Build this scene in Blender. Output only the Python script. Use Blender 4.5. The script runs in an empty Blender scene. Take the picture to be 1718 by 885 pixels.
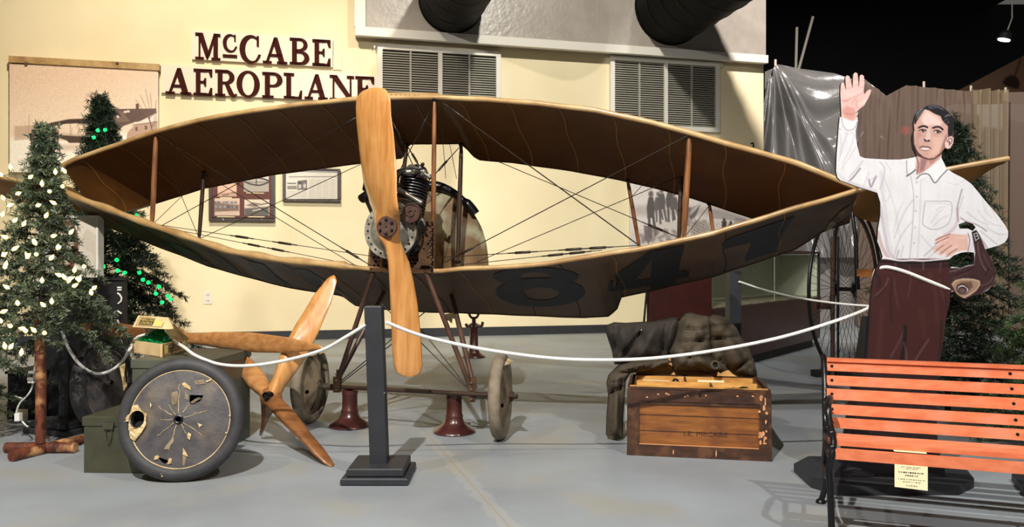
import bpy, math, random
import numpy as np
from mathutils import Vector, Matrix
from mathutils.geometry import delaunay_2d_cdt
PI = math.pi
scn = bpy.context.scene
# ---------------------------------------------------------------- camera, world, lights, exposure
H = 1.05; F = 1290.0; CX = 859.0; CY = 442.5
cam = bpy.data.objects.new('camera', bpy.data.cameras.new('camera'))
scn.collection.objects.link(cam); scn.camera = cam
cam.location = (0, 0, H); cam.rotation_euler = (PI/2, 0, 0)
cam.data.sensor_width = 36; cam.data.lens = F/1718*36; cam.data.clip_end = 200
w = bpy.data.worlds.new('hall_air'); scn.world = w; w.use_nodes = True
w.node_tree.nodes['Background'].inputs[0].default_value = (1.0, .95, .88, 1)
w.node_tree.nodes['Background'].inputs[1].default_value = .095
def lamp(name, kind, loc, target, energy, col, size=.3, spot=100, blend=.5):
    d = bpy.data.lights.new(name, kind); d.energy = energy; d.color = col
    if kind == 'AREA': d.shape = 'DISK'; d.size = size
    else: d.shadow_soft_size = size
    if kind == 'SPOT': d.spot_size = math.radians(spot); d.spot_blend = blend
    o = bpy.data.objects.new(name, d); scn.collection.objects.link(o); o.location = loc
    o.rotation_euler = (Vector(target)-Vector(loc)).to_track_quat('-Z', 'Y').to_euler()
    return o
WARM = (1, .90, .76); NEUT = (1, .96, .92)
lamp('track_spotlight', 'SPOT', (-1.2, -.7, 5.2), (-.6, 4.4, .4), 2250, NEUT, .05, 95, .7)
lamp('track_spotlight', 'SPOT', (2.6, .4, 5.2), (1.2, 4.2, .4), 680, NEUT, .05, 95, .7)
lamp('track_spotlight', 'SPOT', (-3.4, .8, 5.2), (-2.0, 4.6, .4), 400, WARM, .05, 95, .7)
lamp('wall_washer', 'SPOT', (-2.6, 5.2, 7.0), (-4.4, 10.6, 2.0), 2050, (1, .88, .72), .12, 80, .9)
lamp('wall_washer', 'SPOT', (1.2, 5.6, 7.0), (.6, 12.0, 1.6), 1500, (1, .96, .86), .12, 80, .9)
lamp('added_drape_light', 'SPOT', (3.4, 6.2, 6.6), (5.6, 12.6, 2.8), 3000, (1, .93, .88), .1, 75, .9)  # lamp added to brighten the drapes on the right
scn.view_settings.view_transform = 'Standard'; scn.view_settings.look = 'None'
scn.view_settings.gamma = 1; scn.view_settings.use_curve_mapping = False
scn.view_settings.exposure = 0.0

# ---------------------------------------------------------------- helpers
random.seed(7); rng = np.random.default_rng(7)
def P(px, py, Y): return Vector(((px-CX)/F*Y, Y, H+(CY-py)/F*Y))
def G(px, py):
    Y = H*F/(py-CY); return Vector(((px-CX)/F*Y, Y, 0))
def Z(py, Y): return H+(CY-py)/F*Y
def lin(c): c = c/255; return c/12.92 if c <= .04045 else ((c+.055)/1.055)**2.4
def rgb(r, g, b): return (lin(r), lin(g), lin(b), 1)
def interp(tab, x):
    xs = [a for a, _ in tab]; return float(np.interp(x, xs, [b for _, b in tab]))
_m = {}
def mat(name, c1, c2=None, rough=.6, metal=0, scale=8, stretch=(1, 1, 1), bump=0, bscale=None, coat=0, lo=.35, hi=.65, detail=4, trans=0, alpha=1, c3=None, s3=2, spec=None):
    if name in _m: return _m[name]
    m = bpy.data.materials.new(name); m.use_nodes = True; n = m.node_tree.nodes; l = m.node_tree.links
    b = n['Principled BSDF']; b.inputs['Roughness'].default_value = rough; b.inputs['Metallic'].default_value = metal
    b.inputs['Base Color'].default_value = c1
    if spec is not None: b.inputs['Specular IOR Level'].default_value = spec
    if coat: b.inputs['Coat Weight'].default_value = coat; b.inputs['Coat Roughness'].default_value = .12
    if alpha < 1: b.inputs['Alpha'].default_value = alpha
    tc = n.new('ShaderNodeTexCoord'); mp = n.new('ShaderNodeMapping'); mp.inputs['Scale'].default_value = stretch
    l.new(tc.outputs['Object'], mp.inputs[0])
    col = None
    if c2:
        t = n.new('ShaderNodeTexNoise'); t.inputs['Scale'].default_value = scale; t.inputs['Detail'].default_value = detail
        l.new(mp.outputs[0], t.inputs['Vector'])
        r = n.new('ShaderNodeValToRGB'); r.color_ramp.elements[0].position = lo; r.color_ramp.elements[1].position = hi
        r.color_ramp.elements[0].color = c1; r.color_ramp.elements[1].color = c2
        l.new(t.outputs['Fac'], r.inputs[0]); col = r.outputs[0]
        if c3:
            t3 = n.new('ShaderNodeTexNoise'); t3.inputs['Scale'].default_value = s3; t3.inputs['Detail'].default_value = 5
            l.new(tc.outputs['Object'], t3.inputs['Vector'])
            r3 = n.new('ShaderNodeValToRGB'); r3.color_ramp.elements[0].position = .52; r3.color_ramp.elements[1].position = .66
            l.new(t3.outputs['Fac'], r3.inputs[0])
            mx = n.new('ShaderNodeMix'); mx.data_type = 'RGBA'; l.new(r3.outputs[0], mx.inputs[0]); l.new(col, mx.inputs[6]); mx.inputs[7].default_value = c3
            col = mx.outputs[2]
        l.new(col, b.inputs['Base Color'])
    if bump:
        t2 = n.new('ShaderNodeTexNoise'); t2.inputs['Scale'].default_value = bscale or scale*4; t2.inputs['Detail'].default_value = 5
        l.new(mp.outputs[0], t2.inputs['Vector'])
        bp = n.new('ShaderNodeBump'); bp.inputs['Strength'].default_value = bump; bp.inputs['Distance'].default_value = .01
        l.new(t2.outputs['Fac'], bp.inputs['Height']); l.new(bp.outputs[0], b.inputs['Normal'])
    if trans:
        out = n['Material Output']; tr = n.new('ShaderNodeBsdfTranslucent'); mx = n.new('ShaderNodeMixShader'); mx.inputs[0].default_value = trans
        if col: l.new(col, tr.inputs[0])
        else: tr.inputs[0].default_value = c1
        l.new(b.outputs[0], mx.inputs[1]); l.new(tr.outputs[0], mx.inputs[2]); l.new(mx.outputs[0], out.inputs[0])
    _m[name] = m; return m
def glow(name, c, s):
    m = mat(name, c); b = m.node_tree.nodes['Principled BSDF']
    b.inputs['Emission Color'].default_value = c; b.inputs['Emission Strength'].default_value = s; return m
def paintmat(name, rough=.55):
    m = mat(name, (1, 1, 1, 1), rough=rough); n = m.node_tree.nodes
    if 'Color Attribute' not in n:
        a = n.new('ShaderNodeVertexColor'); a.layer_name = 'Col'
        m.node_tree.links.new(a.outputs[0], n['Principled BSDF'].inputs['Base Color'])
    return m
def origin(o):
    v = Vector((0, 0, 0))
    while o is not None: v = v+o.location; o = o.parent
    return v
def link(o, parent=None, kind=None):
    scn.collection.objects.link(o)
    if parent is not None: o.parent = parent
    if kind: o['kind'] = kind
    return o
def tag(o, label, cat, group=None):
    o['label'] = label; o['category'] = cat
    if group: o['group'] = group
    return o
def thing(name, label, cat, loc=(0, 0, 0), group=None):
    o = bpy.data.objects.new(name, None); o.empty_display_size = .1; o.location = loc
    scn.collection.objects.link(o); return tag(o, label, cat, group)
class MB:
    def __init__(s): s.v = []; s.f = []
    def add(s, vs, fs):
        b = len(s.v); s.v += [Vector(q) for q in vs]; s.f += [tuple(i+b for i in f) for f in fs]; return s
    def box(s, c, d, R=None):
        c = Vector(c); vs = []
        for x in (-.5, .5):
            for y in (-.5, .5):
                for z in (-.5, .5):
                    q = Vector((x*d[0], y*d[1], z*d[2])); vs.append(c+(R @ q if R else q))
        return s.add(vs, [(0, 1, 3, 2), (4, 6, 7, 5), (0, 4, 5, 1), (2, 3, 7, 6), (0, 2, 6, 4), (1, 5, 7, 3)])
    def hexa(s, b, t):  # bottom quad, top quad (same winding)
        n = len(b); fs = [tuple(range(n))[::-1], tuple(range(n, 2*n))]
        for i in range(n): j = (i+1) % n; fs.append((i, j, n+j, n+i))
        return s.add(list(b)+list(t), fs)
    def tube(s, pts, r, n=10, cap=True, flat=1, up=None):
        pts = [Vector(p) for p in pts]; m = len(pts); rs = r if isinstance(r, (list, tuple)) else [r]*m
        vs = []; fs = []; T0 = None
        for i, p in enumerate(pts):
            d = (pts[min(i+1, m-1)]-pts[max(i-1, 0)]).normalized()
            if T0 is None:
                a = Vector(up) if up else (Vector((0, 0, 1)) if abs(d.z) < .9 else Vector((1, 0, 0)))
                N = (a-d*a.dot(d)).normalized()
            else: N = (T0-d*T0.dot(d)).normalized()
            T0 = N; B = d.cross(N)
            for k in range(n):
                a = 2*PI*k/n; vs.append(p+rs[i]*(math.cos(a)*N*flat+math.sin(a)*B))
        for i in range(m-1):
            for k in range(n): fs.append((i*n+k, i*n+(k+1) % n, (i+1)*n+(k+1) % n, (i+1)*n+k))
        if cap: fs.append(tuple(range(n))[::-1]); fs.append(tuple(range((m-1)*n, m*n)))
        return s.add(vs, fs)
    def lathe(s, prof, c, axis=(0, 0, 1), n=24, cap=True):
        ax = Vector(axis).normalized(); a = Vector((0, 0, 1)) if abs(ax.z) < .9 else Vector((1, 0, 0))
        N = (a-ax*a.dot(ax)).normalized(); B = ax.cross(N); c = Vector(c); vs = []; fs = []
        for (r, h) in prof:
            for k in range(n):
                t = 2*PI*k/n; vs.append(c+ax*h+max(r, 1e-4)*(math.cos(t)*N+math.sin(t)*B))
        m = len(prof)
        for i in range(m-1):
            for k in range(n): fs.append((i*n+k, i*n+(k+1) % n, (i+1)*n+(k+1) % n, (i+1)*n+k))
        if cap: fs.append(tuple(range(n))[::-1]); fs.append(tuple(range((m-1)*n, m*n)))
        return s.add(vs, fs)
    def torus(s, c, ax, R, r, n=48, k=12, e=1, R2=None):
        ax = Vector(ax).normalized(); a = Vector((0, 0, 1)) if abs(ax.z) < .9 else Vector((1, 0, 0))
        N = (a-ax*a.dot(ax)).normalized(); B = ax.cross(N); c = Vector(c); vs = []; fs = []
        for i in range(n):
            t = 2*PI*i/n; d = math.cos(t)*N+math.sin(t)*B
            for j in range(k):
                u = 2*PI*j/k; vs.append(c+d*(R+r*math.cos(u))+ax*(r*e*math.sin(u)))
        for i in range(n):
            for j in range(k): fs.append((i*k+j, ((i+1) % n)*k+j, ((i+1) % n)*k+(j+1) % k, i*k+(j+1) % k))
        return s.add(vs, fs)
    def sphere(s, c, r, n=12, sc=(1, 1, 1)):
        c = Vector(c); vs = []; fs = []; m = n//2+1
        for i in range(m):
            t = PI*i/(m-1)
            for k in range(n):
                a = 2*PI*k/n; q = Vector((math.sin(t)*math.cos(a)*sc[0], math.sin(t)*math.sin(a)*sc[1], math.cos(t)*sc[2])); vs.append(c+q*r)
        for i in range(m-1):
            for k in range(n): fs.append((i*n+k, (i+1)*n+k, (i+1)*n+(k+1) % n, i*n+(k+1) % n))
        return s.add(vs, fs)
    def grid(s, fn, nu, nv, closed_u=False):
        vs = [fn(i/(nu-1) if not closed_u else i/nu, j/(nv-1)) for i in range(nu) for j in range(nv)]; fs = []
        for i in range(nu if closed_u else nu-1):
            for j in range(nv-1):
                a = i*nv+j; b = ((i+1) % nu)*nv+j; fs.append((a, b, b+1, a+1))
        return s.add(vs, fs)
    def cdt(s, loops, fn, thick=None, extra=(), step=None, double=False):
        """filled outline (even-odd, 2-D loops) mapped by fn(x, y) to 3-D; thick = offset vector for a prism"""
        V = []; E = []
        for lp in loops:
            b = len(V); pts = []
            for i in range(len(lp)):
                p = Vector(lp[i]); q = Vector(lp[(i+1) % len(lp)]); k = max(1, int((q-p).length/step)) if step else 1
                pts += [p+(q-p)*j/k for j in range(k)]
            V += pts; m = len(pts); E += [(b+i, b+(i+1) % m) for i in range(m)]
        arr = [np.array([tuple(p) for p in lp], float) for lp in loops]
        if step:
            A = np.concatenate(arr); x0, y0 = A.min(0); x1, y1 = A.max(0)
            gx, gy = np.meshgrid(np.arange(x0, x1, step), np.arange(y0, y1, step)); Q = np.stack([gx.ravel(), gy.ravel()], 1)
            ins = inside(Q, arr); V += [Vector(q) for q in Q[ins]]
        ov, oe, of, *_ = delaunay_2d_cdt(V, E, [], 0, 1e-6)
        C = np.array([[sum(ov[i].x for i in f)/len(f), sum(ov[i].y for i in f)/len(f)] for f in of])
        keep = inside(C, arr); fs = [tuple(f) for f, k in zip(of, keep) if k]
        vs = [Vector(fn(p.x, p.y)) for p in ov]
        if thick is None: return s.add(vs, fs)
        t = Vector(thick); n = len(vs); cnt = {}
        for f in fs:
            for i in range(len(f)): a, b = f[i], f[(i+1) % len(f)]; cnt[(a, b)] = 1
        side = [(b, a, a+n, b+n) for (a, b) in cnt if (b, a) not in cnt]
        return s.add(vs+[v+t for v in vs], fs+[tuple(i+n for i in f[::-1]) for f in fs]+side)
    def build(s, name, m, parent=None, smooth=False, kind=None, label=None, loc=None):
        off = origin(parent) if parent is not None else Vector((0, 0, 0)); L = Vector((0, 0, 0))
        if loc is not None:
            if loc == 'base':
                a = np.array([tuple(v) for v in s.v]); L = Vector(((a[:, 0].min()+a[:, 0].max())/2, (a[:, 1].min()+a[:, 1].max())/2, a[:, 2].min()))-off
            else: L = Vector(loc)-off
        me = bpy.data.meshes.new(name); me.from_pydata([v-off-L for v in s.v], [], s.f); me.materials.append(m)
        if smooth: me.polygons.foreach_set('use_smooth', [True]*len(me.polygons)); 
        o = bpy.data.objects.new(name, me); o.location = L; link(o, parent, kind)
        if smooth and smooth != 'all':
            try: me.set_sharp_from_angle(angle=math.radians(40))
            except Exception: pass
        if label: o['label'] = label
        return o
def inside(Q, loops):
    r = np.zeros(len(Q), bool); x = Q[:, 0]; y = Q[:, 1]
    for lp in loops:
        n = len(lp)
        for i in range(n):
            x0, y0 = lp[i]; x1, y1 = lp[(i+1) % n]
            if y0 == y1: continue
            c = ((y0 > y) != (y1 > y)) & (x < (x1-x0)*(y-y0)/(y1-y0)+x0); r ^= c
    return r
def bezier(p, q, r_, n=12): return [(1-t)**2*Vector(p)+2*t*(1-t)*Vector(q)+t*t*Vector(r_) for t in [i/n for i in range(n+1)]]
def smooth_path(pts, k=6):
    pts = [Vector(p) for p in pts]; out = []
    for i in range(len(pts)-1):
        p0 = pts[max(i-1, 0)]; p1 = pts[i]; p2 = pts[i+1]; p3 = pts[min(i+2, len(pts)-1)]
        for j in range(k):
            t = j/k; out.append(.5*((2*p1)+(p2-p0)*t+(2*p0-5*p1+4*p2-p3)*t*t+(3*p1-p0-3*p2+p3)*t**3))
    out.append(pts[-1]); return out
def copy_to(src, loc, parent=None, label=None, rot=None):
    o = src.copy(); scn.collection.objects.link(o)
    if parent is not None: o.parent = parent
    o.location = loc
    if rot is not None: o.rotation_euler = rot
    if label: o['label'] = label
    return o
# vertex-colour painting of flat pictures
class Paint:
    def __init__(s, Q, base): s.Q = Q; s.C = np.tile(np.array(base, float), (len(Q), 1))
    def mix(s, a, c, idx=None):
        c = np.array(c, float)
        if idx is None: s.C += a[:, None]*(c-s.C)
        else: s.C[idx] += a[:, None]*(c-s.C[idx])
    def poly(s, p, c, a=1, soft=0):
        lp = np.array(p, float); x0, y0 = lp.min(0)-3*soft-1; x1, y1 = lp.max(0)+3*soft+1
        idx = np.where((s.Q[:, 0] > x0) & (s.Q[:, 0] < x1) & (s.Q[:, 1] > y0) & (s.Q[:, 1] < y1))[0]
        if not len(idx): return
        q = s.Q[idx]; ins = inside(q, [lp])
        if soft:
            d = s.dist(q, lp, True); sd = np.where(ins, d, -d); al = np.clip(.5+sd/(2*soft), 0, 1)*a
        else: al = ins*float(a)
        s.mix(al, c, idx)
    def dist(s, q, lp, closed):
        d = np.full(len(q), 1e9); n = len(lp)
        for i in range(n if closed else n-1):
            a = lp[i]; b = lp[(i+1) % n]; ab = b-a; t = np.clip(((q-a)@ab)/max(ab@ab, 1e-9), 0, 1)
            d = np.minimum(d, np.linalg.norm(q-(a+t[:, None]*ab), axis=1))
        return d
    def line(s, p, c, w=1, a=1, soft=.6):
        lp = np.array([tuple(v)[:2] for v in smooth_path([(x, y, 0) for x, y in p], 4)] if len(p) > 2 else p, float); m = w+2*soft+1
        x0, y0 = lp.min(0)-m; x1, y1 = lp.max(0)+m
        idx = np.where((s.Q[:, 0] > x0) & (s.Q[:, 0] < x1) & (s.Q[:, 1] > y0) & (s.Q[:, 1] < y1))[0]
        if not len(idx): return
        d = s.dist(s.Q[idx], lp, False); s.mix(np.clip((w/2+soft-d)/(2*soft), 0, 1)*a, c, idx)
    def ell(s, cx, cy, rx, ry, c, a=1, soft=.3, rot=0):
        dx = s.Q[:, 0]-cx; dy = s.Q[:, 1]-cy; k = math.cos(rot); n = math.sin(rot); u = (dx*k+dy*n)/rx; v = (-dx*n+dy*k)/ry
        s.mix(np.clip((1+soft-np.sqrt(u*u+v*v))/(2*soft), 0, 1)*a, c)
    def noise(s, k, amp, seed=0):
        r = np.random.default_rng(seed); n = np.zeros(len(s.Q))
        for i in range(6):
            d = r.normal(size=2)*k*(1+i*.6); n += np.sin(s.Q@d+r.uniform(0, 6.28))
        s.C *= (1+amp*n/6)[:, None]
    def grain(s, amp, seed=1): s.C *= (1+amp*np.random.default_rng(seed).normal(size=len(s.Q)))[:, None]
def painted(name, Q, faces, fn, P_, m, parent):
    """Q 2-D points, faces index array, fn maps array -> 3-D array"""
    off = np.array(origin(parent)) if parent is not None else np.zeros(3)
    V = fn(Q)-off; me = bpy.data.meshes.new(name)
    me.from_pydata(V.tolist(), [], faces.tolist() if isinstance(faces, np.ndarray) else faces); me.materials.append(m)
    a = me.color_attributes.new('Col', 'FLOAT_COLOR', 'POINT')
    C = np.clip(P_.C, 0, 255)/255; C = np.where(C <= .04045, C/12.92, ((C+.055)/1.055)**2.4)
    a.data.foreach_set('color', np.concatenate([C, np.ones((len(C), 1))], 1).astype(np.float32).ravel())
    o = bpy.data.objects.new(name, me); return link(o, parent)
def gridpts(x0, y0, x1, y1, step):
    nx = int((x1-x0)/step)+2; ny = int((y1-y0)/step)+2
    gx, gy = np.meshgrid(np.linspace(x0, x1, nx), np.linspace(y0, y1, ny)); Q = np.stack([gx.ravel(), gy.ravel()], 1)
    i = np.arange(nx-1)[None, :]+np.arange(ny-1)[:, None]*nx; i = i.ravel()
    return Q, np.stack([i, i+nx, i+nx+1, i+1], 1)
_tm = {}
def textpts(body, size=1.0):
    cu = bpy.data.curves.new('lettering', 'FONT'); cu.body = body; cu.size = size; cu.resolution_u = 3
    o = bpy.data.objects.new('lettering', cu); scn.collection.objects.link(o)
    dg = bpy.context.evaluated_depsgraph_get(); me = o.evaluated_get(dg).to_mesh()
    vs = [v.co.copy() for v in me.vertices]; fs = [tuple(p.vertices) for p in me.polygons]
    bpy.data.objects.remove(o); bpy.data.curves.remove(cu)
    xs = [v.x for v in vs]; ys = [v.y for v in vs]; x0, x1, y0, y1 = min(xs), max(xs), min(ys), max(ys)
    return [((v.x-x0)/(x1-x0), (v.y-y0)/(y1-y0)) for v in vs], fs
def text_on(mb, body, o, ux, uy):
    """lettering stretched to the parallelogram o + a*ux + b*uy"""
    vs, fs = textpts(body); o = Vector(o); ux = Vector(ux); uy = Vector(uy)
    mb.add([o+ux*a+uy*b for a, b in vs], fs)

# ---------------------------------------------------------------- materials
M = {}
M['wall'] = mat('cream_paint', rgb(238, 224, 186), rgb(231, 216, 176), rough=.8, scale=1.2, bump=.05, bscale=60)
M['white'] = mat('white_paint', rgb(225, 220, 208), rough=.5)
M['tan_rail'] = mat('varnished_spar', rgb(196, 164, 112), rgb(158, 122, 74), rough=.35, scale=6, stretch=(1, 1, 1), coat=.3)
M['canvas'] = mat('doped_canvas', rgb(112, 74, 32), rgb(92, 58, 24), rough=.42, scale=2.2, bump=.12, bscale=7, trans=.30, c3=rgb(124, 84, 38), s3=1.2)
M['canvas_tip_lit'] = mat('doped_canvas_tip_lit', rgb(184, 148, 98), rgb(158, 122, 76), rough=.45, scale=2.5, bump=.12, bscale=7, trans=.55)  # aileron canvas made lighter so its underside looks lit
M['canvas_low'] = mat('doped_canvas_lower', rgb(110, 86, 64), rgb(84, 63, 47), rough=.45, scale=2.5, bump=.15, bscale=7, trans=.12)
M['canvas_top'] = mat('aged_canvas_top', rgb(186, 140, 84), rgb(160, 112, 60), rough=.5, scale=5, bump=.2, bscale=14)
M['hump'] = mat('stained_canvas', rgb(128, 102, 66), rgb(92, 70, 42), rough=.65, scale=4, stretch=(2, 2, .6), bump=.3, bscale=10, c3=rgb(142, 138, 108), s3=5)
M['digit'] = mat('navy_dope', rgb(16, 18, 27), rgb(22, 22, 28), rough=.45, scale=4)
M['tape'] = mat('rib_tape', rgb(150, 108, 56), rough=.5)
M['tape_dark'] = mat('rib_seam', rgb(62, 42, 22), rough=.6)
M['strut'] = mat('brown_strut', rgb(150, 98, 56), rgb(92, 58, 34), rough=.35, scale=10, stretch=(3, 3, .5), coat=.4)
M['gear'] = mat('brown_gear_tube', rgb(92, 64, 50), rgb(66, 44, 35), rough=.4, scale=10, coat=.2)
M['dark_strut'] = mat('dark_strut', rgb(58, 42, 32), rough=.4)
M['wire'] = mat('bracing_wire', rgb(46, 38, 30), rough=.4, metal=.5)
M['prop'] = mat('propeller_wood', rgb(210, 154, 90), rgb(180, 118, 58), rough=.3, scale=5, stretch=(7, 7, .8), coat=.8, lo=.3, hi=.7, c3=rgb(214, 160, 98), s3=2.2)
M['prop_dark'] = mat('dark_propeller_wood', rgb(142, 94, 54), rgb(112, 70, 40), rough=.3, scale=5, stretch=(2, 5, 5), coat=.6)
M['prop_lay'] = mat('laid_propeller_wood', rgb(190, 138, 84), rgb(164, 110, 62), rough=.33, scale=4, stretch=(1, 9, 9), coat=.5)
M['iron'] = mat('black_iron', rgb(24, 24, 26), rough=.3, metal=.3, bump=.1, scale=20)
M['steel'] = mat('worn_steel', rgb(168, 162, 150), rgb(100, 94, 84), rough=.35, metal=.75, scale=14)
M['fin'] = mat('grey_cylinder_fin', rgb(92, 90, 88), rgb(58, 56, 55), rough=.35, metal=.5, scale=16)
M['cast'] = mat('cast_alloy', rgb(182, 178, 164), rgb(126, 120, 106), rough=.45, metal=.45, scale=18, bump=.2)
M['engine_black'] = mat('engine_black', rgb(40, 38, 37), rgb(26, 24, 24), rough=.32, metal=.5, scale=20)
M['rust'] = mat('rusty_plate', rgb(94, 68, 56), rgb(70, 46, 36), rough=.6, metal=.3, scale=30, bump=.2)
M['plate'] = mat('brown_bracket', rgb(92, 64, 38), rgb(60, 40, 24), rough=.5, metal=.3, scale=16, bump=.2)
M['hole'] = mat('dark_hole', rgb(10, 8, 6), rough=.9)
M['jack'] = mat('oxide_red_iron', rgb(78, 40, 36), rgb(58, 29, 26), rough=.28, scale=12, coat=.3, bump=.05)
M['rubber'] = mat('dusty_rubber', rgb(62, 61, 62), rgb(44, 44, 46), rough=.65, scale=9, bump=.15)
M['rubber_tan'] = mat('perished_rubber', rgb(140, 128, 108), rgb(110, 98, 80), rough=.75, scale=12, bump=.25)
M['disc'] = mat('blackened_fabric', rgb(84, 80, 80), rgb(66, 63, 65), rough=.6, scale=12, bump=.25, c3=rgb(104, 94, 80), s3=5)
M['disc_tan'] = mat('dirty_fabric_disc', rgb(146, 130, 104), rgb(104, 88, 66), rough=.7, scale=7, bump=.3, c3=rgb(78, 66, 52), s3=6)
M['torn'] = mat('torn_fabric', rgb(214, 192, 146), rgb(180, 152, 104), rough=.8, scale=20, bump=.3)
M['post'] = mat('charcoal_paint', rgb(42, 44, 48), rgb(36, 38, 42), rough=.55, scale=10, bump=.05)
M['rope'] = mat('white_rope', rgb(232, 230, 222), rough=.7, bump=.5, scale=30, bscale=240)
M['olive'] = mat('olive_metal', rgb(70, 70, 52), rgb(58, 58, 43), rough=.42, scale=6, bump=.04)
M['grey_green'] = mat('grey_green_metal', rgb(86, 90, 76), rgb(74, 77, 64), rough=.45, scale=6)
M['card'] = mat('buff_cardboard', rgb(226, 200, 150), rgb(212, 184, 132), rough=.75, scale=9)
M['ink'] = mat('black_ink', rgb(34, 26, 14), rough=.7)
M['label_yellow'] = mat('yellow_print', rgb(232, 204, 110), rough=.7)
M['shred'] = mat('green_shred', rgb(30, 190, 110), rgb(12, 120, 64), rough=.3, scale=60)
M['log'] = mat('peeled_log', rgb(112, 56, 30), rgb(70, 34, 20), rough=.6, scale=5, stretch=(4, 4, 1), bump=.5, bscale=20, c3=rgb(188, 140, 92), s3=8)
M['needle_light'] = mat('frosted_needles', rgb(92, 104, 78), rgb(46, 62, 44), rough=.5, scale=9, c3=rgb(118, 128, 96), s3=14)
M['needle_dark'] = mat('dark_needles', rgb(38, 56, 32), rgb(22, 36, 22), rough=.5, scale=8)
M['needle_mid'] = mat('green_needles', rgb(74, 98, 52), rgb(38, 58, 30), rough=.5, scale=8)
M['bark'] = mat('stem_wrap', rgb(50, 44, 30), rough=.8)
M['bulb_warm'] = glow('warm_bulb', rgb(255, 206, 110), 5.5)
M['bulb_green'] = glow('green_bulb', rgb(8, 200, 96), 2.2)
M['wirec'] = mat('green_flex', rgb(28, 60, 40), rough=.5)
M['chest'] = mat('chest_panel', rgb(166, 104, 44), rgb(104, 58, 24), rough=.42, scale=4, stretch=(1, 1, 9), bump=.1, coat=.2, lo=.3, hi=.75, c3=rgb(112, 64, 30), s3=5)
M['chest_dark'] = mat('chest_frame', rgb(74, 46, 30), rgb(52, 32, 22), rough=.45, scale=10, stretch=(1, 1, 2), bump=.15, c3=rgb(96, 62, 38), s3=12)
M['chest_in'] = mat('bare_pine', rgb(214, 164, 88), rgb(184, 128, 58), rough=.6, scale=6, stretch=(1, 6, 6), bump=.1)
M['paint_chip'] = mat('bare_wood_scuff', rgb(208, 150, 104), rough=.7)
M['cloth'] = mat('olive_work_cloth', rgb(76, 66, 50), rgb(62, 53, 40), rough=.85, scale=14, bump=.3, bscale=90)
M['cloth_dark'] = mat('dark_work_cloth', rgb(52, 46, 38), rgb(42, 37, 31), rough=.85, scale=14, bump=.3, bscale=90)
M['slat'] = mat('orange_stained_wood', rgb(218, 124, 84), rgb(202, 104, 64), rough=.38, scale=5, stretch=(1, 8, 8), coat=.25, bump=.05, c3=rgb(206, 128, 96), s3=7)
M['maroon'] = mat('maroon_veneer', rgb(60, 26, 22), rgb(50, 22, 19), rough=.3, scale=8)
M['black'] = mat('matt_black', rgb(18, 18, 19), rough=.6)
M['duct'] = mat('black_duct', rgb(5, 5, 6), rough=.6, bump=.1, scale=6, spec=.1)
M['paper'] = mat('aged_paper', rgb(230, 220, 178), rough=.8)
M['sign_board'] = mat('pinkish_sign_board', rgb(232, 216, 194), rough=.6)
M['letter'] = mat('oxblood_letter', rgb(58, 16, 10), rough=.85, spec=.2)
M['louvre'] = mat('grey_louvre', rgb(168, 164, 150), rough=.5)
M['frame_dark'] = mat('walnut_frame', rgb(48, 32, 24), rough=.4)
M['matboard'] = mat('maroon_matboard', rgb(92, 50, 42), rough=.7)
M['print'] = paintmat('photographic_print', .5)
M['figure'] = paintmat('painted_figure', .45)
M['soffit'] = mat('foil_insulation', rgb(172, 163, 152), rgb(160, 151, 140), rough=.33, scale=3, bump=.6, bscale=14)
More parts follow.
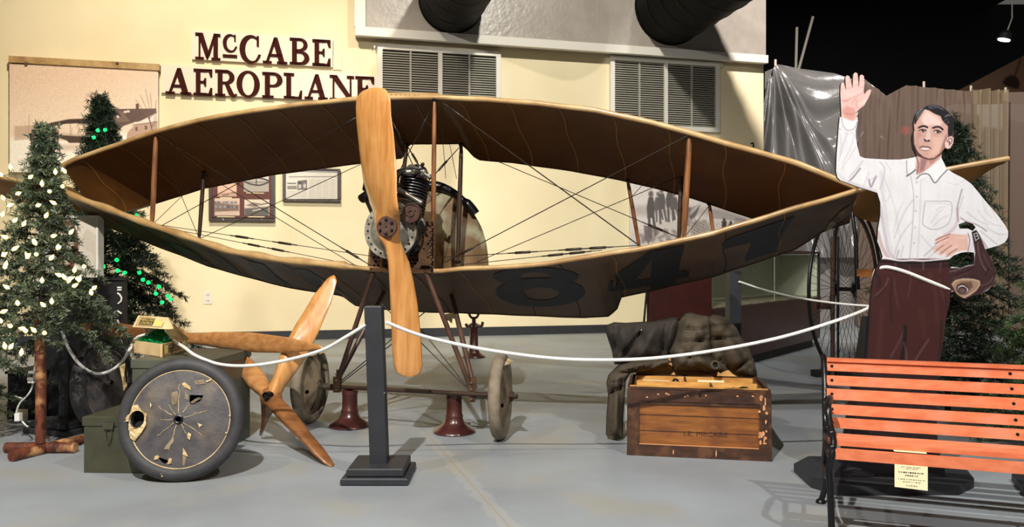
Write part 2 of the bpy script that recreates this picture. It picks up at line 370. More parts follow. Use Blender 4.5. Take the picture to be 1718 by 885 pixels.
# ---------------------------------------------------------------- the setting
AW = math.radians(13.5); WD = Vector((math.cos(AW), math.sin(AW), 0)); WN = Vector((math.sin(AW), -math.cos(AW), 0))  # along wall, out of wall
W0 = Vector(((480-CX)/F*1.05*F/(571-CY), 1.05*F/(571-CY), 0))
def W(px, py, off=0.0):
    d = Vector(((px-CX)/F, 1, (CY-py)/F)); c = Vector((0, 0, H)); k = (W0+WN*off-c).dot(WN)/d.dot(WN); return c+d*k
def wa(p): return (p-W0).dot(WD)
def WP(a, z, off=0.0): q = W0+WD*a+WN*off; return Vector((q.x, q.y, z))
def floor_material():
    m = mat('sealed_concrete', rgb(146, 153, 158), rgb(128, 133, 136), rough=.52, scale=1.1, bump=.04, bscale=30, c3=rgb(144, 144, 138), s3=1.7)
    n = m.node_tree.nodes; l = m.node_tree.links; b = n['Principled BSDF']; src = b.inputs['Base Color'].links[0].from_socket
    tc = n.new('ShaderNodeTexCoord'); sp = n.new('ShaderNodeSeparateXYZ'); l.new(tc.outputs['Object'], sp.inputs[0])
    def mth(op, a, c=None, v=None):
        q = n.new('ShaderNodeMath'); q.operation = op
        for i, x in enumerate((a, c if c is not None else v)):
            if x is None: continue
            if isinstance(x, (int, float)): q.inputs[i].default_value = x
            else: l.new(x, q.inputs[i])
        return q.outputs[0]
    p, q = G(722, 735), G(855, 885); d = (q-p).normalized(); nn = Vector((-d.y, d.x, 0))
    nz = n.new('ShaderNodeTexNoise'); nz.inputs['Scale'].default_value = 12; nz.inputs['Detail'].default_value = 6; l.new(tc.outputs['Object'], nz.inputs[0])
    dist = mth('ABSOLUTE', mth('SUBTRACT', mth('ADD', mth('MULTIPLY', sp.outputs[0], nn.x), mth('MULTIPLY', sp.outputs[1], nn.y)), p.dot(nn)))
    wob = mth('ADD', dist, mth('MULTIPLY', mth('SUBTRACT', nz.outputs[0], .5), .10))
    halo = mth('MULTIPLY', mth('LESS_THAN', wob, .040), .22); line = mth('LESS_THAN', mth('ADD', dist, mth('MULTIPLY', mth('SUBTRACT', nz.outputs[0], .5), .012)), .0032)
    m1 = n.new('ShaderNodeMix'); m1.data_type = 'RGBA'; l.new(halo, m1.inputs[0]); l.new(src, m1.inputs[6]); m1.inputs[7].default_value = rgb(176, 172, 158)
    m2 = n.new('ShaderNodeMix'); m2.data_type = 'RGBA'; l.new(line, m2.inputs[0]); l.new(m1.outputs[2], m2.inputs[6]); m2.inputs[7].default_value = rgb(150, 138, 118)
    near = mth('LESS_THAN', sp.outputs[1], p.y+.2)
    m3 = n.new('ShaderNodeMix'); m3.data_type = 'RGBA'; l.new(near, m3.inputs[0]); l.new(src, m3.inputs[6]); l.new(m2.outputs[2], m3.inputs[7]); l.new(m3.outputs[2], b.inputs['Base Color']); return m
MB().hexa([(-9, -3, -.1), (12, -3, -.1), (12, 26, -.1), (-9, 26, -.1)], [(-9, -3, 0), (12, -3, 0), (12, 26, 0), (-9, 26, 0)]).build('floor', floor_material(), kind='structure')
aL, aR = -4.9, wa(W(1281, 400)); WT = 8.0
def slab(a0, a1, z0, z1, o0, o1): return MB().hexa([WP(a0, z0, o1), WP(a1, z0, o1), WP(a1, z0, o0), WP(a0, z0, o0)], [WP(a0, z1, o1), WP(a1, z1, o1), WP(a1, z1, o0), WP(a0, z1, o0)])
slab(aL, aR, 0, WT, -.2, 0).build('wall_back', M['wall'], kind='structure')
slab(aL, aR, 0, .125, 0, .012).build('baseboard_back', M['post'], kind='structure')
c = WP(aL, 0); MB().hexa([c, c+Vector((0, -14, 0)), c+Vector((-.2, -14, 0)), c+Vector((-.2, 0, 0))], [c+Vector((0, 0, WT)), c+Vector((0, -14, WT)), c+Vector((-.2, -14, WT)), c+Vector((-.2, 0, WT))]).build('wall_left', M['wall'], kind='structure')
dark = mat('unlit_hall_black', rgb(10, 10, 14), rough=.9)  # near-black colour stands in for the unlit depth of the hall
MB().box((3, 21, 4), (26, .2, 8.2)).build('wall_far', dark, kind='structure')
MB().box((1, 11, 8.1), (24, 24, .2)).build('ceiling', dark, kind='structure')
# insulated soffit with a foil face and white trim
zs = W(900, 78, .2).z; a0 = wa(W(597, 60, .2)); a1 = wa(W(1285, 97, .2))
slab(a0, a1, zs, WT-.02, .001, .2).build('trim_1', M['soffit'], kind='structure')
slab(a0-.01, a1+.02, zs-.02, zs+.10, .16, .235).build('trim_2', M['white'], kind='structure')
slab(a0-.02, a0+.13, zs+.10, WT-.03, .16, .235).build('trim_3', M['white'], kind='structure')
for i, px in enumerate((752, 998)):
    a = wa(W(px, 30, .2)); slab(a-.008, a+.008, zs+.1, WT-.03, .2, .206).build('trim_%d' % (4+i), M['soffit'], kind='structure')
# slanted brown gable and hanging rods in the dark hall on the right
Yg = 16.0; pg = [P(1560, 178, Yg), P(1612, 150, Yg), P(1740, 82, Yg), P(1900, 20, Yg), P(1900, 260, Yg), P(1560, 260, Yg)]
MB().hexa(pg, [p+Vector((0, .15, 0)) for p in pg]).build('wall_gable', mat('brown_gable', rgb(92, 66, 48), rough=.8), kind='structure')
for (x0, y0, x1, y1, lab) in ((1337, 46, 1335, 112, 'upright one of two thin grey rods in the dark hall above the plastic sheet'), (1364, 28, 1338, 112, 'slanting one of two thin grey rods in the dark hall above the plastic sheet')):
    o = MB().tube([P(x0, y0, 15.2), P(x1, y1+12, 15.2)], .028, 8).build('metal_rod', M['louvre'], loc='base'); tag(o, lab, 'rod', 'rods above the plastic sheet')
t = thing('track_lamp', 'small dark ceiling spotlight hanging on a thin rod at upper right', 'lamp', P(1684, 60, 14))
MB().tube([P(1698, -40, 14), P(1698, 30, 14), P(1690, 52, 14)], .012, 6).build('hanging_rod', M['louvre'], t)
MB().lathe([(.05, .16), (.10, .1), (.12, 0)], P(1684, 66, 14), (.25, -.15, 1), cap=False).build('shade', M['black'], t)
MB().lathe([(.1, 0), (.1, .02)], P(1684, 68, 14), (.25, -.15, 1)).build('lens', glow('lamp_lens', rgb(255, 250, 240), 4), t)
for (px, py, r, lab, s) in ((1519, 219, .07, 'glowing red ball standing in for red light behind the brown sheer drape', 5),):
    o = MB().sphere(P(px, py, 12.6), r, 16).build('red_lamp', glow('red_glow_%d' % (s*10), rgb(225, 8, 14), 1.5), smooth=True, loc='base'); tag(o, lab, 'lamp')  # glowing ball stands in for red light falling behind the drape

# ventilation grilles
def grille(x0, y0, x1, y1, zb, lab):
    A0 = wa(W(x0, y0)); A1 = wa(W(x1, y1)); zt = W(x0, y0).z
    t = thing('ventilation_grille', lab, 'vent', WP((A0+A1)/2, zb), 'wall ventilation grilles')
    fr = MB(); th = .07
    def add(mb, a, b, z0, z1, o0, o1): mb.hexa([WP(a, z0, o1), WP(b, z0, o1), WP(b, z0, o0), WP(a, z0, o0)], [WP(a, z1, o1), WP(b, z1, o1), WP(b, z1, o0), WP(a, z1, o0)])
    add(fr, A0, A0+th, zb, zt, 0, .06); add(fr, A1-th, A1, zb, zt, 0, .06); add(fr, A0+th, A1-th, zt-th, zt, 0, .06); add(fr, A0+th, A1-th, zb, zb+th, 0, .06)
    fr.build('frame', M['white'], t)
    mid = (A0+A1)/2; q = MB(); add(q, mid-.03, mid+.03, zb+th, zt-th, 0, .055); q.build('mullion', M['white'], t)
    q = MB(); add(q, A0+th, A1-th, zb+th, zt-th, .001, .006); q.build('backing', M['hole'], t)
    for (s, e) in ((A0+th, mid-.03), (mid+.03, A1-th)):
        c = (s+e)/2; q = MB(); add(q, c-.012, c+.012, zb+th, zt-th, .012, .05); q.build('centre_bar', M['louvre'], t)
        for (u, v) in ((s, c-.012), (c+.012, e)):
            q = MB(); z = zb+th+.01; pitch = .034
            while z < zt-th-.02:
                q.add([WP(u, z, .044), WP(v, z, .044), WP(v, z+.02, .016), WP(u, z+.02, .016), WP(u, z+.006, .046), WP(v, z+.006, .046), WP(v, z+.026, .018), WP(u, z+.026, .018)], [(0, 1, 2, 3), (7, 6, 5, 4), (0, 4, 5, 1)]); z += pitch
            q.build('louvre_bank', M['louvre'], t, kind='stuff')
    return t
grille(633, 75, 839, 88, 2.95, 'louvred wall grille behind the top of the large wooden propeller')
grille(1022, 94, 1205, 104, 3.1, 'louvred wall grille on the right above the right wing')
for (px, py, lab) in ((628, 78, 'small white hook at the top left of the left wall grille'), (1207, 108, 'small white hook at the top right of the right wall grille'), (1260, 241, 'small dark hook on the bare wall right of the right grille')):
    q = MB(); p = W(px, py); q.tube([p, p+WN*.06, p+WN*.08+Vector((0, 0, -.04)), p+WN*.05+Vector((0, 0, -.06))], .012, 6); tag(q.build('wall_hook', M['white'] if px != 1260 else M['iron'], loc='base'), lab, 'hook')
# ducts
def duct(px, py, r_px, lab):
    c = W(px, py, .21); s = F/c.y; r = r_px/s; t = thing('air_duct', lab, 'duct', c, 'black air ducts through the soffit')
    L = 4.0; q = MB(); prof = []
    n = 130
    for i in range(n): h = L*i/n; k = i % 13; prof.append((r*(1+(.018 if k == 0 else 0)+.002*math.sin(i*1.7)), h))
    q.lathe(prof, c, WN, 48, cap=False).build('tube', M['duct'], t, smooth=True)
    q = MB(); q.torus(c+WN*.01, WN, r*1.0, .012, 48, 8); q.build('wall_collar', M['duct'], t, smooth=True)
    MB().lathe([(0.001, 0), (r*.98, 0)], c+WN*.004, WN, 48, cap=False).build('inner_face', M['hole'], t)
duct(757, 2, 54, 'left black round air duct coming out of the foil soffit')
duct(1124, 13, 62, 'right black round air duct coming out of the foil soffit')
# signs
def wall_poly(mb, loops, a0, z0, sx, sz, off, th, step=None):
    mb.cdt(loops, lambda x, y: WP(a0+x*sx, z0+y*sz, off+th), thick=-WN*th, step=step)
def arc(cx, cy, rx, ry, a0, a1, n=18): return [(cx+rx*math.cos(math.radians(a0+(a1-a0)*i/n)), cy+ry*math.sin(math.radians(a0+(a1-a0)*i/n))) for i in range(n+1)]
def R(x0, y0, x1, y1): return [(x0, y0), (x1, y0), (x1, y1), (x0, y1)]
S = .10
GL = {  # each glyph: overlapping outlined shapes on a unit box, slab serifs
 'M': [[R(0, 0, .34, S)], [R(.64, 0, 1, S)], [R(0, 1-S, .24, 1)], [R(.76, 1-S, 1, 1)], [R(.13, 0, .2, 1)], [R(.72, 0, .90, 1)], [[(.08, 1), (.3, 1), (.56, .22), (.46, .0)]], [[(.46, 0), (.58, .2), (.84, 1), (.74, 1), (.44, .1)]]],
 'A': [[R(0, 0, .36, S)], [R(.58, 0, 1, S)], [[(.10, 0), (.20, 0), (.50, .80), (.56, 1), (.46, 1)]], [[(.46, 1), (.60, 1), (.92, 0), (.68, 0), (.42, .82)]], [R(.24, .28, .78, .37)]],
 'E': [[R(0, 0, .7, S)], [R(0, 1-S, .7, 1)], [R(.12, 0, .36, 1)], [R(.3, 0, .98, .085)], [R(.3, .915, .98, 1)], [[(.98, 0), (.98, .30), (.88, .30), (.78, .08), (.7, 0)]], [[(.98, 1), (.98, .72), (.88, .72), (.78, .92), (.7, 1)]], [R(.3, .47, .66, .55)], [[(.66, .36), (.66, .66), (.58, .66), (.52, .55), (.52, .47), (.58, .36)]]],
 'B': [[R(0, 0, .6, S*.9)], [R(0, 1-S*.9, .6, 1)], [R(.12, 0, .36, 1)], [[(.5, .5)]+arc(.55, .26, .45, .26, 90, -90)+[(.3, 0), (.3, .09), (.5, .09)]+arc(.52, .265, .22, .175, -90, 90)+[(.3, .44), (.3, .52)]], [arc(.53, .76, .38, .24, 90, -90)+[(.3, .52), (.3, .58), (.5, .58)]+arc(.5, .755, .2, .165, -90, 90)+[(.3, .92), (.3, 1)]]],
 'P': [[R(0, 0, .56, S)], [R(0, 1-S, .6, 1)], [R(.13, 0, .38, 1)], [arc(.56, .72, .44, .28, 90, -90)+[(.3, .44), (.3, .52)]+[(.5, .52)]+arc(.52, .72, .22, .20, -90, 90)+[(.3, .92), (.3, 1)]]],
 'R': [[R(0, 0, .46, S)], [R(0, 1-S, .6, 1)], [R(.12, 0, .34, 1)], [arc(.50, .74, .38, .26, 90, -90)+[(.3, .48), (.3, .56), (.46, .56)]+arc(.47, .74, .18, .18, -90, 90)+[(.3, .92), (.3, 1)]], [[(.42, .52), (.62, .50), (.84, .14), (.9, .09), (.98, .14), (1, .07), (.88, 0), (.74, 0), (.62, .1)]]],
 'L': [[R(0, 0, .6, S)], [R(0, 1-S, .56, 1)], [R(.14, 0, .4, 1)], [R(.3, 0, .98, .09)], [[(.98, 0), (1, .34), (.9, .34), (.8, .09), (.7, 0)]]],
 'N': [[R(0, 0, .3, S)], [R(0, 1-S, .3, 1)], [R(.7, 1-S, 1, 1)], [R(.12, 0, .19, 1)], [R(.82, 0, .89, 1)], [[(.06, 1), (.3, 1), (.89, .16), (.89, 0), (.80, 0), (.12, .88)]]],
 'O': [[arc(.5, .5, .5, .52, 0, 360, 40)[:-1], arc(.5, .5, .26, .44, 0, 360, 40)[:-1]]],
 'C': [[arc(.52, .5, .52, .52, 52, 308, 34)+arc(.60, .5, .34, .43, 302, 58, 34)], [R(.80, .62, .9, 1)], [arc(.52, .5, .5, .52, 308, 340, 8)+arc(.60, .5, .30, .43, 335, 302, 8)]],
}
def sign(lab, corners, letters, bar=None):
    pts = [W(*c) for c in corners]; A0 = min(wa(p) for p in pts); A1 = max(wa(p) for p in pts); z1 = sum(p.z for p in pts[:2])/2; z0 = sum(p.z for p in pts[2:])/2
    t = thing('wall_sign', lab, 'sign', WP((A0+A1)/2, z0), 'lettered wall signs')
    slab_ = MB().hexa([WP(A0, z0, .05), WP(A1, z0, .05), WP(A1, z0, .012), WP(A0, z0, .012)], [WP(A0, z1, .05), WP(A1, z1, .05), WP(A1, z1, .012), WP(A0, z1, .012)])
    slab_.build('board', M['sign_board'], t)
    for g, x0, y0, x1, y1 in letters:
        p = W(x0, y0, .05); q = W(x1, y1, .05); q0 = MB(); a = wa(p); da = wa(q)-a
        for loops in GL[g]: wall_poly(q0, loops, a, q.z, da, p.z-q.z, .05, .022)
        q0.build('letter', M['letter'], t, label='dark red letter %s' % g)
    if bar:
        p = W(bar[0], bar[1], .05); q = W(bar[2], bar[3], .05); q0 = MB(); wall_poly(q0, [R(0, 0, 1, 1)], wa(p), q.z, wa(q)-wa(p), p.z-q.z, .05, .022); q0.build('underline', M['letter'], t)
sign('upper wall sign reading McCABE in dark red letters', [(323, 53), (558, 65.5), (558, 113), (323, 102)],
     [('M', 328, 55, 370, 102.5), ('C', 374, 57.6, 398, 88), ('C', 402, 59, 438, 107), ('A', 441, 62, 482, 109), ('B', 486, 63.5, 519, 110), ('E', 524, 66, 555, 112)], (374, 91.5, 398, 97.5))
sign('long lower wall sign reading AEROPLANE in dark red letters', [(272, 111), (634, 128), (634, 171), (272, 160)],
     [('A', 278, 113.5, 321, 160), ('E', 325, 115.5, 357, 161.5), ('R', 361, 117, 398, 163.5), ('O', 397, 119, 436, 164), ('P', 440, 121, 474, 166), ('L', 476, 122.5, 507, 167), ('A', 511, 124, 550, 168.5), ('N', 553, 126, 594, 170.5), ('E', 596, 128, 628, 172)])
o = MB(); p = W(566, 107, .0); a = wa(p); o.hexa([WP(a-.06, p.z-.09, .02), WP(a+.06, p.z-.09, .02), WP(a+.06, p.z-.09, 0), WP(a-.06, p.z-.09, 0)], [WP(a-.06, p.z+.09, .02), WP(a+.06, p.z+.09, .02), WP(a+.06, p.z+.09, 0), WP(a-.06, p.z+.09, 0)])
tag(o.build('wall_plate', M['wall'], loc='base'), 'blank cream switch plate right of the upper wall sign', 'plate')
p = W(349, 500); a = wa(p); t = thing('power_outlet', 'white double power outlet low on the wall under the left wing', 'outlet', p)
q = MB(); wall_poly(q, [R(-.055, -.085, .055, .085)], a, p.z, 1, 1, 0, .01); q.build('cover_plate', M['white'], t)
for dz in (-.038, .038):
    q = MB(); wall_poly(q, [arc(0, dz, .03, .026, 0, 360, 16)[:-1]], a, p.z, 1, 1, .01, .003); q.build('socket', M['sign_board'], t)
    q = MB()
    for dx in (-.011, .011): wall_poly(q, [R(dx-.003, dz-.008, dx+.003, dz+.01)], a, p.z, 1, 1, .013, .001)
    q.build('slot', M['hole'], t)

# ---------------------------------------------------------------- pictures on the wall
def wall_print(x0, y0, x1, y1, off, fn, step=1.0, parent=None, name='print', shear=0.0):
    """flat picture painted in photograph pixels over the wall rectangle; y grows down, shear follows the wall line"""
    Q, Fc = gridpts(x0, y0, x1, y1, step); p = Paint(Q, (200, 180, 160)); fn(p)
    o_ = np.array(W0+WN*off); d = np.array(WD); n = np.array(WN); c = np.array([0, 0, H])
    def mp(Q):
        Qs = Q.copy(); Qs[:, 1] += (Q[:, 0]-x0)*shear
        D = np.stack([(Qs[:, 0]-CX)/F, np.ones(len(Q)), (CY-Qs[:, 1])/F], 1); k = ((o_-c)@n)/(D@n); return c+D*k[:, None]
    return painted(name, Q, Fc, mp, p, M['print'], parent)
def wslab_px(x0, y0, x1, y1, o0, o1, mb=None):
    p = W(x0, y0, o1); q = W(x1, y1, o1); mb = mb or MB()
    return mb.hexa([WP(wa(p), q.z, o1), WP(wa(q), q.z, o1), WP(wa(q), q.z, o0), WP(wa(p), q.z, o0)], [WP(wa(p), p.z, o1), WP(wa(q), p.z, o1), WP(wa(q), p.z, o0), WP(wa(p), p.z, o0)])
def mural_left(p):
    p.C[:] = (226, 196, 168); t = np.clip((p.Q[:, 1]-110)/90, 0, 1)[:, None]; p.C = p.C*(1-t)+np.array((240, 216, 190))*t
    p.poly([(10, 232), (270, 222), (270, 300), (10, 300)], (255, 244, 228), 1, 6)
    p.poly([(24, 212), (62, 210), (70, 222), (70, 232), (24, 236)], (170, 138, 112), .5, 1.5); p.poly([(60, 222), (140, 226), (140, 236), (60, 234)], (176, 146, 118), .7, 3)
    for x, h in ((58, 210), (64, 200), (70, 206), (48, 192), (78, 212), (120, 214), (132, 212)): p.line([(x, 225), (x+1, h)], (150, 124, 102), 1, .6)
    for a in range(14): x = 45+a*4; p.line([(x, 226), (x+(a % 5-2)*2, 205+(a % 4)*4)], (170, 142, 118), .7, .5)
    p.poly([(64, 214), (86, 206), (116, 200), (150, 199), (180, 202), (180, 208), (150, 206), (110, 208), (80, 214)], (70, 50, 38), 1, .6)
    p.poly([(64, 214), (80, 220), (100, 227), (150, 230), (180, 232), (180, 240), (116, 240), (112, 236), (96, 230)], (78, 58, 44), 1, .6)
    for x in (98, 118, 140): p.line([(x, 208), (x, 230)], (100, 80, 66), .8, .7)
    for (x, y0, y1) in ((55, 218, 250), (94, 216, 250)):
        p.ell(x, y0+2, 2.2, 2.8, (80, 58, 46)); p.poly([(x-4, y0+5), (x+4, y0+5), (x+5, y0+18), (x-5, y0+18)], (84, 64, 52), 1, .6); p.line([(x-2, y0+16), (x-2, y1)], (84, 64, 52), 2.4); p.line([(x+3, y0+16), (x+3, y1)], (84, 64, 52), 2.4)
    p.poly([(178, 208), (182, 184), (262, 183), (264, 200), (226, 205), (206, 212), (182, 240)], (96, 72, 62), 1, .6)
    p.poly([(182, 185), (204, 186), (220, 204), (196, 206)], (128, 102, 90), .8, .5); p.line([(182, 184), (262, 183)], (70, 50, 42), 1.2); p.line([(206, 186), (222, 206)], (76, 56, 48), 1)
    p.poly([(228, 174), (233, 174), (233, 184), (228, 184)], (90, 64, 54), 1, .4)
    for x, y in ((210, 188), (215, 187), (198, 196)): p.ell(x, y, 3, 2, (236, 214, 196))
    p.poly([(222, 210), (264, 189), (266, 204)], (240, 224, 210), 1, .5); p.poly([(214, 222), (226, 210), (266, 204), (266, 226), (210, 246)], (190, 156, 134), 1, .6)
    p.line([(222, 210), (266, 204)], (90, 70, 60), 1)
    for x, y in ((229, 216), (245, 214)): p.poly([(x-2, y-3), (x+2, y-3), (x+2, y+4), (x-2, y+4)], (110, 86, 72), 1, .4)
    for (b, tips) in (((250, 200), [(236, 160), (252, 156), (262, 168), (228, 168), (244, 150)]), ((254, 214), [(262, 190), (246, 192), (258, 184)])):
        for tx, ty in tips: p.line([b, ((b[0]+tx)/2+3, (b[1]+ty)/2+4), (tx, ty)], (120, 92, 76), .9, .75)
    p.line([(256, 222), (252, 206), (250, 196)], (100, 76, 62), 1.6); p.poly([(90, 244), (150, 240), (160, 250), (100, 254)], (196, 168, 144), .6, 4)
    p.grain(.035)
t = thing('mural_board', 'large sepia photo board of a snowy village scene on the left wall', 'picture', W(140, 290))
wslab_px(16, 107, 265, 290, .02, .10).build('backing_board', M['white'], t)
wall_print(17, 108, 264, 289, .102, mural_left, 1.0, t, shear=0.0)
wslab_px(14, 104.5, 267, 107.5, .02, .125).build('hanging_rail', M['tan_rail'], t)
for x in (44, 197): MB().sphere(W(x, 106, .13), .02, 8).build('rail_clip', M['steel'], t)
def mural_right(p):
    p.C[:] = (226, 218, 212); p.poly([(1040, 345), (1280, 350), (1280, 362), (1040, 362)], (170, 156, 150), .6, 5)
    p.poly([(1045, 395), (1110, 370), (1200, 372), (1280, 360), (1280, 440), (1040, 440)], (214, 204, 198), 1, 5)
    for (x, y0, y1, g) in ((1092, 322, 398, 96), (1104, 322, 372, 110), (1110, 316, 375, 104), (1124, 312, 372, 100), (1131, 322, 370, 108)):
        c = (g, g-6, g-8); s = (y1-y0)/76; p.ell(x, y0+4, 3*s+1, 4.5*s+1, (g+20, g+8, g+4)); p.poly([(x-4, y0+9), (x+4, y0+9), (x+7, y0+20*s+8), (x+5, y0+38*s+6), (x-6, y0+38*s+6), (x-7, y0+18*s+8)], c, 1, .8)
        p.line([(x-3, y0+36*s+6), (x-2, y1)], c, 4.5*s); p.line([(x+4, y0+36*s+6), (x+8, y1-4)], c, 4.5*s)
    for i in range(26): x = 1076+i*3; y = 396+8*math.sin(i*1.3); p.ell(x, y, 4, 4+2*math.sin(i), (132, 120, 118), .6)
    p.poly([(1080, 378), (1096, 382), (1094, 400), (1088, 410), (1082, 402)], (120, 108, 108), .9, 1)
    p.poly([(1152, 358), (1174, 342), (1160, 350), (1150, 352)], (110, 104, 104), .9, .6); p.poly([(1156, 364), (1166, 354), (1176, 342), (1168, 362), (1160, 370)], (104, 98, 98), .9, .6)
    p.poly([(1142, 346), (1160, 348), (1156, 380), (1140, 378)], (120, 112, 112), .7, 1); p.line([(1160, 366), (1154, 392)], (120, 110, 108), 1); p.line([(1164, 362), (1172, 390)], (120, 110, 108), 1)
    p.poly([(1158, 372), (1184, 368), (1194, 388), (1160, 396)], (160, 150, 140), .7, 3)
    for i in range(60): p.ell(1160+(i*37 % 36), 372+(i*17 % 22), .9, .9, (110, 100, 94), .7)
    p.poly([(1192, 350), (1216, 356), (1250, 366), (1260, 374), (1192, 366)], (170, 162, 158), .9, 1); p.poly([(1194, 334), (1212, 342), (1212, 350), (1194, 346)], (186, 178, 174), .8, 1)
    for x, y in ((1215, 374), (1226, 379)): p.ell(x, y-5, 2.2, 2.6, (70, 62, 62)); p.poly([(x-4, y-3), (x+4, y-3), (x+4, y+9), (x-4, y+9)], (78, 70, 70), 1, .7)
    for i in range(20): p.line([(1230+i*1.6, 384-i*.8), (1234+i*1.6, 366+i*.3)], (90, 84, 82), .6, .6)
    p.line([(1190, 330), (1192, 420)], (180, 174, 170), 1.2); p.grain(.035, 3)
t = thing('mural_board', 'large grey photo board of standing men seen behind the right wing', 'picture', W(1150, 425))
wslab_px(1057, 247, 1262, 425, .01, .05).build('backing_board', M['white'], t)
wall_print(1058, 248, 1261, 424, .053, mural_right, 1.0, t)
def framed(lab, x0, y0, x1, y1, bw):
    t = thing('picture_frame', lab, 'picture', W((x0+x1)/2, y1)); q = MB()
    wslab_px(x0, y0, x1, y0+bw, .01, .07, q); wslab_px(x0, y1-bw, x1, y1, .01, .07, q); wslab_px(x0, y0+bw, x0+bw, y1-bw, .01, .07, q); wslab_px(x1-bw, y0+bw, x1, y1-bw, .01, .07, q)
    q.build('frame', M['frame_dark'], t)
    for x in (x0+.22*(x1-x0), x0+.8*(x1-x0)): MB().sphere(W(x, y1-bw/2, .072), .012, 8).build('screw', M['steel'], t)
    return t
def bw(p, fn): p.C[:] = (214, 196, 178); fn(p); p.grain(.05, 5)
t = framed('tall maroon frame holding four small old photographs behind the left wing', 350, 262, 461, 372, 6)
wslab_px(356, 268, 455, 366, .01, .045).build('mat_board', M['matboard'], t)
def ph1(p): p.C[:] = (216, 176, 150); p.poly([(364, 324), (398, 322), (398, 332), (364, 332)], (176, 140, 118), .8, 2); p.line([(374, 328), (384, 326)], (70, 50, 44), 1.4); p.line([(388, 324), (396, 323)], (80, 60, 52), 1.2); p.grain(.04)
def ph2(p):
    p.C[:] = (200, 192, 180); p.poly([(408, 302), (452, 302), (452, 324), (408, 324)], (150, 142, 130), .8, 2); p.line([(409, 303), (420, 300), (432, 299), (444, 301), (451, 304)], (34, 30, 30), 2.4); p.line([(409, 304), (420, 309), (436, 311), (451, 306)], (34, 30, 30), 2.2); p.line([(430, 299), (430, 311)], (40, 34, 32), 1.4); p.line([(414, 306), (448, 306)], (60, 50, 46), .8, .7); p.grain(.05)
def ph3(p):
    p.C[:] = (206, 178, 156); p.poly([(360, 340), (401, 344), (401, 356), (360, 356)], (116, 92, 80), 1, 2)
    for i in range(30): p.ell(362+(i*13 % 38), 340+(i*7 % 14), 2.2, 2, (60+(i*31 % 110),)*3, .7)
    p.poly([(360, 356), (401, 354), (401, 362), (360, 362)], (196, 172, 152), 1, 1); p.grain(.06)
def ph4(p):
    p.C[:] = (206, 190, 172); p.poly([(410, 350), (451, 347), (451, 363), (410, 363)], (84, 78, 70), 1, 1.5); p.poly([(412, 345), (424, 340), (438, 342), (428, 348)], (110, 98, 86), .9, 1); p.line([(424, 354), (438, 351)], (210, 204, 190), 1.4); p.line([(436, 344), (450, 341)], (70, 62, 56), 1.6); p.grain(.05)
for k, (x0, y0, x1, y1, fn) in enumerate(((365, 290, 397, 330, ph1), (409, 292, 451, 322, ph2), (360, 333, 402, 362, ph3), (410, 335, 452, 362, ph4))):
    wall_print(x0, y0, x1, y1, .048, fn, .5, t, 'photograph')
    wslab_px(x0+4, y1+1.2, x1-8, y1+3, .045, .048).build('caption_strip', M['paper'], t)
t = framed('small dark frame with a newspaper clipping left of the large propeller', 474, 281, 571, 339, 5)
def clip(p):
    p.C[:] = (208, 202, 188); p.poly([(482, 307), (497, 307), (497, 309), (482, 309)], (90, 84, 78), 1, .5); p.poly([(482, 312), (498, 312), (498, 318), (482, 318)], (120, 112, 104), .9, .6)
    p.poly([(499, 304), (515, 302), (515, 319), (499, 319)], (96, 90, 84), 1, .5); p.ell(503, 313, 2.5, 4, (190, 180, 168)); p.ell(511, 312, 2.5, 4, (190, 180, 168)); p.ell(503, 307, 3, 2, (50, 46, 44))
    for i in range(20): p.line([(485+i*4, 297-i*.03), (488+i*4, 297)], (84, 78, 74), 1.3, .8)
    for r_ in range(11): 
        y = 302+r_*2.9
        for c_ in range(4): x = 519+c_*11.4; p.line([(x, y), (x+9, y)], (150, 142, 132), .9, .7)
    for r_ in range(4): p.line([(482, 322+r_*2.8), (514, 322+r_*2.8)], (156, 148, 138), .8, .7)
    p.grain(.04)
wall_print(479, 286, 566, 334, .03, clip, .5, t, 'newspaper_clipping')
# upright white display board behind the left trees
t = thing('display_board', 'white framed display board standing behind the tall black panel and the lit tree', 'board', P(120, 490, 5.55))
Yd = 5.6
def dslab(x0, y0, x1, y1, Ya, Yb, mb=None):
    mb = mb or MB(); p0 = P(x0, y1, Yd); p1 = P(x1, y0, Yd)
    return mb.hexa([(p0.x, Ya, p0.z), (p1.x, Ya, p0.z), (p1.x, Yb, p0.z), (p0.x, Yb, p0.z)], [(p0.x, Ya, p1.z), (p1.x, Ya, p1.z), (p1.x, Yb, p1.z), (p0.x, Yb, p1.z)])
q = MB(); dslab(60, 362, 167, 366, 5.58, 5.66, q); dslab(163.5, 366, 167, 470, 5.58, 5.66, q); q.build('frame', M['white'], t)
def dpr(p):
    p.C[:] = (216, 206, 188); p.poly([(136, 400), (146, 384), (164, 398), (164, 480), (130, 480)], (200, 190, 172), .9, 1)
    p.ell(112, 412, 20, 42, (110, 72, 50), 1, .06); p.ell(110, 412, 14, 34, (190, 176, 156), 1, .08); p.grain(.02)
Q, Fc = gridpts(60, 366, 163.5, 469, 1); pp = Paint(Q, (210, 200, 180)); dpr(pp)
painted('print', Q, Fc, lambda Q: np.stack([(Q[:, 0]-CX)/F*Yd, np.full(len(Q), 5.6), H+(CY-Q[:, 1])/F*Yd], 1), pp, M['print'], t)
dslab(60, 366, 163.5, 684, 5.602, 5.65).build('backing_board', M['white'], t)
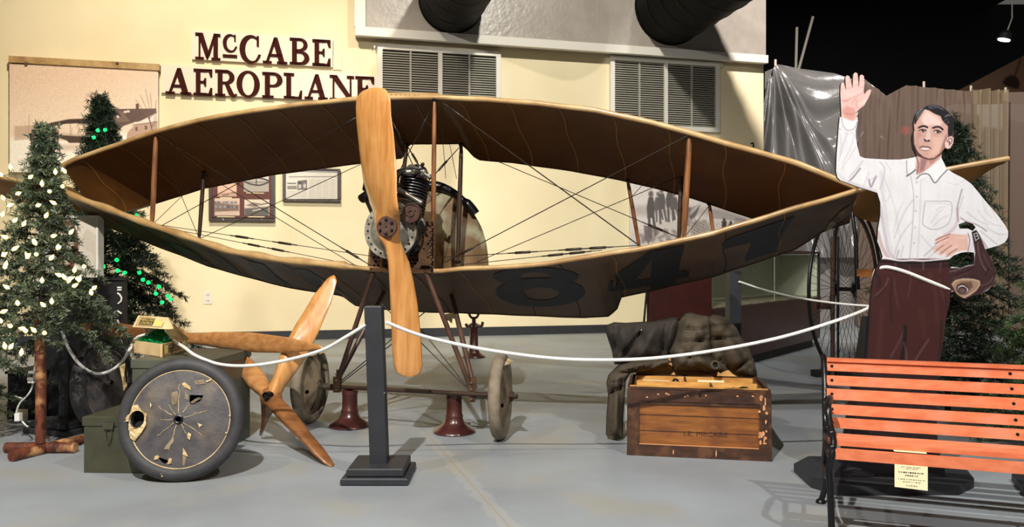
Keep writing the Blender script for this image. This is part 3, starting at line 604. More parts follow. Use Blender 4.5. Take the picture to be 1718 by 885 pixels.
# ---------------------------------------------------------------- the aeroplane
TH = math.radians(15.5); U = Vector((math.cos(TH), -math.sin(TH), 0)); V_ = Vector((math.sin(TH), math.cos(TH), 0)); Yc = 4.72; Xc = (680-CX)/F*Yc
def plan(t, b): return Vector((Xc+t*U.x+b*V_.x, Yc+t*U.y+b*V_.y, 0))
def tof(px, b):
    k = (px-CX)/F; # Xc+tUx+bVx = k(Yc+tUy+bVy)
    return (k*(Yc+b*V_.y)-Xc-b*V_.x)/(U.x-k*U.y)
def A(px, py, b): q = plan(tof(px, b), b); q.z = Z(py, q.y); return q
def pxof(p): return CX+F*p.x/p.y
UL = [(60, 300), (95, 285), (130, 268), (200, 244), (262, 223), (330, 205), (400, 192), (500, 178), (607, 168), (680, 166), (740, 166), (820, 170), (900, 176), (1000, 188), (1100, 210), (1155, 225), (1205, 240), (1332, 275), (1429, 314), (1445, 321)]
UT = [(60, 378), (150, 366), (225, 353), (260, 342), (343, 316), (460, 293), (605, 274), (675, 265), (684, 242), (775, 241), (790, 257), (800, 268), (860, 273), (960, 287), (1040, 302), (1108, 318), (1159, 332), (1270, 369), (1330, 378), (1400, 377), (1480, 365)]
LL = [(60, 305), (111, 328), (158, 345), (249, 379), (330, 406), (382, 424), (474, 440), (541, 446), (623, 454), (680, 457), (740, 457), (780, 453), (860, 450), (925, 444), (982, 434), (1069, 421), (1142, 406), (1200, 393), (1327, 354), (1434, 324), (1445, 320)]
LT = [(60, 336), (180, 380), (260, 412), (303, 428), (351, 447), (412, 464), (486, 483), (575, 496), (596, 512), (620, 517), (706, 523), (780, 525), (979, 533), (1022, 530), (1037, 516), (1041, 499), (1091, 488), (1200, 463), (1256, 444), (1332, 419), (1384, 386), (1430, 372), (1480, 365)]
tL, tR = tof(104, 0), tof(1440, 0)
def sm(x, a, b): x = min(1, max(0, (x-a)/(b-a))); return x*x*(3-2*x)
def tau(t): return abs(t/(tL if t < 0 else tR))
def chordU(t):
    q = plan(t, .65); x = pxof(q); cut = sm(x, 672, 692)*(1-sm(x, 775, 805)); return .66*(1-.55*sm(tau(t), .86, 1.0))-.14*cut
def chordL(t):
    q = plan(t, .70); x = pxof(q); ext = sm(x, 570, 600)*(1-sm(x, 1024, 1044)); return .64*(1-.5*sm(tau(t), .88, 1.0))+.09*ext
def wing_pt(t, f, low, top=False):
    le = plan(t, 0); z0 = Z(interp(LL if low else UL, pxof(le)), le.y); c = (chordL if low else chordU)(t); te = plan(t, c); z1 = Z(interp(LT if low else UT, pxof(te)), te.y)
    q = plan(t, c*f); cam_ = c*.22*f*(1-f); q.z = z0+(z1-z0)*f+cam_*(1 if not low else .55)
    per = .31; ph = (t-.05)/per; q.z += (-.007 if low else .004)*math.sin(PI*(ph % 1))**2*(1 if .05 < f < .98 else .3)
    if top: q.z += c*.085*math.sqrt(max(f, 0))*(1-f)*2+.004
    return q
TR = thing('biplane', 'antique canvas biplane with lens-shaped wings on red jack stands', 'aeroplane', plan(0, 0))
NU, NV = 240, 15
def wing(low):
    q = MB(); lab = 'lower_wing' if low else 'upper_wing'
    bot = lambda u, v: wing_pt(tL+(tR-tL)*u, v**1.3, low)
    topf = lambda u, v: wing_pt(tL+(tR-tL)*u, (1-v)**1.3, low, True)
    q.grid(bot, NU, NV)
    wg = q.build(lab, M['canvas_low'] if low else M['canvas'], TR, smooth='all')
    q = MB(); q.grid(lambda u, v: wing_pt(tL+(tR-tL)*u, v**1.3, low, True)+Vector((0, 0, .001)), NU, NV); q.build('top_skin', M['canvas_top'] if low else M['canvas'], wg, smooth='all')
    # leading edge spar and trailing edge cord
    pts = [wing_pt(tL+(tR-tL)*i/120, 0, low) for i in range(121)]
    rr = [(.024 if low else .016)*(1 if (i < 52 or not low) else .62)*(1+.16*math.sin(i*.9)*(1 if i < 52 and low else .2)) for i in range(121)]
    q = MB(); q.tube([p+Vector((0, 0, r*.55)) for p, r in zip(pts, rr)], rr, 10); q.build('leading_edge', M['tan_rail'], wg, smooth=True)
    pts = [wing_pt(tL+(tR-tL)*i/160, 1, low) for i in range(161)]
    q = MB(); q.tube(pts, .006, 6); q.build('trailing_edge', M['tape_dark'], wg, smooth=True)
    n = 0; t = tL+.16
    while t < tR-.1:
        q = MB(); q.tube([wing_pt(t+.01*math.sin(k), f, low)-Vector((0, 0, .003)) for k, f in enumerate([.02, .1, .2, .3, .4, .5, .6, .7, .8, .9, .99])], .0035, 5, flat=.5); q.build('rib_seam', M['tape'] if (n % 3 == 0 or not low) else M['tape_dark'], wg); t += .31; n += 1
    return wg
uw = wing(False); lw = wing(True)
def winv(px, py):
    f = .5; t = tof(px, .33)
    for _ in range(14):
        def proj(t, f): p = wing_pt(t, f, True); return pxof(p), CY-(p.z-H)/p.y*F
        x, y = proj(t, f); e = 1e-3; xa, ya = proj(t+e, f); xb, yb = proj(t, f+e)
        a, b, c, d = (xa-x)/e, (xb-x)/e, (ya-y)/e, (yb-y)/e; det = a*d-b*c
        if abs(det) < 1e-6: break
        dx, dy = px-x, py-y; t += max(-.3, min(.3, (d*dx-b*dy)/det)); f += max(-.3, min(.3, (a*dy-c*dx)/det)); f = min(1.0, max(0.0, f))
    return t, f
def wmap(off=.004):
    def fn(x, y):
        t, f = winv(x, y); a = wing_pt(t, f, True); cn = (Vector((0, 0, H))-a); cn = Vector((-V_.x*.35, -V_.y*.35, -1)).normalized(); return a+cn*off
    return fn
el = lambda cx, cy, rx, ry, n=36: [(cx+rx*math.cos(2*PI*i/n), cy+ry*math.sin(2*PI*i/n)) for i in range(n)]
def digit(loops, lab, off=.004): q = MB(); q.cdt(loops, wmap(off), step=7); q.build('painted_digit', M['digit'], lw, label=lab)
lo8 = el(907, 490, 75, 24); q = MB(); q.cdt([el(899, 464, 72, 15.5), el(899, 463.5, 25, 7, 20)], wmap(.004), step=7); q.cdt([lo8, el(908.5, 492.5, 30, 11, 24)], wmap(.0045), step=7); q.build('painted_digit', M['digit'], lw, label='navy painted figure 8')
digit([[(1018.6, 489.5), (1020, 477), (1040, 456), (1087, 424), (1094, 421), (1149, 411), (1143, 432), (1138, 454), (1156, 454), (1156, 464), (1135, 468), (1131, 478), (1091, 485.5), (1091, 479)], [(1065.6, 470), (1094, 435), (1091.6, 467)]], 'navy painted figure 4')
digit([[(1211, 409), (1226, 398), (1333, 362), (1315, 388), (1300, 422), (1250, 438), (1262, 406), (1228, 414), (1214, 418)]], 'navy painted figure 7')
digit([[(345, 421), (363, 426), (392, 447), (409, 462), (388, 457), (366, 442)]], 'dark painted stripe under the left wing')
digit([[(412, 436), (442, 443), (462, 462), (486, 479), (455, 472), (430, 458)]], 'dark painted stripe under the left wing')
digit([[(490, 450), (515, 452), (545, 470), (577, 492), (545, 489), (516, 474)]], 'dark painted stripe under the left wing')
digit([[(272, 405), (292, 407), (330, 425), (345, 440), (318, 432), (295, 420)]], 'dark painted stripe under the left wing')
# torn light patch and flap by the right tip
q = MB(); q.cdt([[(1384, 385), (1392, 372), (1412, 352), (1428, 342), (1422, 352), (1404, 372), (1388, 389)]], wmap(.007), step=6); q.build('torn_fabric', M['disc_tan'], lw)
q = MB(); p0 = wing_pt(tof(742, .6), .9, True); q.cdt([[(0, 0), (.06, .01), (.075, -.04), (.05, -.03), (.045, -.07), (.02, -.045), (.0, -.06)]], lambda x, y: p0+Vector((x*1.0, .01-.3*y, y*1.0-.045)), thick=(0, .004, 0)); q.build('torn_fabric', M['torn'], lw)
# ailerons carried outside the tips
def aileron(px0, py0, px1, py1, b0, b1, mid, lab):
    p0 = A(px0, py0, b0); t1 = tof(px1, b0+.1); p1 = plan(t1, b0+.1); p1.z = Z(py1, p1.y); q = MB(); n = 26
    def fn(u, v, top=0):
        c = b1*(math.sin(min(1, u*2.2+.25)*PI/2))*(1-sm(u, .62, 1.0)*.9); p = p0.lerp(p1, u)+V_*(c*v); p.z += -.18*c*v*2.2+top*.05*math.sqrt(v)*(1-v)*2*(1-u*.6)+.03*math.sin(u*PI)*mid; return p
    q.grid(lambda u, v: fn(u, v), n, 9); a = q.build('aileron', M['canvas_tip_lit'], TR, smooth='all')
    q = MB(); q.grid(lambda u, v: fn(u, v, 1)+Vector((0, 0, .002)), n, 9); q.build('top_skin', M['canvas_tip_lit'], a, smooth='all')
    q = MB(); q.tube([fn(i/n, 0) for i in range(n+1)], .014, 8); q.build('leading_edge', M['tan_rail'], a, smooth=True)
aileron(1432, 322, 1692, 266, .05, .50, .4, 'right'); aileron(110, 318, -150, 276, .05, .50, .4, 'left')
def tubepart(name, pts, r, m, parent=TR, n=10, **k): q = MB(); q.tube(pts, r, n, **k); return q.build(name, m, parent, smooth=True)
for (a, b, bb, r, m) in (((262, 224), (255, 379), .03, .016, 'strut'), ((1157, 226), (1147, 403), .03, .016, 'strut'), ((729, 168), (726, 455), .0, .013, 'strut'), ((644, 168), (640, 455), .0, .013, 'strut'),
                         ((342, 290), (334, 402), .50, .014, 'dark_strut'), ((1143, 293), (1139, 402), .50, .013, 'dark_strut'), ((774, 243), (768, 440), .45, .014, 'dark_strut'), ((683, 243), (668, 360), .45, .013, 'dark_strut'),
                         ((1053, 303), (1073, 417), .60, .012, 'strut'), ((1190, 343), (1197, 394), .60, .011, 'strut')):
    p, q_ = A(a[0], a[1], bb), A(b[0], b[1], bb)
    s = tubepart('strut', [p, p.lerp(q_, .1), p.lerp(q_, .5), p.lerp(q_, .9), q_], [r*.7, r, r*1.15, r, r*.7], M[m])
    for e in (p, q_): MB().sphere(e, r*1.5, 8, (1, 1, .7)).build('end_fitting', M['iron'], s, smooth=True)
def wire(a, b, ba, bb=None, r=.0028, tb=None):
    p, q_ = A(*a, ba), A(*b, bb if bb is not None else ba); s = tubepart('bracing_wire', [p, q_], r, M['wire'], n=6)
    for k in (tb or []):
        c = p.lerp(q_, k); d = (q_-p).normalized(); MB().tube([c-d*.09, c-d*.05, c-d*.045, c+d*.045, c+d*.05, c+d*.09], [.004, .004, .008, .008, .004, .004], 8).build('turnbuckle', M['wire'], s, smooth=True)
for w_ in [((742, 172), (1072, 412), 0, None, .0036, [.08]), ((1155, 227), (745, 441), 0, None, .003, [.9]), ((262, 226), (622, 446), 0, None, .003, [.92]), ((605, 194), (262, 384), 0, None, .0028, [.05]),
           ((342, 292), (600, 448), .5, None, .0026, None), ((605, 276), (337, 400), .5, None, .0026, None), ((262, 377), (622, 430), 0, None, .0022, [.42, .62]), ((265, 380), (600, 446), .3, None, .0022, [.5, .62]),
           ((745, 432), (1072, 412), .0, None, .0024, [.42, .68, .8]), ((760, 446), (1010, 420), .3, None, .0022, [.7, .84]), ((790, 252), (1137, 398), .5, None, .0026, [.9]), ((1141, 296), (800, 440), .5, None, .0026, None),
           ((727, 176), (668, 292), 0, .1, .003, [.3]), ((655, 196), (706, 306), 0, .1, .003, [.3]), ((772, 246), (712, 312), .45, .2, .003, [.5]), ((684, 246), (714, 296), .45, .3, .003, [.4]), ((742, 180), (766, 300), .0, .4, .002, None),
           ((1155, 228), (1060, 330), 0, .5, .002, None), ((262, 228), (334, 400), 0, .5, .0022, None), ((255, 378), (342, 294), 0, .5, .0022, None), ((738, 172), (748, 300), .0, .3, .002, None), ((1147, 400), (1190, 345), .0, .6, .002, None)]: wire(*w_[:4], r=w_[4], tb=w_[5])
# centre rail with lightening holes above the wing, mount plates
q = MB(); p0, p1 = A(648, 165, -.01), A(736, 166, -.01); hl = []
L_ = (p1-p0).length; d_ = (p1-p0).normalized()
hl = [el(.035+i*(L_-.07)/9, .018, .007, .007, 10) for i in range(10)]
q.cdt([[(0, 0), (L_, 0), (L_, .036), (0, .036)]]+hl, lambda x, y: p0+d_*x+Vector((0, 0, y)), thick=V_*.006); q.build('drilled_rail', M['tan_rail'], TR)
# propeller
def blade(mb, st, n=18, ax=None):
    """st: (centre, half-chord vector, thickness vector)"""
    rings = []
    for c, h, t in st:
        c, h, t = Vector(c), Vector(h), Vector(t); rings.append([c+h*math.cos(2*PI*k/n)+t*(math.sin(2*PI*k/n)*(1-.35*math.cos(2*PI*k/n))) for k in range(n)])
    vs = [p for r in rings for p in r]; m = len(rings); fs = []
    for i in range(m-1):
        for k in range(n): fs.append((i*n+k, i*n+(k+1) % n, (i+1)*n+(k+1) % n, (i+1)*n+k))
    fs += [tuple(range(n))[::-1], tuple(range((m-1)*n, m*n))]; mb.add(vs, fs)
def blade_px(mb, rows, Y, samples=40):
    """rows: (py, left px, right px, twist deg, thickness m), densified along py"""
    pys = [r[0] for r in rows]; st = []
    for i in range(samples+1):
        k = .5-.5*math.cos(PI*i/samples); py = pys[0]+(pys[-1]-pys[0])*k
        s_ = 1 if pys[-1] > pys[0] else -1; xs = [s_*v for v in pys]
        g = lambda j: float(np.interp(s_*py, xs, [r[j] for r in rows]))
        l, r, tw, th = g(1), g(2), math.radians(g(3)), g(4); c = P((l+r)/2, py, Y); hw = (r-l)/2/F*Y
        hw /= (U.x+V_.x*math.tan(tw)-(c.x/c.y)*(U.y+V_.y*math.tan(tw))); st.append((c, U*hw*1.0+V_*hw*math.tan(tw), (V_*1.0-U*math.tan(tw)*.3)*th))
    blade(mb, st)
Yp = 4.50; q = MB()
blade_px(q, [(148, 618, 630, -18, .006), (150, 609, 640, -18, .009), (154, 602, 647, -18, .012), (162, 597.5, 652, -19, .014), (175, 596, 655, -20, .016), (200, 597, 656, -22, .018), (230, 600, 660, -25, .02), (265, 604, 663, -28, .024), (300, 609, 665, -34, .028), (335, 620, 665, -42, .034), (355, 629, 668, -45, .045), (370, 632, 670, -30, .06), (385, 633, 671, 0, .065), (400, 637, 671, 25, .06), (415, 646, 676, 42, .045), (440, 651, 687, 40, .034), (470, 653, 694, 34, .028), (510, 655, 701, 28, .024), (550, 657, 705, 24, .02), (590, 658, 708, 20, .017), (615, 661, 708.5, 18, .015), (625, 665, 706, 18, .012), (630, 671, 701, 18, .009), (632.5, 680, 694, 18, .006)], Yp, 90)
pr = q.build('propeller', M['prop'], TR, smooth='all')
hc = P(650, 381, Yp-.066); q = MB(); q.lathe([(.001, .016), (.058, .016), (.062, .012), (.062, 0)], hc, -V_, 36); hp = q.build('hub_plate', M['rust'], pr, smooth=True)
e1 = Vector((1, 0, 0)); e2 = Vector((0, 0, 1))
for k in range(6):
    a = PI/6+k*PI/3; c = hc+(U*math.cos(a)+e2*math.sin(a))*.042-V_*.014; MB().lathe([(.009, 0), (.009, .009), (.006, .012), (.001, .013)], c, -V_, 6).build('hub_bolt', M['engine_black'], pr)
MB().lathe([(.006, 0), (.006, .004)], hc-V_*.014, -V_, 10).build('hub_bolt', M['hole'], pr)
# engine
E = thing('engine_block', 'x', 'x'); bpy.data.objects.remove(E)
def ep(px, py, b): return A(px, py, b)
cc = A(658, 388, -.08); q = MB()
q.lathe([(.05, -.09), (.10, -.07), (.13, -.03), (.155, 0), (.155, .02), (.135, .03), (.13, .12), (.10, .16)], cc, V_, 40)
eng = q.build('engine', M['cast'], TR, smooth=True)
q = MB(); ri = .165
q.cdt([el(0, 0, .17, .17, 60), el(0, 0, .125, .125, 50)]+[el(.148*math.cos(2*PI*k/22), .148*math.sin(2*PI*k/22), .0075, .0075, 8) for k in range(22)], lambda x, y: cc+U*x+e2*y-V_*.03, thick=V_*.02)
q.build('drilled_ring', M['cast'], eng)
MB().lathe([(.001, 0), (.168, 0)], cc-V_*.006, V_, 30, cap=False).build('ring_hole_shade', M['hole'], eng)  # dark disc standing in for the shade behind the drilled ring
def cylinder(base, top, r, parent):
    d = (top-base).normalized(); L = (top-base).length; prof = []; n = 13
    for i in range(n): h = L*(.12+.74*i/n); prof += [(r*.72, h), (r, h+.002), (r, h+.006), (r*.72, h+.008)]
    prof = [(r*.7, 0)]+prof+[(r*.74, L*.87), (r*.8, L*.9), (r*.7, L*.97), (.01, L)]
    q = MB(); q.lathe(prof, base, d, 28); c = q.build('cylinder', M['fin'], parent, smooth=True); return c, d
b0, t0_ = A(684, 372, .02), A(699, 288, .10); c1, d1 = cylinder(b0, t0_, .094, eng)
b1, t1_ = A(650, 362, .10), A(612, 292, .14); cylinder(A(645, 366, .06), A(622, 316, .12), .07, eng)
q = MB(); q.lathe([(.07, 0), (.075, .02), (.06, .045), (.02, .05)], t0_-d1*.02, d1, 20); q.build('cylinder_head', M['steel'], eng, smooth=True)
tubepart('intake_pipe', smooth_path([A(664, 322, .0), A(664, 300, .0), A(670, 290, .0), A(684, 289, .02), A(700, 289, .04)]), [.026]*25 and .022, M['steel'], eng)
tubepart('pushrod_tube', [A(668, 318, -.1), A(708, 341, -.1)], .016, M['steel'], eng)
tubepart('exhaust_stub', [A(634, 318, .1), A(617, 326, .05), A(607, 334, .0)], [.03, .026, .03], M['engine_black'], eng)
tubepart('exhaust_stub', [A(630, 302, .1), A(616, 300, .05), A(613, 318, .0)], [.02, .022, .02], M['engine_black'], eng)
tubepart('ignition_lead', smooth_path([A(666, 316, -.1), A(670, 296, -.12), A(686, 283, -.1), A(706, 286, -.05)]), .005, M['iron'], eng)
for (x, y, b, r, m) in ((694, 288, -.02, .016, 'steel'), (703, 284, .0, .014, 'steel'), (709, 290, -.02, .016, 'steel'), (714, 296, .02, .014, 'steel'), (722, 297, .02, .010, 'steel'), (699, 280, .05, .013, 'engine_black'), (708, 278, .05, .012, 'engine_black')):
    MB().lathe([(r*.6, -.02), (r, -.012), (r, .012), (r*.6, .02)], A(x, y, b), (.5, -.2, .8), 8).build('rocker_fitting', M[m], eng)
tubepart('rocker_arm', [A(690, 284, -.02), A(706, 287, -.03), A(722, 298, .0)], .009, M['steel'], eng)
pc = A(691, 358, -.15); q = MB(); q.lathe([(.001, .012), (.012, .012), (.014, .02), (.02, .02), (.022, .010), (.05, .010), (.052, .018), (.056, .018), (.058, .0), (.058, -.02)], pc, -V_, 36); q.build('timing_disc', M['rust'], eng, smooth=True)
for k in range(2): MB().lathe([(.004, 0), (.004, .004)], pc+U*(.03*math.cos(.5+PI*k))+e2*(.03*math.sin(.5+PI*k))-V_*.012, -V_, 8).build('disc_screw', M['hole'], eng)
q = MB(); q.hexa([A(668, 372, -.06), A(702, 378, -.06), A(702, 378, .1), A(668, 372, .1)], [A(668, 330, -.06), A(690, 336, -.06), A(690, 336, .1), A(668, 330, .1)]); q.build('timing_case', M['cast'], eng)
tubepart('oil_pump', [A(700, 420, -.05), A(684, 400, -.08), A(676, 384, -.06)], [.03, .04, .03], M['engine_black'], eng)
tubepart('oil_line', smooth_path([A(712, 386, -.1), A(706, 372, -.12), A(704, 402, -.1), A(690, 418, -.1), A(678, 440, -.1)]), .008, M['iron'], eng)
q = MB(); q.sphere(A(676, 350, -.05), .045, 14, (1, .8, 1.2)); q.sphere(A(707, 374, -.08), .03, 12, (.9, .9, 1.3)); q.build('carburettor_bowl', M['cast'], eng, smooth=True)
# drilled mount plates
def drilled(x0, x1, y0, y1, b, holes, m='rust', notch=None, hr=2.2):
    o = A(x0, y1, b); s_ = F/o.y; q = MB(); Wd = (A(x1, y1, b)-o).length; Ht = (y1-y0)/s_
    lp = notch or [(0, 0), (1, 0), (1, 1), (0, 1)]; lp = [(a*Wd, c*Ht) for a, c in lp]
    hs = [el((hx-x0)/(x1-x0)*Wd, (y1-hy)/s_, hr/s_, hr/s_*.8, 8) for hx, hy in holes]
    q.cdt([lp]+hs, lambda x, y: o+U*x+e2*y, thick=V_*.008); pl = q.build('drilled_plate', M[m], eng); 
    q = MB(); q.cdt([[(a*.98+.01*Wd, c*.98) for a, c in lp]], lambda x, y: o+U*x+e2*y+V_*.03); q.build('plate_hole_shade', M['hole'], eng)  # near-black sheet imitates the shade behind the drilled holes
    return pl
hs = [(628+i*6.5+(3 if j % 2 else 0), 418+j*7) for j in range(5) for i in range(4)]+[(680+i*7+(3.5 if j % 2 else 0), 423+j*6.6) for j in range(4) for i in range(6)]
hs = [h for h in hs if not (648 < h[0] < 676)]
drilled(621, 722, 406, 450, .0, hs, notch=[(0, 0), (1, 0), (1, 1), (.72, .98), (.62, .7), (.42, .7), (.3, .9), (.1, 1.15), (.03, 1.9), (0, 1.9)], hr=2.4)
drilled(702, 724, 370, 446, -.05, [(709, 384), (709, 391), (709, 398), (716, 386), (717, 396), (711, 418), (718, 410), (718, 432)], 'plate', hr=1.9)
q = MB(); q.hexa([A(704, 372, -.09), A(718, 372, -.09), A(718, 372, .0), A(704, 372, .0)], [A(706, 364, -.09), A(716, 364, -.09), A(716, 364, 0), A(706, 364, 0)]); q.build('bracket', M['plate'], eng)
for k in range(16):
    MB().lathe([(.006, 0), (.006, .012), (.001, .014)], A(724+random.uniform(-3, 3), 372+k*5, -.06), -V_+Vector((.4, 0, 0)), 7).build('rivet_bolt', M['plate'], eng)
q = MB(); q.hexa([A(620, 456, -.02), A(724, 458, -.02), A(724, 458, .12), A(620, 456, .12)], [A(620, 449, -.02), A(722, 450, -.02), A(722, 450, .12), A(620, 449, .12)]); q.build('mount_beam', M['plate'], eng)
# fuselage
sp = [(-.02, A(660, 450, .35), .30, .30), (0, P(722, 452, 5.45), .40, .60), (.1, P(724, 452, 5.60), .42, .64)]
def fus(u, v):
    # u along, v around half ellipse from right-bottom over the top to left-bottom
    Y0, Y1 = 5.30, 8.75; y = Y0+(Y1-Y0)*u**1.15; cx = -.60+.17*u+.02; zb = .98-.46*u; w_ = .42*(1-.86*u); h_ = .60*(1-.80*u)
    a = PI*(v*1.0); k = .62 if u > .01 else 1
    x = cx+w_*(abs(math.cos(a))**.9)*(1 if math.cos(a) > 0 else -1)*(1-.12*math.sin(a)); z = zb+h_*math.sin(a)**.8
    return Vector((x+.010*math.sin(13*v+5*u), y, z+.006*math.sin(17*u+9*v)))
q = MB(); q.grid(fus, 40, 40); n0 = len(q.v)
fz = q.build('fuselage', M['hump'], TR, smooth='all')
q = MB(); q.grid(lambda u, v: fus(.0, v) + (Vector((fus(0, .5).x, fus(0, .5).y+.0, .98))-fus(.0, v))*u*.999 + Vector((0, -.07*math.sin(PI*min(u*1.2, 1)), 0)), 16, 40); q.build('front_fairing', M['hump'], fz, smooth='all')
q = MB(); q.grid(lambda u, v: Vector((fus(u, 1 if v > .5 else 0).x*1.0+(fus(u, 0).x-fus(u, 1).x)*(0)+0, fus(u, 0).y, fus(u, 0).z)) if v in (0, 1) else fus(u, 0).lerp(fus(u, 1), v), 30, 4); q.build('belly', M['hump'], fz)
q = MB(); rim = [fus(.0, v)+Vector((0, -.02, .012)) for v in [.20+.5*i/24 for i in range(25)]]; q.tube(rim, [.02+.012*math.sin(PI*min(1, i/8)) for i in range(25)][::-1] and [.014+.02*(1-abs(i/12-1)) if i > 3 else .034 for i in range(25)], 12); q.build('padded_rim', M['iron'], fz, smooth=True)
tubepart('wire_spoke', [fus(0, .3), A(744, 440, .2)], .002, M['wire'], fz)
# undercarriage
axL, axR = P(530, 648, 5.06), P(868, 666, 4.55)
ax = (axR-axL).normalized(); axle = tubepart('axle', [P(536, 648, 5.05), axR], .014, M['dark_strut']); tubepart('axle_sleeve', [P(792, 663, 4.70), P(832, 665, 4.62)], .021, M['steel'], axle); tubepart('axle_sleeve', [P(556, 650, 5.0), P(536, 648, 5.05)], .022, M['steel'], axle)
fL, fR = P(566, 640, 5.0), P(791, 655, 4.68)
for (a, b, r) in (((A(626, 458, .0)), fL, .014), (A(650, 480, .45), fL, .014), (A(715, 458, .0), fR, .014), (A(755, 485, .45), fR+Vector((.01, .03, .03)), .015)):
    s = tubepart('landing_strut', [a, a.lerp(b, .5), b], [r, r*1.15, r], M['gear'])
for f_ in (fL, fR):
    q = MB(); q.box(f_+Vector((.0, 0, -.02)), (.045, .05, .10)); q.box(f_+Vector((.012, 0, .04)), (.03, .04, .07)); fk = q.build('axle_fork', M['plate'], TR)
    for dz in (-.05, .01, .05): MB().lathe([(.007, 0), (.007, .01)], f_+Vector((.0, -.025, dz)), (0, -1, 0), 6).build('fork_bolt', M['steel'], fk)
for (a, b) in ((P(570, 645, 4.98), A(700, 545, .2)), (P(572, 640, 4.98), A(730, 510, .2)), (P(788, 656, 4.68), A(640, 510, .1)), (P(786, 652, 4.68), A(655, 490, .2))): tubepart('cross_wire', [a, b], .0032, M['wire'])
def aero_wheel(c, sgn):
    ax = Vector((.988, -.152, 0)); r = .235; V_ = Vector((.152, .988, 0)); q = MB(); q.torus(c, ax, r-.036+.03, .030, 56, 14, 1.2); wl = q.build('wheel', M['rubber_tan'], TR, smooth=True)
    holes = [el(.13*math.cos(a), .13*math.sin(a), .020, .013, 8) for a in (.6, 3.4)]+[[(-.05, -.16), (-.0, -.10), (-.02, -.17)], [(.12, -.06), (.16, -.02), (.15, -.08)]]
    e_u = V_.copy(); nrm = ax
    for sd in (1, -1):
        q = MB(); q.cdt([el(0, 0, .208, .208, 40), el(0, 0, .03, .03, 14)]+(holes if sd == sgn else []), lambda x, y: c+e_u*x+e2*y+nrm*sd*(.012+.055*max(0, 1-math.hypot(x, y)/.208)+.003*math.sin(9*math.atan2(y, x))), step=.022)
        q.build('fabric_disc', M['disc_tan'], wl, smooth='all')
    q = MB(); q.lathe([(.012, -.085), (.03, -.075), (.03, .075), (.012, .085)], c, ax, 14); q.build('hub', M['dark_strut'], wl, smooth=True)
    for k in range(3):
        a = 1.2+k*.35; p = c+(e_u*math.cos(a)+e2*math.sin(a))*.2+nrm*sgn*.03; q = MB(); q.add([p, p+e2*.03+nrm*sgn*.01, p+nrm*sgn*.035+e2*.012+e_u*.02, p+e_u*.035], [(0, 1, 2), (0, 2, 3)]); q.build('torn_flap', M['torn'], wl)
cr = P(840, 665, 4.61); cl = P(521, 651, 5.08)
cr.z = .255; cl.z = .255
aero_wheel(cr, 1); aero_wheel(cl, 1)
# jack stands
def jack(px, pyb, pyt, lab, claw=False):
    c = G(px, pyb); ht = Z(pyt, c.y); t = thing('jack_stand', lab, 'stand', c, 'oxide red iron jack stands')
    q = MB(); q.lathe([(.001, 0), (.128, 0), (.132, .008), (.128, .016), (.105, .032), (.075, .052), (.058, .075), (.052, .098)], c, n=36, cap=False); q.build('flared_base', M['jack'], t, smooth=True)
    q = MB(); q.lathe([(.052, .095), (.055, .10), (.055, .108), (.050, .114), (.047, ht-.03), (.050, ht-.028), (.050, ht), (.02, ht)], c, n=30, cap=False); q.build('tube', M['jack'], t, smooth=True)
    if claw:
        q = MB(); q.tube([c+Vector((0, 0, ht-.05)), c+Vector((0, 0, ht+.08))], .022, 10); q.build('screw', M['jack'], t)
        q = MB(); q.tube(smooth_path([c+Vector((-.09, 0, ht+.03)), c+Vector((-.07, 0, ht-.0)), c+Vector((0, 0, ht+.03)), c+Vector((.08, 0, ht)), c+Vector((.10, 0, ht+.05))]), .016, 8); q.build('turning_handle', M['jack'], t, smooth=True)
        q = MB(); q.tube(smooth_path([c+Vector((-.06, 0, ht+.16)), c+Vector((-.03, 0, ht+.10)), c+Vector((.03, 0, ht+.10)), c+Vector((.06, 0, ht+.16))]), .014, 8); q.build('claw', M['jack'], t, smooth=True)
jack(587, 716, 655, 'left of the two front oxide red jack stands under the axle')
jack(762, 726, 662, 'right of the two front oxide red jack stands under the axle')
jack(795, 600, 548, 'oxide red jack stand with a claw head far back beneath the tail', True)
# ---------------------------------------------------------------- rope posts and ropes
def Rz(a): return Matrix.Rotation(a, 3, 'Z')
def bevbox(c, d, R_=None, b=.006):
    q = MB(); c = Vector(c); x, y, z = d[0]/2, d[1]/2, d[2]/2
    o = [(-x, -y), (x, -y), (x, y), (-x, y)]; f = lambda s, zz: [c+((R_ @ Vector((a*(1-s/x), bb*(1-s/y), zz))) if R_ else Vector((a*(1-s/x), bb*(1-s/y), zz))) for a, bb in o]
    q.hexa(f(b, -z), f(0, -z+b)); q.hexa(f(0, -z+b), f(0, z-b)); q.hexa(f(0, z-b), f(b, z)); return q
def rope_post(c, yaw, lab, h=.80, tilt=(0, 0), s=1.0):
    R_ = Rz(yaw); t = thing('rope_post', lab, 'post', c, 'square wooden rope posts')
    bevbox(c+Vector((0, 0, .0175)), (.318*s, .318*s, .035), R_).build('lower_base_tier', M['post'], t)
    bevbox(c+Vector((0, 0, .055)), (.27*s, .27*s, .04), R_).build('upper_base_tier', M['post'], t)
    q = MB(); w_ = .041; o = [(-w_, -w_), (w_, -w_), (w_, w_), (-w_, w_)]; T = Vector((tilt[0], tilt[1], 0))
    q.hexa([c+R_ @ Vector((a, b, .075)) for a, b in o], [c+T+R_ @ Vector((a, b, h-.006)) for a, b in o]); q.hexa([c+T+R_ @ Vector((a, b, h-.006)) for a, b in o], [c+T+R_ @ Vector((a*.9, b*.9, h)) for a, b in o])
    q.build('shaft', M['post'], t); return t
pc_ = Vector(((637-CX)/F*3.78, 3.78, 0)); tp = rope_post(pc_, .0, 'black rope post standing in front of the large propeller', .845, (-.018, -.05))
MB().sphere(P(645, 660, 3.70), .004, 8).build('shaft_screw', M['steel'], tp)
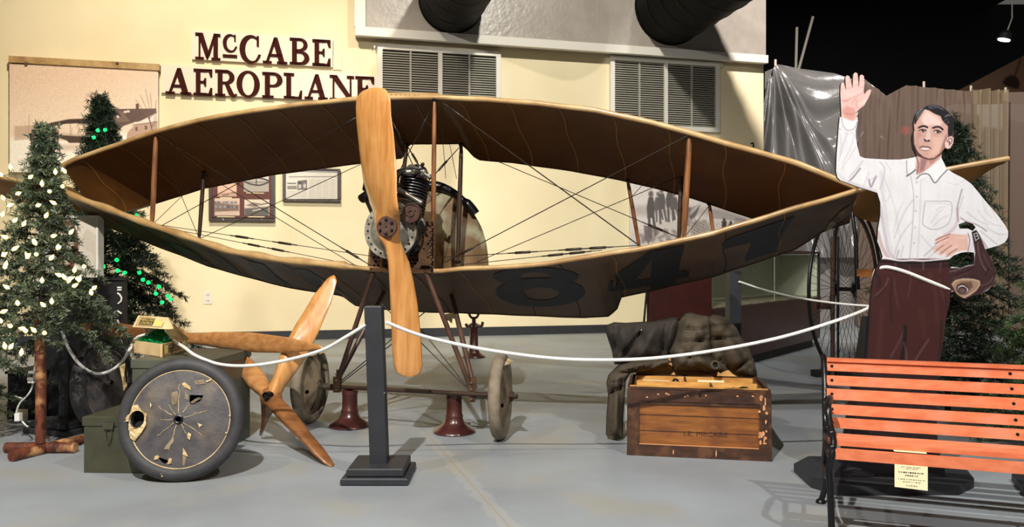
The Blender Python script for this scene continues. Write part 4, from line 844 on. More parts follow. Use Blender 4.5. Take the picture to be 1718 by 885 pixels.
rope_post(G(100, 722)+Vector((.06, .0, 0)), -.35, 'black rope post behind the log trunk of the lit tree', .84, s=1.1)
pb_ = Vector(((1230-CX)/F*5.35, 5.35, 0)); rope_post(pb_, .1, 'black rope post behind the draped work clothes', 1.0)
def rope(pts, r, lab, k=7):
    p = smooth_path(pts, k); q = MB(); q.tube(p, r, 10)
    # laid strands
    s = [0.0]
    for i in range(len(p)-1): s.append(s[-1]+(p[i+1]-p[i]).length)
    o = q.build('barrier_rope', M['rope'], smooth=True, loc='base'); return tag(o, lab, 'rope', 'white barrier ropes')
rope([P(648, 541, 3.68), P(690, 558, 3.74), P(740, 572, 3.80), P(820, 588, 3.86), P(920, 601, 3.90), P(1000, 604.5, 3.92), P(1090, 602, 3.92), P(1190, 590, 3.90), P(1300, 569, 3.86), P(1390, 543, 3.83), P(1454, 519, 3.80), P(1464, 505, 3.79), P(1465, 480, 3.74), P(1467, 460, 3.66), P(1474, 451, 3.63), P(1490, 449, 3.62), P(1520, 457, 3.62), P(1560, 473, 3.62), P(1598, 488, 3.63)], .0088, 'white rope from the middle post across the front to the painted man')
rope([P(614, 545, 3.70), P(580, 566, 3.74), P(540, 588, 3.80), P(480, 605, 3.9), P(420, 614, 3.96), P(370, 612, 4.02), P(330, 598, 4.1), P(310, 584, 4.22), P(297, 576, 4.30), P(286, 569, 4.40), P(262, 562, 4.52), P(240, 563, 4.56), P(226, 570, 4.50), P(217, 588, 4.36), P(205, 607, 4.62), P(185, 623, 4.55), P(160, 627, 4.5), P(135, 613, 4.42), P(115, 585, 4.36), P(104, 556, 4.32)], .0088, 'white rope from the middle post through the cardboard box to the left post')
rope([P(1240, 473, 5.30), P(1290, 489, 5.4), P(1350, 502, 5.5), P(1410, 510, 5.5), P(1462, 514, 5.4)], .0075, 'thin white rope running right from the rear post past the high wheel')

# ---------------------------------------------------------------- old wheels
def big_wheel(c, nrm, up, r, rt, lab, front=True, m='disc'):
    nrm = Vector(nrm).normalized(); rx = Vector(up).cross(nrm).normalized(); ry = nrm.cross(rx).normalized(); c = Vector(c)
    t = thing('aeroplane_wheel', lab, 'wheel', c-Vector((0, 0, c.z)), 'fabric covered aeroplane wheels')
    q = MB(); q.torus(c, nrm, r-rt, rt, 72, 16, 1.05); q.build('tyre', M['rubber'], t, smooth=True)
    Rd = r-2*rt+.008; s = 1/.91
    def mp(off=0):
        return lambda x, y: c+rx*x+ry*y+nrm*(.022+.028*(1-math.hypot(x, y)/Rd)+off+.0015*math.sin(7*math.atan2(y, x)+20*math.hypot(x, y)))
    hl = []
    if front:
        tri = [(.045, .130), (.118, .128), (.10, .095), (.048, .080)]; ovl = el(-.222, .0, .042, .047, 14); low_ = [(-.10, -.20), (-.075, -.208), (-.04, -.222), (-.062, -.236), (-.08, -.226)]
        hl = [[(a*Rd/.265, b*Rd/.265) for a, b in h] for h in (tri, low_)]; ov2 = [(a*Rd/.265, b*Rd/.265) for a, b in ovl]; hl.append([(p[0]+.004, p[1]) for p in ov2])
    q = MB(); q.cdt([el(0, 0, Rd, Rd, 60), el(0, 0, .014, .014, 14)]+hl, mp(), step=.02); d = q.build('fabric_disc', M[m], t, smooth='all')
    q = MB(); q.cdt([el(0, 0, Rd, Rd, 40)], lambda x, y: c+rx*x+ry*y-nrm*.03); q.build('rear_disc', M['black'], t)
    q = MB(); q.torus(mp(.001)(0, 0), nrm, .0165, .005, 24, 8); q.build('hub_ring', M['iron'], t, smooth=True)
    q = MB(); q.torus(c+nrm*.022, nrm, Rd-.001, .003, 72, 6); q.build('rim_edge', M['torn'], t, smooth=True)
    if front:
        rnd = random.Random(3); k = Rd/.265
        # raised cracked creases radiating from the hub, torn edges round the holes
        for (a, r0, r1) in ((95, .03, .19), (60, .04, .10), (18, .03, .15), (-35, .03, .17), (-60, .03, .11), (-105, .03, .17), (-140, .03, .14), (182, .03, .10), (150, .04, .14), (128, .03, .10)):
            a = math.radians(a); pts = []
            for i in range(9): rr = (r0+(r1-r0)*i/8)*k; da = a+rnd.uniform(-.04, .04); pts.append(mp(.002)(rr*math.cos(da), rr*math.sin(da)))
            q = MB(); q.tube(pts, [.0006+.0018*rnd.random()*(1-i_/12) for i_, _ in enumerate(pts)], 5); q.build('crease', M['torn'], d)
        def flake(pts, m_='torn', lift=.004, hole=None):
            q = MB(); pts = [(a*k, b*k) for a, b in pts]; q.cdt([pts]+([[(a*k, b*k) for a, b in hole]] if hole else []), lambda x, y: mp(lift)(x, y)+nrm*rnd.uniform(0, lift), thick=-nrm*.002, step=.012); q.build('torn_flap', M[m_], d)
        flake([(-.262, .03), (-.25, .075), (-.225, .078), (-.20, .05), (-.170, .028), (-.168, -.03), (-.19, -.07), (-.225, -.115), (-.25, -.10), (-.262, -.05), (-.262, -.01), (-.285, -.012), (-.300, -.004), (-.29, .012)], lift=.008, hole=[(p[0]+.0, p[1]) for p in ovl])
        flake([(.052, .088), (.07, .084), (.11, .112), (.098, .118), (.08, .112)], 'disc_tan', .006)
        flake([(.0, .19), (.012, .20), (.045, .175), (.05, .155), (.03, .165), (.012, .172)]); flake([(.13, .20), (.15, .21), (.15, .23), (.143, .212), (.12, .205)])
        flake([(-.05, .145), (-.02, .15), (-.01, .12), (-.02, .08), (-.04, .07), (-.05, .11)], 'disc_tan', .002); flake([(-.115, -.195), (-.10, -.19), (-.09, -.2), (-.10, -.212), (-.118, -.214)]); flake([(-.04, -.205), (-.025, -.21), (-.028, -.235), (-.05, -.24)])
        flake([(.03, -.15), (.05, -.18), (.06, -.20), (.03, -.19)]); flake([(.10, -.02), (.125, -.03), (.11, -.045)]); flake([(-.06, -.14), (-.02, -.09), (-.02, -.12), (-.05, -.16), (-.07, -.16)], 'disc_tan', .002)
        flake([(.055, -.07), (.07, -.08), (.065, -.11), (.05, -.1)]); flake([(.02, .15), (.04, .13), (.04, .10), (.02, .11)], 'disc_tan', .002); flake([(-.16, .09), (-.15, .075), (-.155, .06)]); flake([(.03, -.19), (.05, -.2), (.04, -.25), (.03, -.24)], 'disc_tan', .002)
        flake([(.06, .21), (.11, .215), (.12, .19), (.07, .185)], 'disc_tan', .002)
        for (x, y) in ((-.075, -.325), (-.08, -.312), (.27, -.08), (.285, .02)): MB().sphere(c+rx*x*.82+ry*y*.82+nrm*.034, .005, 8, (1, .6, .8)).build('paint_spot', M['torn'], t)
    return t
c = P(305, 699, 3.745); big_wheel(Vector((c.x, 3.745, .292)), (.10, -.97, .17), (0, .17, 1), .297, .035, 'large black fabric covered wheel leaning in front of the green boxes')
t = big_wheel(P(174, 640, 4.66)+Vector((0, 0, -.012)), (.99, -.12, .03), (0, .1, 1), .275, .040, 'dark old wheel standing behind the olive box', False)
q = MB(); p = P(200, 615, 4.46); q.add([p, p+Vector((.035, 0, .02)), p+Vector((.03, 0, -.05)), p+Vector((.045, 0, -.11)), p+Vector((.02, .01, -.15)), p+Vector((.015, 0, -.07))], [(0, 1, 2), (0, 2, 5), (5, 2, 3), (5, 3, 4)]); q.build('torn_flap', M['torn'], t)
# ---------------------------------------------------------------- boxes on the left
def case(lab, c0, c1, dep, h, m, fancy=True, name='metal_box'):
    c0, c1 = Vector(c0), Vector(c1); x = (c1-c0); b = Vector((-x.y, x.x, 0)).normalized()*dep; t = thing(name, lab, 'box', (c0+c1)/2+b/2); z = Vector((0, 0, 1))
    q = MB(); q.hexa([c0, c1, c1+b, c0+b], [p+z*(h-.03) for p in (c0, c1, c1+b, c0+b)]); q.build('body', m, t)
    e = x.normalized()*.006; f = b.normalized()*.006; q = MB(); lo = [c0-e-f, c1+e-f, c1+b+e+f, c0+b-e+f]; q.hexa([p+z*(h-.045) for p in lo], [p+z*(h-.004) for p in lo]); q.hexa([p+z*(h-.004) for p in lo], [c0+z*h, c1+z*h, c1+b+z*h, c0+b+z*h]); q.build('lid', m, t)
    if fancy:
        for k in (.22,):
            p = c0+x*k-f*1.6; q = MB(); q.hexa([p+z*(h-.06)-e*4-f, p+z*(h-.06)+e*4-f, p+z*(h-.06)+e*4, p+z*(h-.06)-e*4], [p+z*(h-.028)-e*5-f, p+z*(h-.028)+e*5-f, p+z*(h-.028)+e*5, p+z*(h-.028)-e*5]); q.build('latch', m, t)
            q = MB(); q.tube(smooth_path([p+z*(h-.06)-e*2.5, p+z*(h-.1)-e*2.2, p+z*(h-.135), p+z*(h-.1)+e*2.2, p+z*(h-.06)+e*2.5]), .0025, 6); q.build('latch_wire', M['olive'], t)
        m0 = c0+b*.62+x*.20; q = MB(); q.tube(smooth_path([m0+z*h, m0+z*(h+.02), m0+x.normalized()*.02+z*(h+.024), m0+x.normalized()*.1+z*(h+.024), m0+x.normalized()*.12+z*(h+.02), m0+x.normalized()*.12+z*h]), .006, 8); q.build('carrying_handle', M['iron'], t)
        MB().box(m0+x.normalized()*.06+z*(h+.004), (.16, .03, .008)).build('handle_plate', M['steel'], t)
    return t
case('olive green metal box with a latch under the large leaning wheel', G(141, 794), G(141, 794)+Vector((.60, -.03, 0)), .34, .283, M['olive'])
g0 = P(222, 700, 4.12); g0.z = 0; case('taller grey green metal box carrying the cardboard box', g0, g0+Vector((.42, -.02, 0)), .56, .535, M['grey_green'], False)
MB().box((0, 0, 0), (.001,)*3)
zb = .537; Yb = lambda py: (H-zb)*F/(py-CY)
C0 = P(271, 600, Yb(600)); L0 = C0+(P(220, 592, Yb(592))-C0)*.98; R0 = C0+(P(316, 587, Yb(587))-C0)*.98
for v in (C0, L0, R0): v.z = zb
B0 = L0+R0-C0; hb = .072; zz = Vector((0, 0, 1)); t = thing('cardboard_box', 'open buff cardboard box with printed labels and green shred inside', 'box', (C0+B0)/2)
q = MB()
for a, b in ((L0, C0), (C0, R0), (R0, B0), (B0, L0)):
    n_ = Vector((-(b-a).y, (b-a).x, 0)).normalized()*.005; q.hexa([a, b, b+n_, a+n_], [p+zz*hb for p in (a, b, b+n_, a+n_)])
q.hexa([L0, C0, R0, B0], [p+zz*.004 for p in (L0, C0, R0, B0)]); q.build('tray', M['card'], t)
# label on the right face
def label_on(o, ux, uy, nrm, par, yellow=True, flip=False):
    q = MB(); f = nrm*.0012
    def fr(a0, b0, a1, b1, m_, k=1.0): qq = MB(); qq.add([o+ux*a0+uy*b0+f*k, o+ux*a1+uy*b0+f*k, o+ux*a1+uy*b1+f*k, o+ux*a0+uy*b1+f*k], [(0, 1, 2, 3)]); return qq, m_
    lb = MB()
    for (a0, b0, a1, b1) in ((.06, .1, .94, .13), (.06, .87, .94, .9), (.06, .1, .075, .9), (.925, .1, .94, .9)): x, _ = fr(a0, b0, a1, b1, None); lb.add(x.v, x.f)
    if not flip: x, _ = fr(.24, .2, .74, .8, None, 1.2)
    else: x, _ = fr(.12, .2, .60, .8, None, 1.2)
    lb.add(x.v, x.f); L = lb.build('printed_border', M['ink'], par)
    x, _ = fr(*((.09, .2, .21, .8) if not flip else (.63, .2, .88, .8)), None); x.build('printed_block', M['label_yellow'], L)
    tx = MB(); a0 = .26 if not flip else .14; f2 = nrm*.0022
    text_on(tx, 'MERCOID', o+ux*a0+uy*.53+f2, ux*.45, uy*.22); text_on(tx, 'CONTROL', o+ux*a0+uy*.25+f2, ux*.45, uy*.22); tx.build('printed_lettering', M['card'] if not flip else M['label_yellow'], L)
n_r = Vector(((R0-C0).y, -(R0-C0).x, 0)).normalized(); label_on(C0, R0-C0, zz*hb, n_r, t)
# shred
q = MB(); mid = (C0+B0)/2
for i in range(2600):
    a = random.random(); b = random.random(); p = C0+(L0-C0)*(.06+.88*a)+(R0-C0)*(.06+.88*b); r_ = 1-((a-.5)**2+(b-.5)**2)*2.6; p.z = zb+.055+.06*max(0, r_)*random.uniform(.6, 1.1)
    d = Vector((random.uniform(-1, 1), random.uniform(-1, 1), random.uniform(-.5, .7))).normalized()*.018; w2 = Vector((random.uniform(-1, 1), random.uniform(-1, 1), random.uniform(-1, 1))).normalized()*.0016
    q.add([p-w2, p+w2, p+d+w2, p+d-w2], [(0, 1, 2, 3)])
sh = q.build('green_shred', M['shred'], t, kind='stuff')
q = MB(); q.grid(lambda u, v: C0+(L0-C0)*(.03+.94*u)+(R0-C0)*(.03+.94*v)+zz*(.045+.05*math.sin(PI*u)*math.sin(PI*v)), 12, 12); q.build('shred_bed', M['shred'], t, smooth='all')
# lid: lip, top, side
lipA, lipB, lipC, lipD = P(222, 549, 4.34), P(283, 553, 4.14), P(282, 533, 4.24), P(232, 529.5, 4.42)
hR, hB = R0+zz*hb, B0+zz*hb; off = Vector((.0, .004, -.004)); q = MB()
q.hexa([lipA, lipB, lipC, lipD], [p+Vector((0, .006, -.003)) for p in (lipA, lipB, lipC, lipD)])
lipE = P(291, 552, 4.17); lipF = P(290, 541, 4.28)
q.hexa([lipB, lipE, lipF, lipC], [p+Vector((-.005, .005, -.002)) for p in (lipB, lipE, lipF, lipC)])
q.hexa([lipC, lipF, hR, hB], [p+Vector((0, 0, -.005)) for p in (lipC, lipF, hR, hB)]); q.hexa([lipD, lipC, hB, hB+Vector((-.10, .05, 0))], [p+Vector((0, 0, -.005)) for p in (lipD, lipC, hB, hB+Vector((-.10, .05, 0)))])
sd = [P(276, 556, 4.14), P(290, 545, 4.20), P(318, 569, 4.56), P(308, 574, 4.53), P(289, 570, 4.34)]
q.hexa(sd, [p+Vector((-.004, .006, 0)) for p in sd]); q.build('lid', M['card'], t)
ux = lipB-lipA; nr = ux.cross(lipD-lipA).normalized(); nr = nr if nr.y < 0 else -nr; label_on(lipA+ux*.03, ux*.94*.88, (lipD-lipA)*1.0, nr, t, flip=True)
# black pedestals
def pedestal(lab, x0, x1, Yf, dep, zt, z0=0, name='pedestal', m='post', yaw=0):
    p0 = P(x0, 0, Yf); p1 = P(x1, 0, Yf); p0.z = p1.z = z0; d = Rz(yaw) @ (p1-p0); p1 = p0+d; b = Rz(PI/2) @ d.normalized()*dep
    t = thing(name, lab, 'pedestal' if name == 'pedestal' else 'box', (p0+p1)/2+b/2-Vector((0, 0, z0))); k = Vector((0, 0, zt-z0)); q = MB()
    q.hexa([p0, p1, p1+b, p0+b], [p0+k, p1+k, p1+b+k, p0+b+k]); q.build('body', M[m], t); e = d.normalized()*.012; f = b.normalized()*.012; kk = Vector((0, 0, .018)); q = MB()
    lo = [p0-e-f+k, p1+e-f+k, p1+b+e+f+k, p0+b-e+f+k]; q.hexa(lo, [p+kk for p in lo]); q.build('top_board', M['black'] if m == 'black' else M[m], t); return t
tpd = pedestal('tall black panel with white strokes at its edge behind the dark old wheel', 72, 207, 5.28, .055, .935, m='black')
q = MB(); pr_ = P(207.5, 0, 5.3)
for (pts) in ([(197, 483), (204, 483)], [(197, 487), (204, 487)], [(197, 492), (201, 495), (204, 500), (203, 506), (198, 510)], [(197, 522), (204, 527)], [(197, 537), (201, 548), (205, 556)]):
    q.tube([P(x, y, 5.272) for x, y in pts], .006, 6)
q.build('painted_strokes', M['white'], tpd)
t = pedestal('low black box on short feet behind the log stand of the lit tree', 13, 62, 5.15, .35, .31, .075, name='low_box', m='black')
for x in (20, 55):
    for dy in (.05, .28): p = P(x, 0, 5.15+dy); MB().hexa([(p.x-.02, p.y-.02, 0), (p.x+.02, p.y-.02, 0), (p.x+.02, p.y+.02, 0), (p.x-.02, p.y+.02, 0)], [(p.x-.02, p.y-.02, .076), (p.x+.02, p.y-.02, .076), (p.x+.02, p.y+.02, .076), (p.x-.02, p.y+.02, .076)]).build('foot', M['black'], t)
t = thing('electric_lead', 'thin white power cord with a plug hanging behind the log stand', 'cord', P(30, 706, 4.7)-Vector((0, 0, P(30, 706, 4.7).z)))
tubepart('cord', smooth_path([P(60, 600, 4.62), P(57, 628, 4.6), P(54, 650, 4.6), P(46, 664, 4.6), P(34, 676, 4.6), P(28, 690, 4.6), P(27, 705, 4.6), P(31, 700, 4.6), P(36, 706, 4.6), P(43, 714, 4.58), P(46, 716, 4.5)]), .005, M['rope'], t)
for (x, y) in ((54, 625), (52, 636), (53, 641)): MB().box(P(x, y, 4.58), (.035, .02, .014)).build('light_clip', M['rope'], t)
MB().box(P(31, 700, 4.58), (.03, .03, .045)).build('plug', M['rope'], t); tubepart('stray_lead', [P(25, 665, 4.6), P(37, 669, 4.6)], .004, M['rope'], t)
# ---------------------------------------------------------------- loose propellers
hub = P(455, 668, 4.36); tA = P(561, 463, 4.58); tD = P(559, 785, 3.97); tB = P(378, 575, 4.78); tC = P(437, 731, 4.60)
t = thing('four_blade_propeller', 'four-bladed brown wooden propeller standing on two blade tips', 'propeller', Vector((hub.x, hub.y, 0)))
def loose(tip, base_hw, mid_hw, tip_hw, tw0, tw1, wv, hub=hub, n=34, bend=0, th=.05):
    d = (tip-hub); L = d.length; d.normalize(); wv = Vector(wv); wv = (wv-d*wv.dot(d)).normalized(); nv = d.cross(wv); st = []
    for i in range(n+1):
        k = i/n; hw = float(np.interp(k, [0, .12, .3, .55, .8, .93, .98, 1], [base_hw, base_hw*.95, (base_hw+mid_hw)*.55, mid_hw, (mid_hw+tip_hw)*.55, tip_hw, tip_hw*.7, tip_hw*.15]))
        a = math.radians(tw0+(tw1-tw0)*sm(k, 0, .7)); h = wv*math.cos(a)+nv*math.sin(a); tt = nv*math.cos(a)-wv*math.sin(a); c = hub+d*L*k+nv*bend*math.sin(PI*k)
        st.append((c, h*hw, tt*(th*(1-k)**1.6+.007)))
    return st
q = MB(); X = Vector((1, 0, .45)); blade(q, loose(tA, .045, .076, .040, 45, 0, X, th=.045)); t4 = q.build('blade', M['prop'], t, smooth='all')
q = MB(); blade(q, loose(tD, .046, .036, .022, 30, -28, Vector((1, .3, .8)), bend=.02, th=.045)); q.build('blade', M['prop_dark'], t, smooth='all')
q = MB(); blade(q, loose(tB, .045, .06, .03, 30, -5, Vector((.6, 0, 1)), th=.045)); q.build('blade', M['prop_lay'], t, smooth='all')
q = MB(); blade(q, loose(tC, .046, .032, .022, 40, 70, Vector((1, 0, -.1)), th=.045)); q.build('blade', M['prop_dark'], t, smooth='all')
q = MB(); q.sphere(hub, .062, 20, (1, .8, 1.05)); q.build('hub_block', M['prop_dark'], t, smooth=True)
hc = P(449, 664, 4.30); q = MB(); q.lathe([(.016, .02), (.020, .022), (.022, .0), (.022, -.03)], hc, (-.35, -.93, .05), 20, cap=False); q.build('hub_bushing', M['iron'], t, smooth=True); MB().lathe([(.001, 0), (.017, 0)], hc+Vector((-.003, -.012, 0)), (-.35, -.93, .05), 16, cap=False).build('bore', M['hole'], t)
h2 = P(302, 566, 4.90); t1, t2 = P(543, 584, 4.20), P(118, 547, 5.17)
t = thing('two_blade_propeller', 'long two-bladed wooden propeller lying behind the cardboard box', 'propeller', h2)
q = MB(); blade(q, loose(t1, .036, .060, .020, 15, -6, (.05, -.25, 1), h2, th=.035)); q.build('blade', M['prop_lay'], t, smooth='all')
q = MB(); blade(q, loose(t2, .036, .052, .014, -12, 10, (.05, -.25, 1), h2, th=.035)); q.build('blade', M['prop_dark'], t, smooth='all')
q = MB(); q.lathe([(.001, -.036), (.05, -.036), (.052, .036), (.001, .036)], h2, (0, -.9, .2), 24); q.build('hub_block', M['prop_dark'], t, smooth=True)
# ---------------------------------------------------------------- tool chest and draped clothes
c0, c1 = G(1053, 763.5), G(1293.5, 774.5); xv = (c1-c0); bk = Vector((.045, .52, 0)); hC = .362; zz = Vector((0, 0, 1)); ex = xv.normalized(); ey = Vector((-ex.y, ex.x, 0))
t = thing('tool_chest', 'open worn brown wooden tool chest on the floor under the right wing', 'chest', (c0+c1)/2+bk/2)
def cb(name, u0, u1, v0, v1, z0, z1, m, par=t, kind=None):
    f = lambda u, v, z: c0+ex*u+ey*v+zz*z; q = MB(); q.hexa([f(u0, v0, z0), f(u1, v0, z0), f(u1, v1, z0), f(u0, v1, z0)], [f(u0, v0, z1), f(u1, v0, z1), f(u1, v1, z1), f(u0, v1, z1)]); return q.build(name, m, par, kind=kind)
Wc = xv.length; Dc = .50; tk = .018
cb('front_panel', .02, Wc-.02, .008, .008+tk, .04, hC-.03, M['chest']); cb('back_panel', 0, Wc, Dc-tk, Dc, 0, hC, M['chest_dark'])
cb('side_panel', 0, tk, .0, Dc, 0, hC, M['chest_dark']); cb('side_panel', Wc-tk, Wc, .0, Dc, 0, hC, M['chest_dark']); cb('bottom', 0, Wc, 0, Dc, .002, .02, M['chest_dark'])
cb('bottom_rail', -.004, Wc+.004, -.012, .012, 0, .062, M['chest_dark']); cb('top_rail', -.002, Wc+.002, -.008, .012, hC-.062, hC-.002, M['chest_dark'])
cb('corner_stile', -.002, .062, -.008, .012, .058, hC-.062, M['chest_dark']); cb('corner_stile', Wc-.058, Wc+.002, -.008, .012, .058, hC-.062, M['chest_dark'])
cb('inner_moulding', .062, Wc-.058, -.003, .012, hC-.078, hC-.062, M['chest_dark'])
cb('plank_seam', .064, Wc-.06, .0045, .009, .135, .1375, M['chest_dark']); cb('plank_seam', .064, Wc-.06, .0045, .009, .222, .2245, M['chest_dark'])
cb('worn_edge', .062, Wc-.062, -.007, -.002, .0625, .0665, M['paint_chip'])
for (u0, u1, v0, v1) in ((0, Wc, 0, .016), (0, Wc, Dc-.016, Dc), (0, .016, .016, Dc-.016), (Wc-.016, Wc, .016, Dc-.016)): cb('rim_strip', u0, u1, v0, v1, hC-.001, hC+.012, M['chest_dark'])
cb('front_edge', .012, Wc-.012, .02, .028, hC-.002, hC+.018, M['chest_in'])
zi = hC-.055
cb('tray_floor', .02, Wc-.02, .02, Dc-.02, zi-.01, zi, M['chest_in'])
for (a, b, c_, d, m_) in ((.03, Wc-.03, .035, .045, 'chest_in'), (.03, Wc-.03, .25, .26, 'chest_in'), (.03, Wc-.03, Dc-.04, Dc-.03, 'chest_in'), (.03, .04, .045, Dc-.04, 'chest_dark'), (Wc-.04, Wc-.03, .045, Dc-.04, 'chest_dark'), (Wc*.60, Wc*.60+.01, .045, .25, 'chest_dark'), (Wc*.42, Wc*.42+.01, .26, Dc-.04, 'chest_dark')):
    cb('tray_divider', a, b, c_, d, zi, hC+.008, M[m_])
for (x, y, r) in ((1174, 663, .008),): MB().lathe([(.001, 0), (r, 0), (r, .004), (.001, .004)], P(x, y, c0.lerp(c1, .5).y-.008)-ey*.004, -ey, 14).build('keyhole', M['hole'], t)
q = MB(); o = c0+ex*(Wc*.40)+zz*.115+ey*(.0062); text_on(q, 'I.E. McCABE', o, ex*.23, zz*.026); q.build('stencilled_lettering', M['chest_dark'], t)
rnd = random.Random(5)
for (u, z, w_, h_) in [(Wc-.04+rnd.uniform(-.02, .02), .08+.27*rnd.random(), rnd.uniform(.004, .012), rnd.uniform(.006, .02)) for _ in range(16)]+[(rnd.uniform(.1, Wc-.05), .335+rnd.uniform(-.015, .01), .008, .005) for _ in range(9)]+[(.245, .03, .004, .02), (.47, .032, .004, .03)]:
    q = MB(); n = 7; q.cdt([[(u+w_*math.cos(2*PI*i/n)*rnd.uniform(.5, 1.2), z+h_*math.sin(2*PI*i/n)*rnd.uniform(.5, 1.2)) for i in range(n)]], lambda x, y: c0+ex*x+zz*y-ey*(.0092 if y > .06 else .0132)); q.build('bare_scuff', M['paint_chip'], t)
# the open lid stands up behind, mostly under the clothes
q = MB(); b0 = c0+ey*(Dc+.03); tilt = ey*.09; q.hexa([b0+ex*.03+zz*(hC-.02), b0+ex*(Wc-.03)+zz*(hC-.02), b0+ex*(Wc-.03)+ey*.02+zz*(hC-.02), b0+ex*.03+ey*.02+zz*(hC-.02)], [b0+tilt+ex*.03+zz*.57, b0+tilt+ex*(Wc-.2)+zz*.57, b0+tilt+ex*(Wc-.2)+ey*.02+zz*.57, b0+tilt+ex*.03+ey*.02+zz*.57]); q.build('open_lid', M['chest_in'], t)
# things in the tray
def cthing(name, lab, cat, u, v, z, s, m, grp='small things in the chest tray', sub=None):
    p = c0+ex*u+ey*v+zz*z; q = MB(); f = lambda a, b, c_: c0+ex*(u+a)+ey*(v+b)+zz*(z+c_); q.hexa([f(-s[0], -s[1], 0), f(s[0], -s[1], 0), f(s[0], s[1], 0), f(-s[0], s[1], 0)], [f(-s[0]*.96, -s[1]*.96, s[2]), f(s[0]*.96, -s[1]*.96, s[2]), f(s[0]*.96, s[1]*.96, s[2]), f(-s[0]*.96, s[1]*.96, s[2])]); return tag(q.build(name, m, loc='base'), lab, cat, grp)
cthing('wooden_block', 'long pale wooden block at the back left of the chest tray', 'block', .155, .32, zi, (.08, .03, .055), M['paper'])
cthing('wooden_block', 'smaller tan wooden block right of the dark ball in the chest tray', 'block', .34, .33, zi, (.04, .03, .05), M['chest_in'])
cthing('wooden_rod', 'pale square wooden rod lying across the chest tray', 'rod', .46, .262, hC+.010, (.075, .008, .010), M['paper'])
cthing('paper_tag', 'small cream card lying in the front left of the chest tray', 'card', .17, .17, zi, (.035, .02, .03), M['paper'])
t = thing('glass_ball', 'dark round knob standing between two blocks in the chest tray', 'ball', c0+ex*.265+ey*.32+zz*zi); MB().sphere(c0+ex*.265+ey*.32+zz*(zi+.052), .021, 14).build('ball', M['engine_black'], t, smooth=True); MB().lathe([(.014, 0), (.010, .02), (.014, .034)], c0+ex*.265+ey*.32+zz*zi, n=12).build('neck', M['chest_dark'], t)
t = thing('planer_head', 'dark rounded metal tool in the front right compartment of the chest', 'tool', c0+ex*.63+ey*.15+zz*zi); MB().sphere(c0+ex*.63+ey*.15+zz*(zi+.02), .05, 18, (1, .7, .85)).build('dome', M['iron'], t, smooth=True); MB().box(c0+ex*.59+ey*.13+zz*(zi+.05), (.05, .01, .008), Matrix.Rotation(.3, 3, 'Y')).build('blade', M['steel'], t)
t = thing('paper_tag', 'white string tag hanging at the left end of the tool chest', 'tag', c0-ex*.01+ey*.1+zz*.12); p = c0-ex*.012+ey*.10; q = MB(); q.tube([p+zz*.25, p+zz*.15], .002, 5); q.build('string', M['rope'], t); q = MB(); q.hexa([p+zz*.12+ey*.02, p+zz*.12-ey*.02, p+zz*.12-ey*.02-ex*.002, p+zz*.12+ey*.02-ex*.002], [p+zz*.155+ey*.02, p+zz*.155-ey*.02, p+zz*.155-ey*.02-ex*.002, p+zz*.155+ey*.02-ex*.002]); q.build('card', M['paper'], t)
# clothes: outlined in the photograph, each with its own depth, folds and thickness
def cloth(name, outline, Y0, m, parent, folds, bulge=.09, thick=.03, step=7, seed=0, lean=0.0):
    a = np.array(outline, float); r = random.Random(seed); ph = [(r.uniform(.03, .09), r.uniform(-.05, .05), r.uniform(0, 6), r.uniform(.4, 1)) for _ in range(6)]; y1 = a[:, 1].max()
    def dist(x, y):
        d = 1e9
        for i in range(len(a)):
            p, q = a[i], a[(i+1) % len(a)]; ab = q-p; k = max(0, min(1, ((x-p[0])*ab[0]+(y-p[1])*ab[1])/(ab@ab))); d = min(d, math.hypot(x-p[0]-k*ab[0], y-p[1]-k*ab[1]))
        return d
    def fn(x, y):
        d = dist(x, y); Y = Y0+lean*(y1-y)/100-bulge*(1-math.exp(-d/11)); e = min(1, d/6)
        Y += sum(w*(1-2*abs(math.sin(.5*(x*kx*2.2+y*ky*2.2+p_+1.3*math.sin(y*.05+p_))))**.7) for kx, ky, p_, w in ph)*.016*e
        for (fx0, fy0, fx1, fy1, dep, wd) in folds:
            L2 = (fx1-fx0)**2+(fy1-fy0)**2; k = max(0, min(1, ((x-fx0)*(fx1-fx0)+(y-fy0)*(fy1-fy0))/L2)); dd = math.hypot(x-fx0-k*(fx1-fx0), y-fy0-k*(fy1-fy0)); Y += 1.6*dep*math.exp(-(dd/wd)**2)*e
        return P(x, y, Y)
    q = MB(); q.cdt([outline], fn, thick=(0, thick, 0), step=step); return q.build(name, m, parent, smooth='all')
Yk = c0.y+Dc+.02
t = thing('work_jacket', 'dark worn jacket draped over the chest lid with a sleeve to the floor', 'clothing', P(1035, 735, 4.75)-zz*P(1035, 735, 4.75).z)
cloth('body', [(1017, 548), (1032, 542), (1052, 543), (1100, 540), (1128, 534), (1138, 533), (1141, 545), (1139, 556), (1126, 590), (1118, 602), (1095, 607), (1060, 611), (1032, 612), (1028, 590), (1018, 560)], Yk-.01, M['cloth_dark'], t,
      [(1035, 545, 1030, 610, .05, 4), (1075, 560, 1046, 600, .03, 4), (1100, 545, 1075, 600, -.02, 8), (1120, 545, 1110, 598, .03, 4), (1050, 590, 1075, 560, .02, 3)],   .12, .05, 4, 1, lean=.02)
cloth('sleeve', [(1019, 645), (1022, 632), (1040, 614), (1070, 606), (1122, 604), (1128, 608), (1102, 618), (1078, 624), (1058, 627), (1050, 640), (1046, 700), (1045, 736), (1032, 738), (1018, 732), (1019, 700), (1022, 668)], Yk-.18, M['cloth'], t,
      [(1030, 640, 1024, 730, .03, 4), (1042, 640, 1038, 735, .03, 3), (1030, 630, 1100, 612, .03, 3), (1026, 660, 1044, 650, .03, 3)], .10, .05, 4, 2, lean=.06)
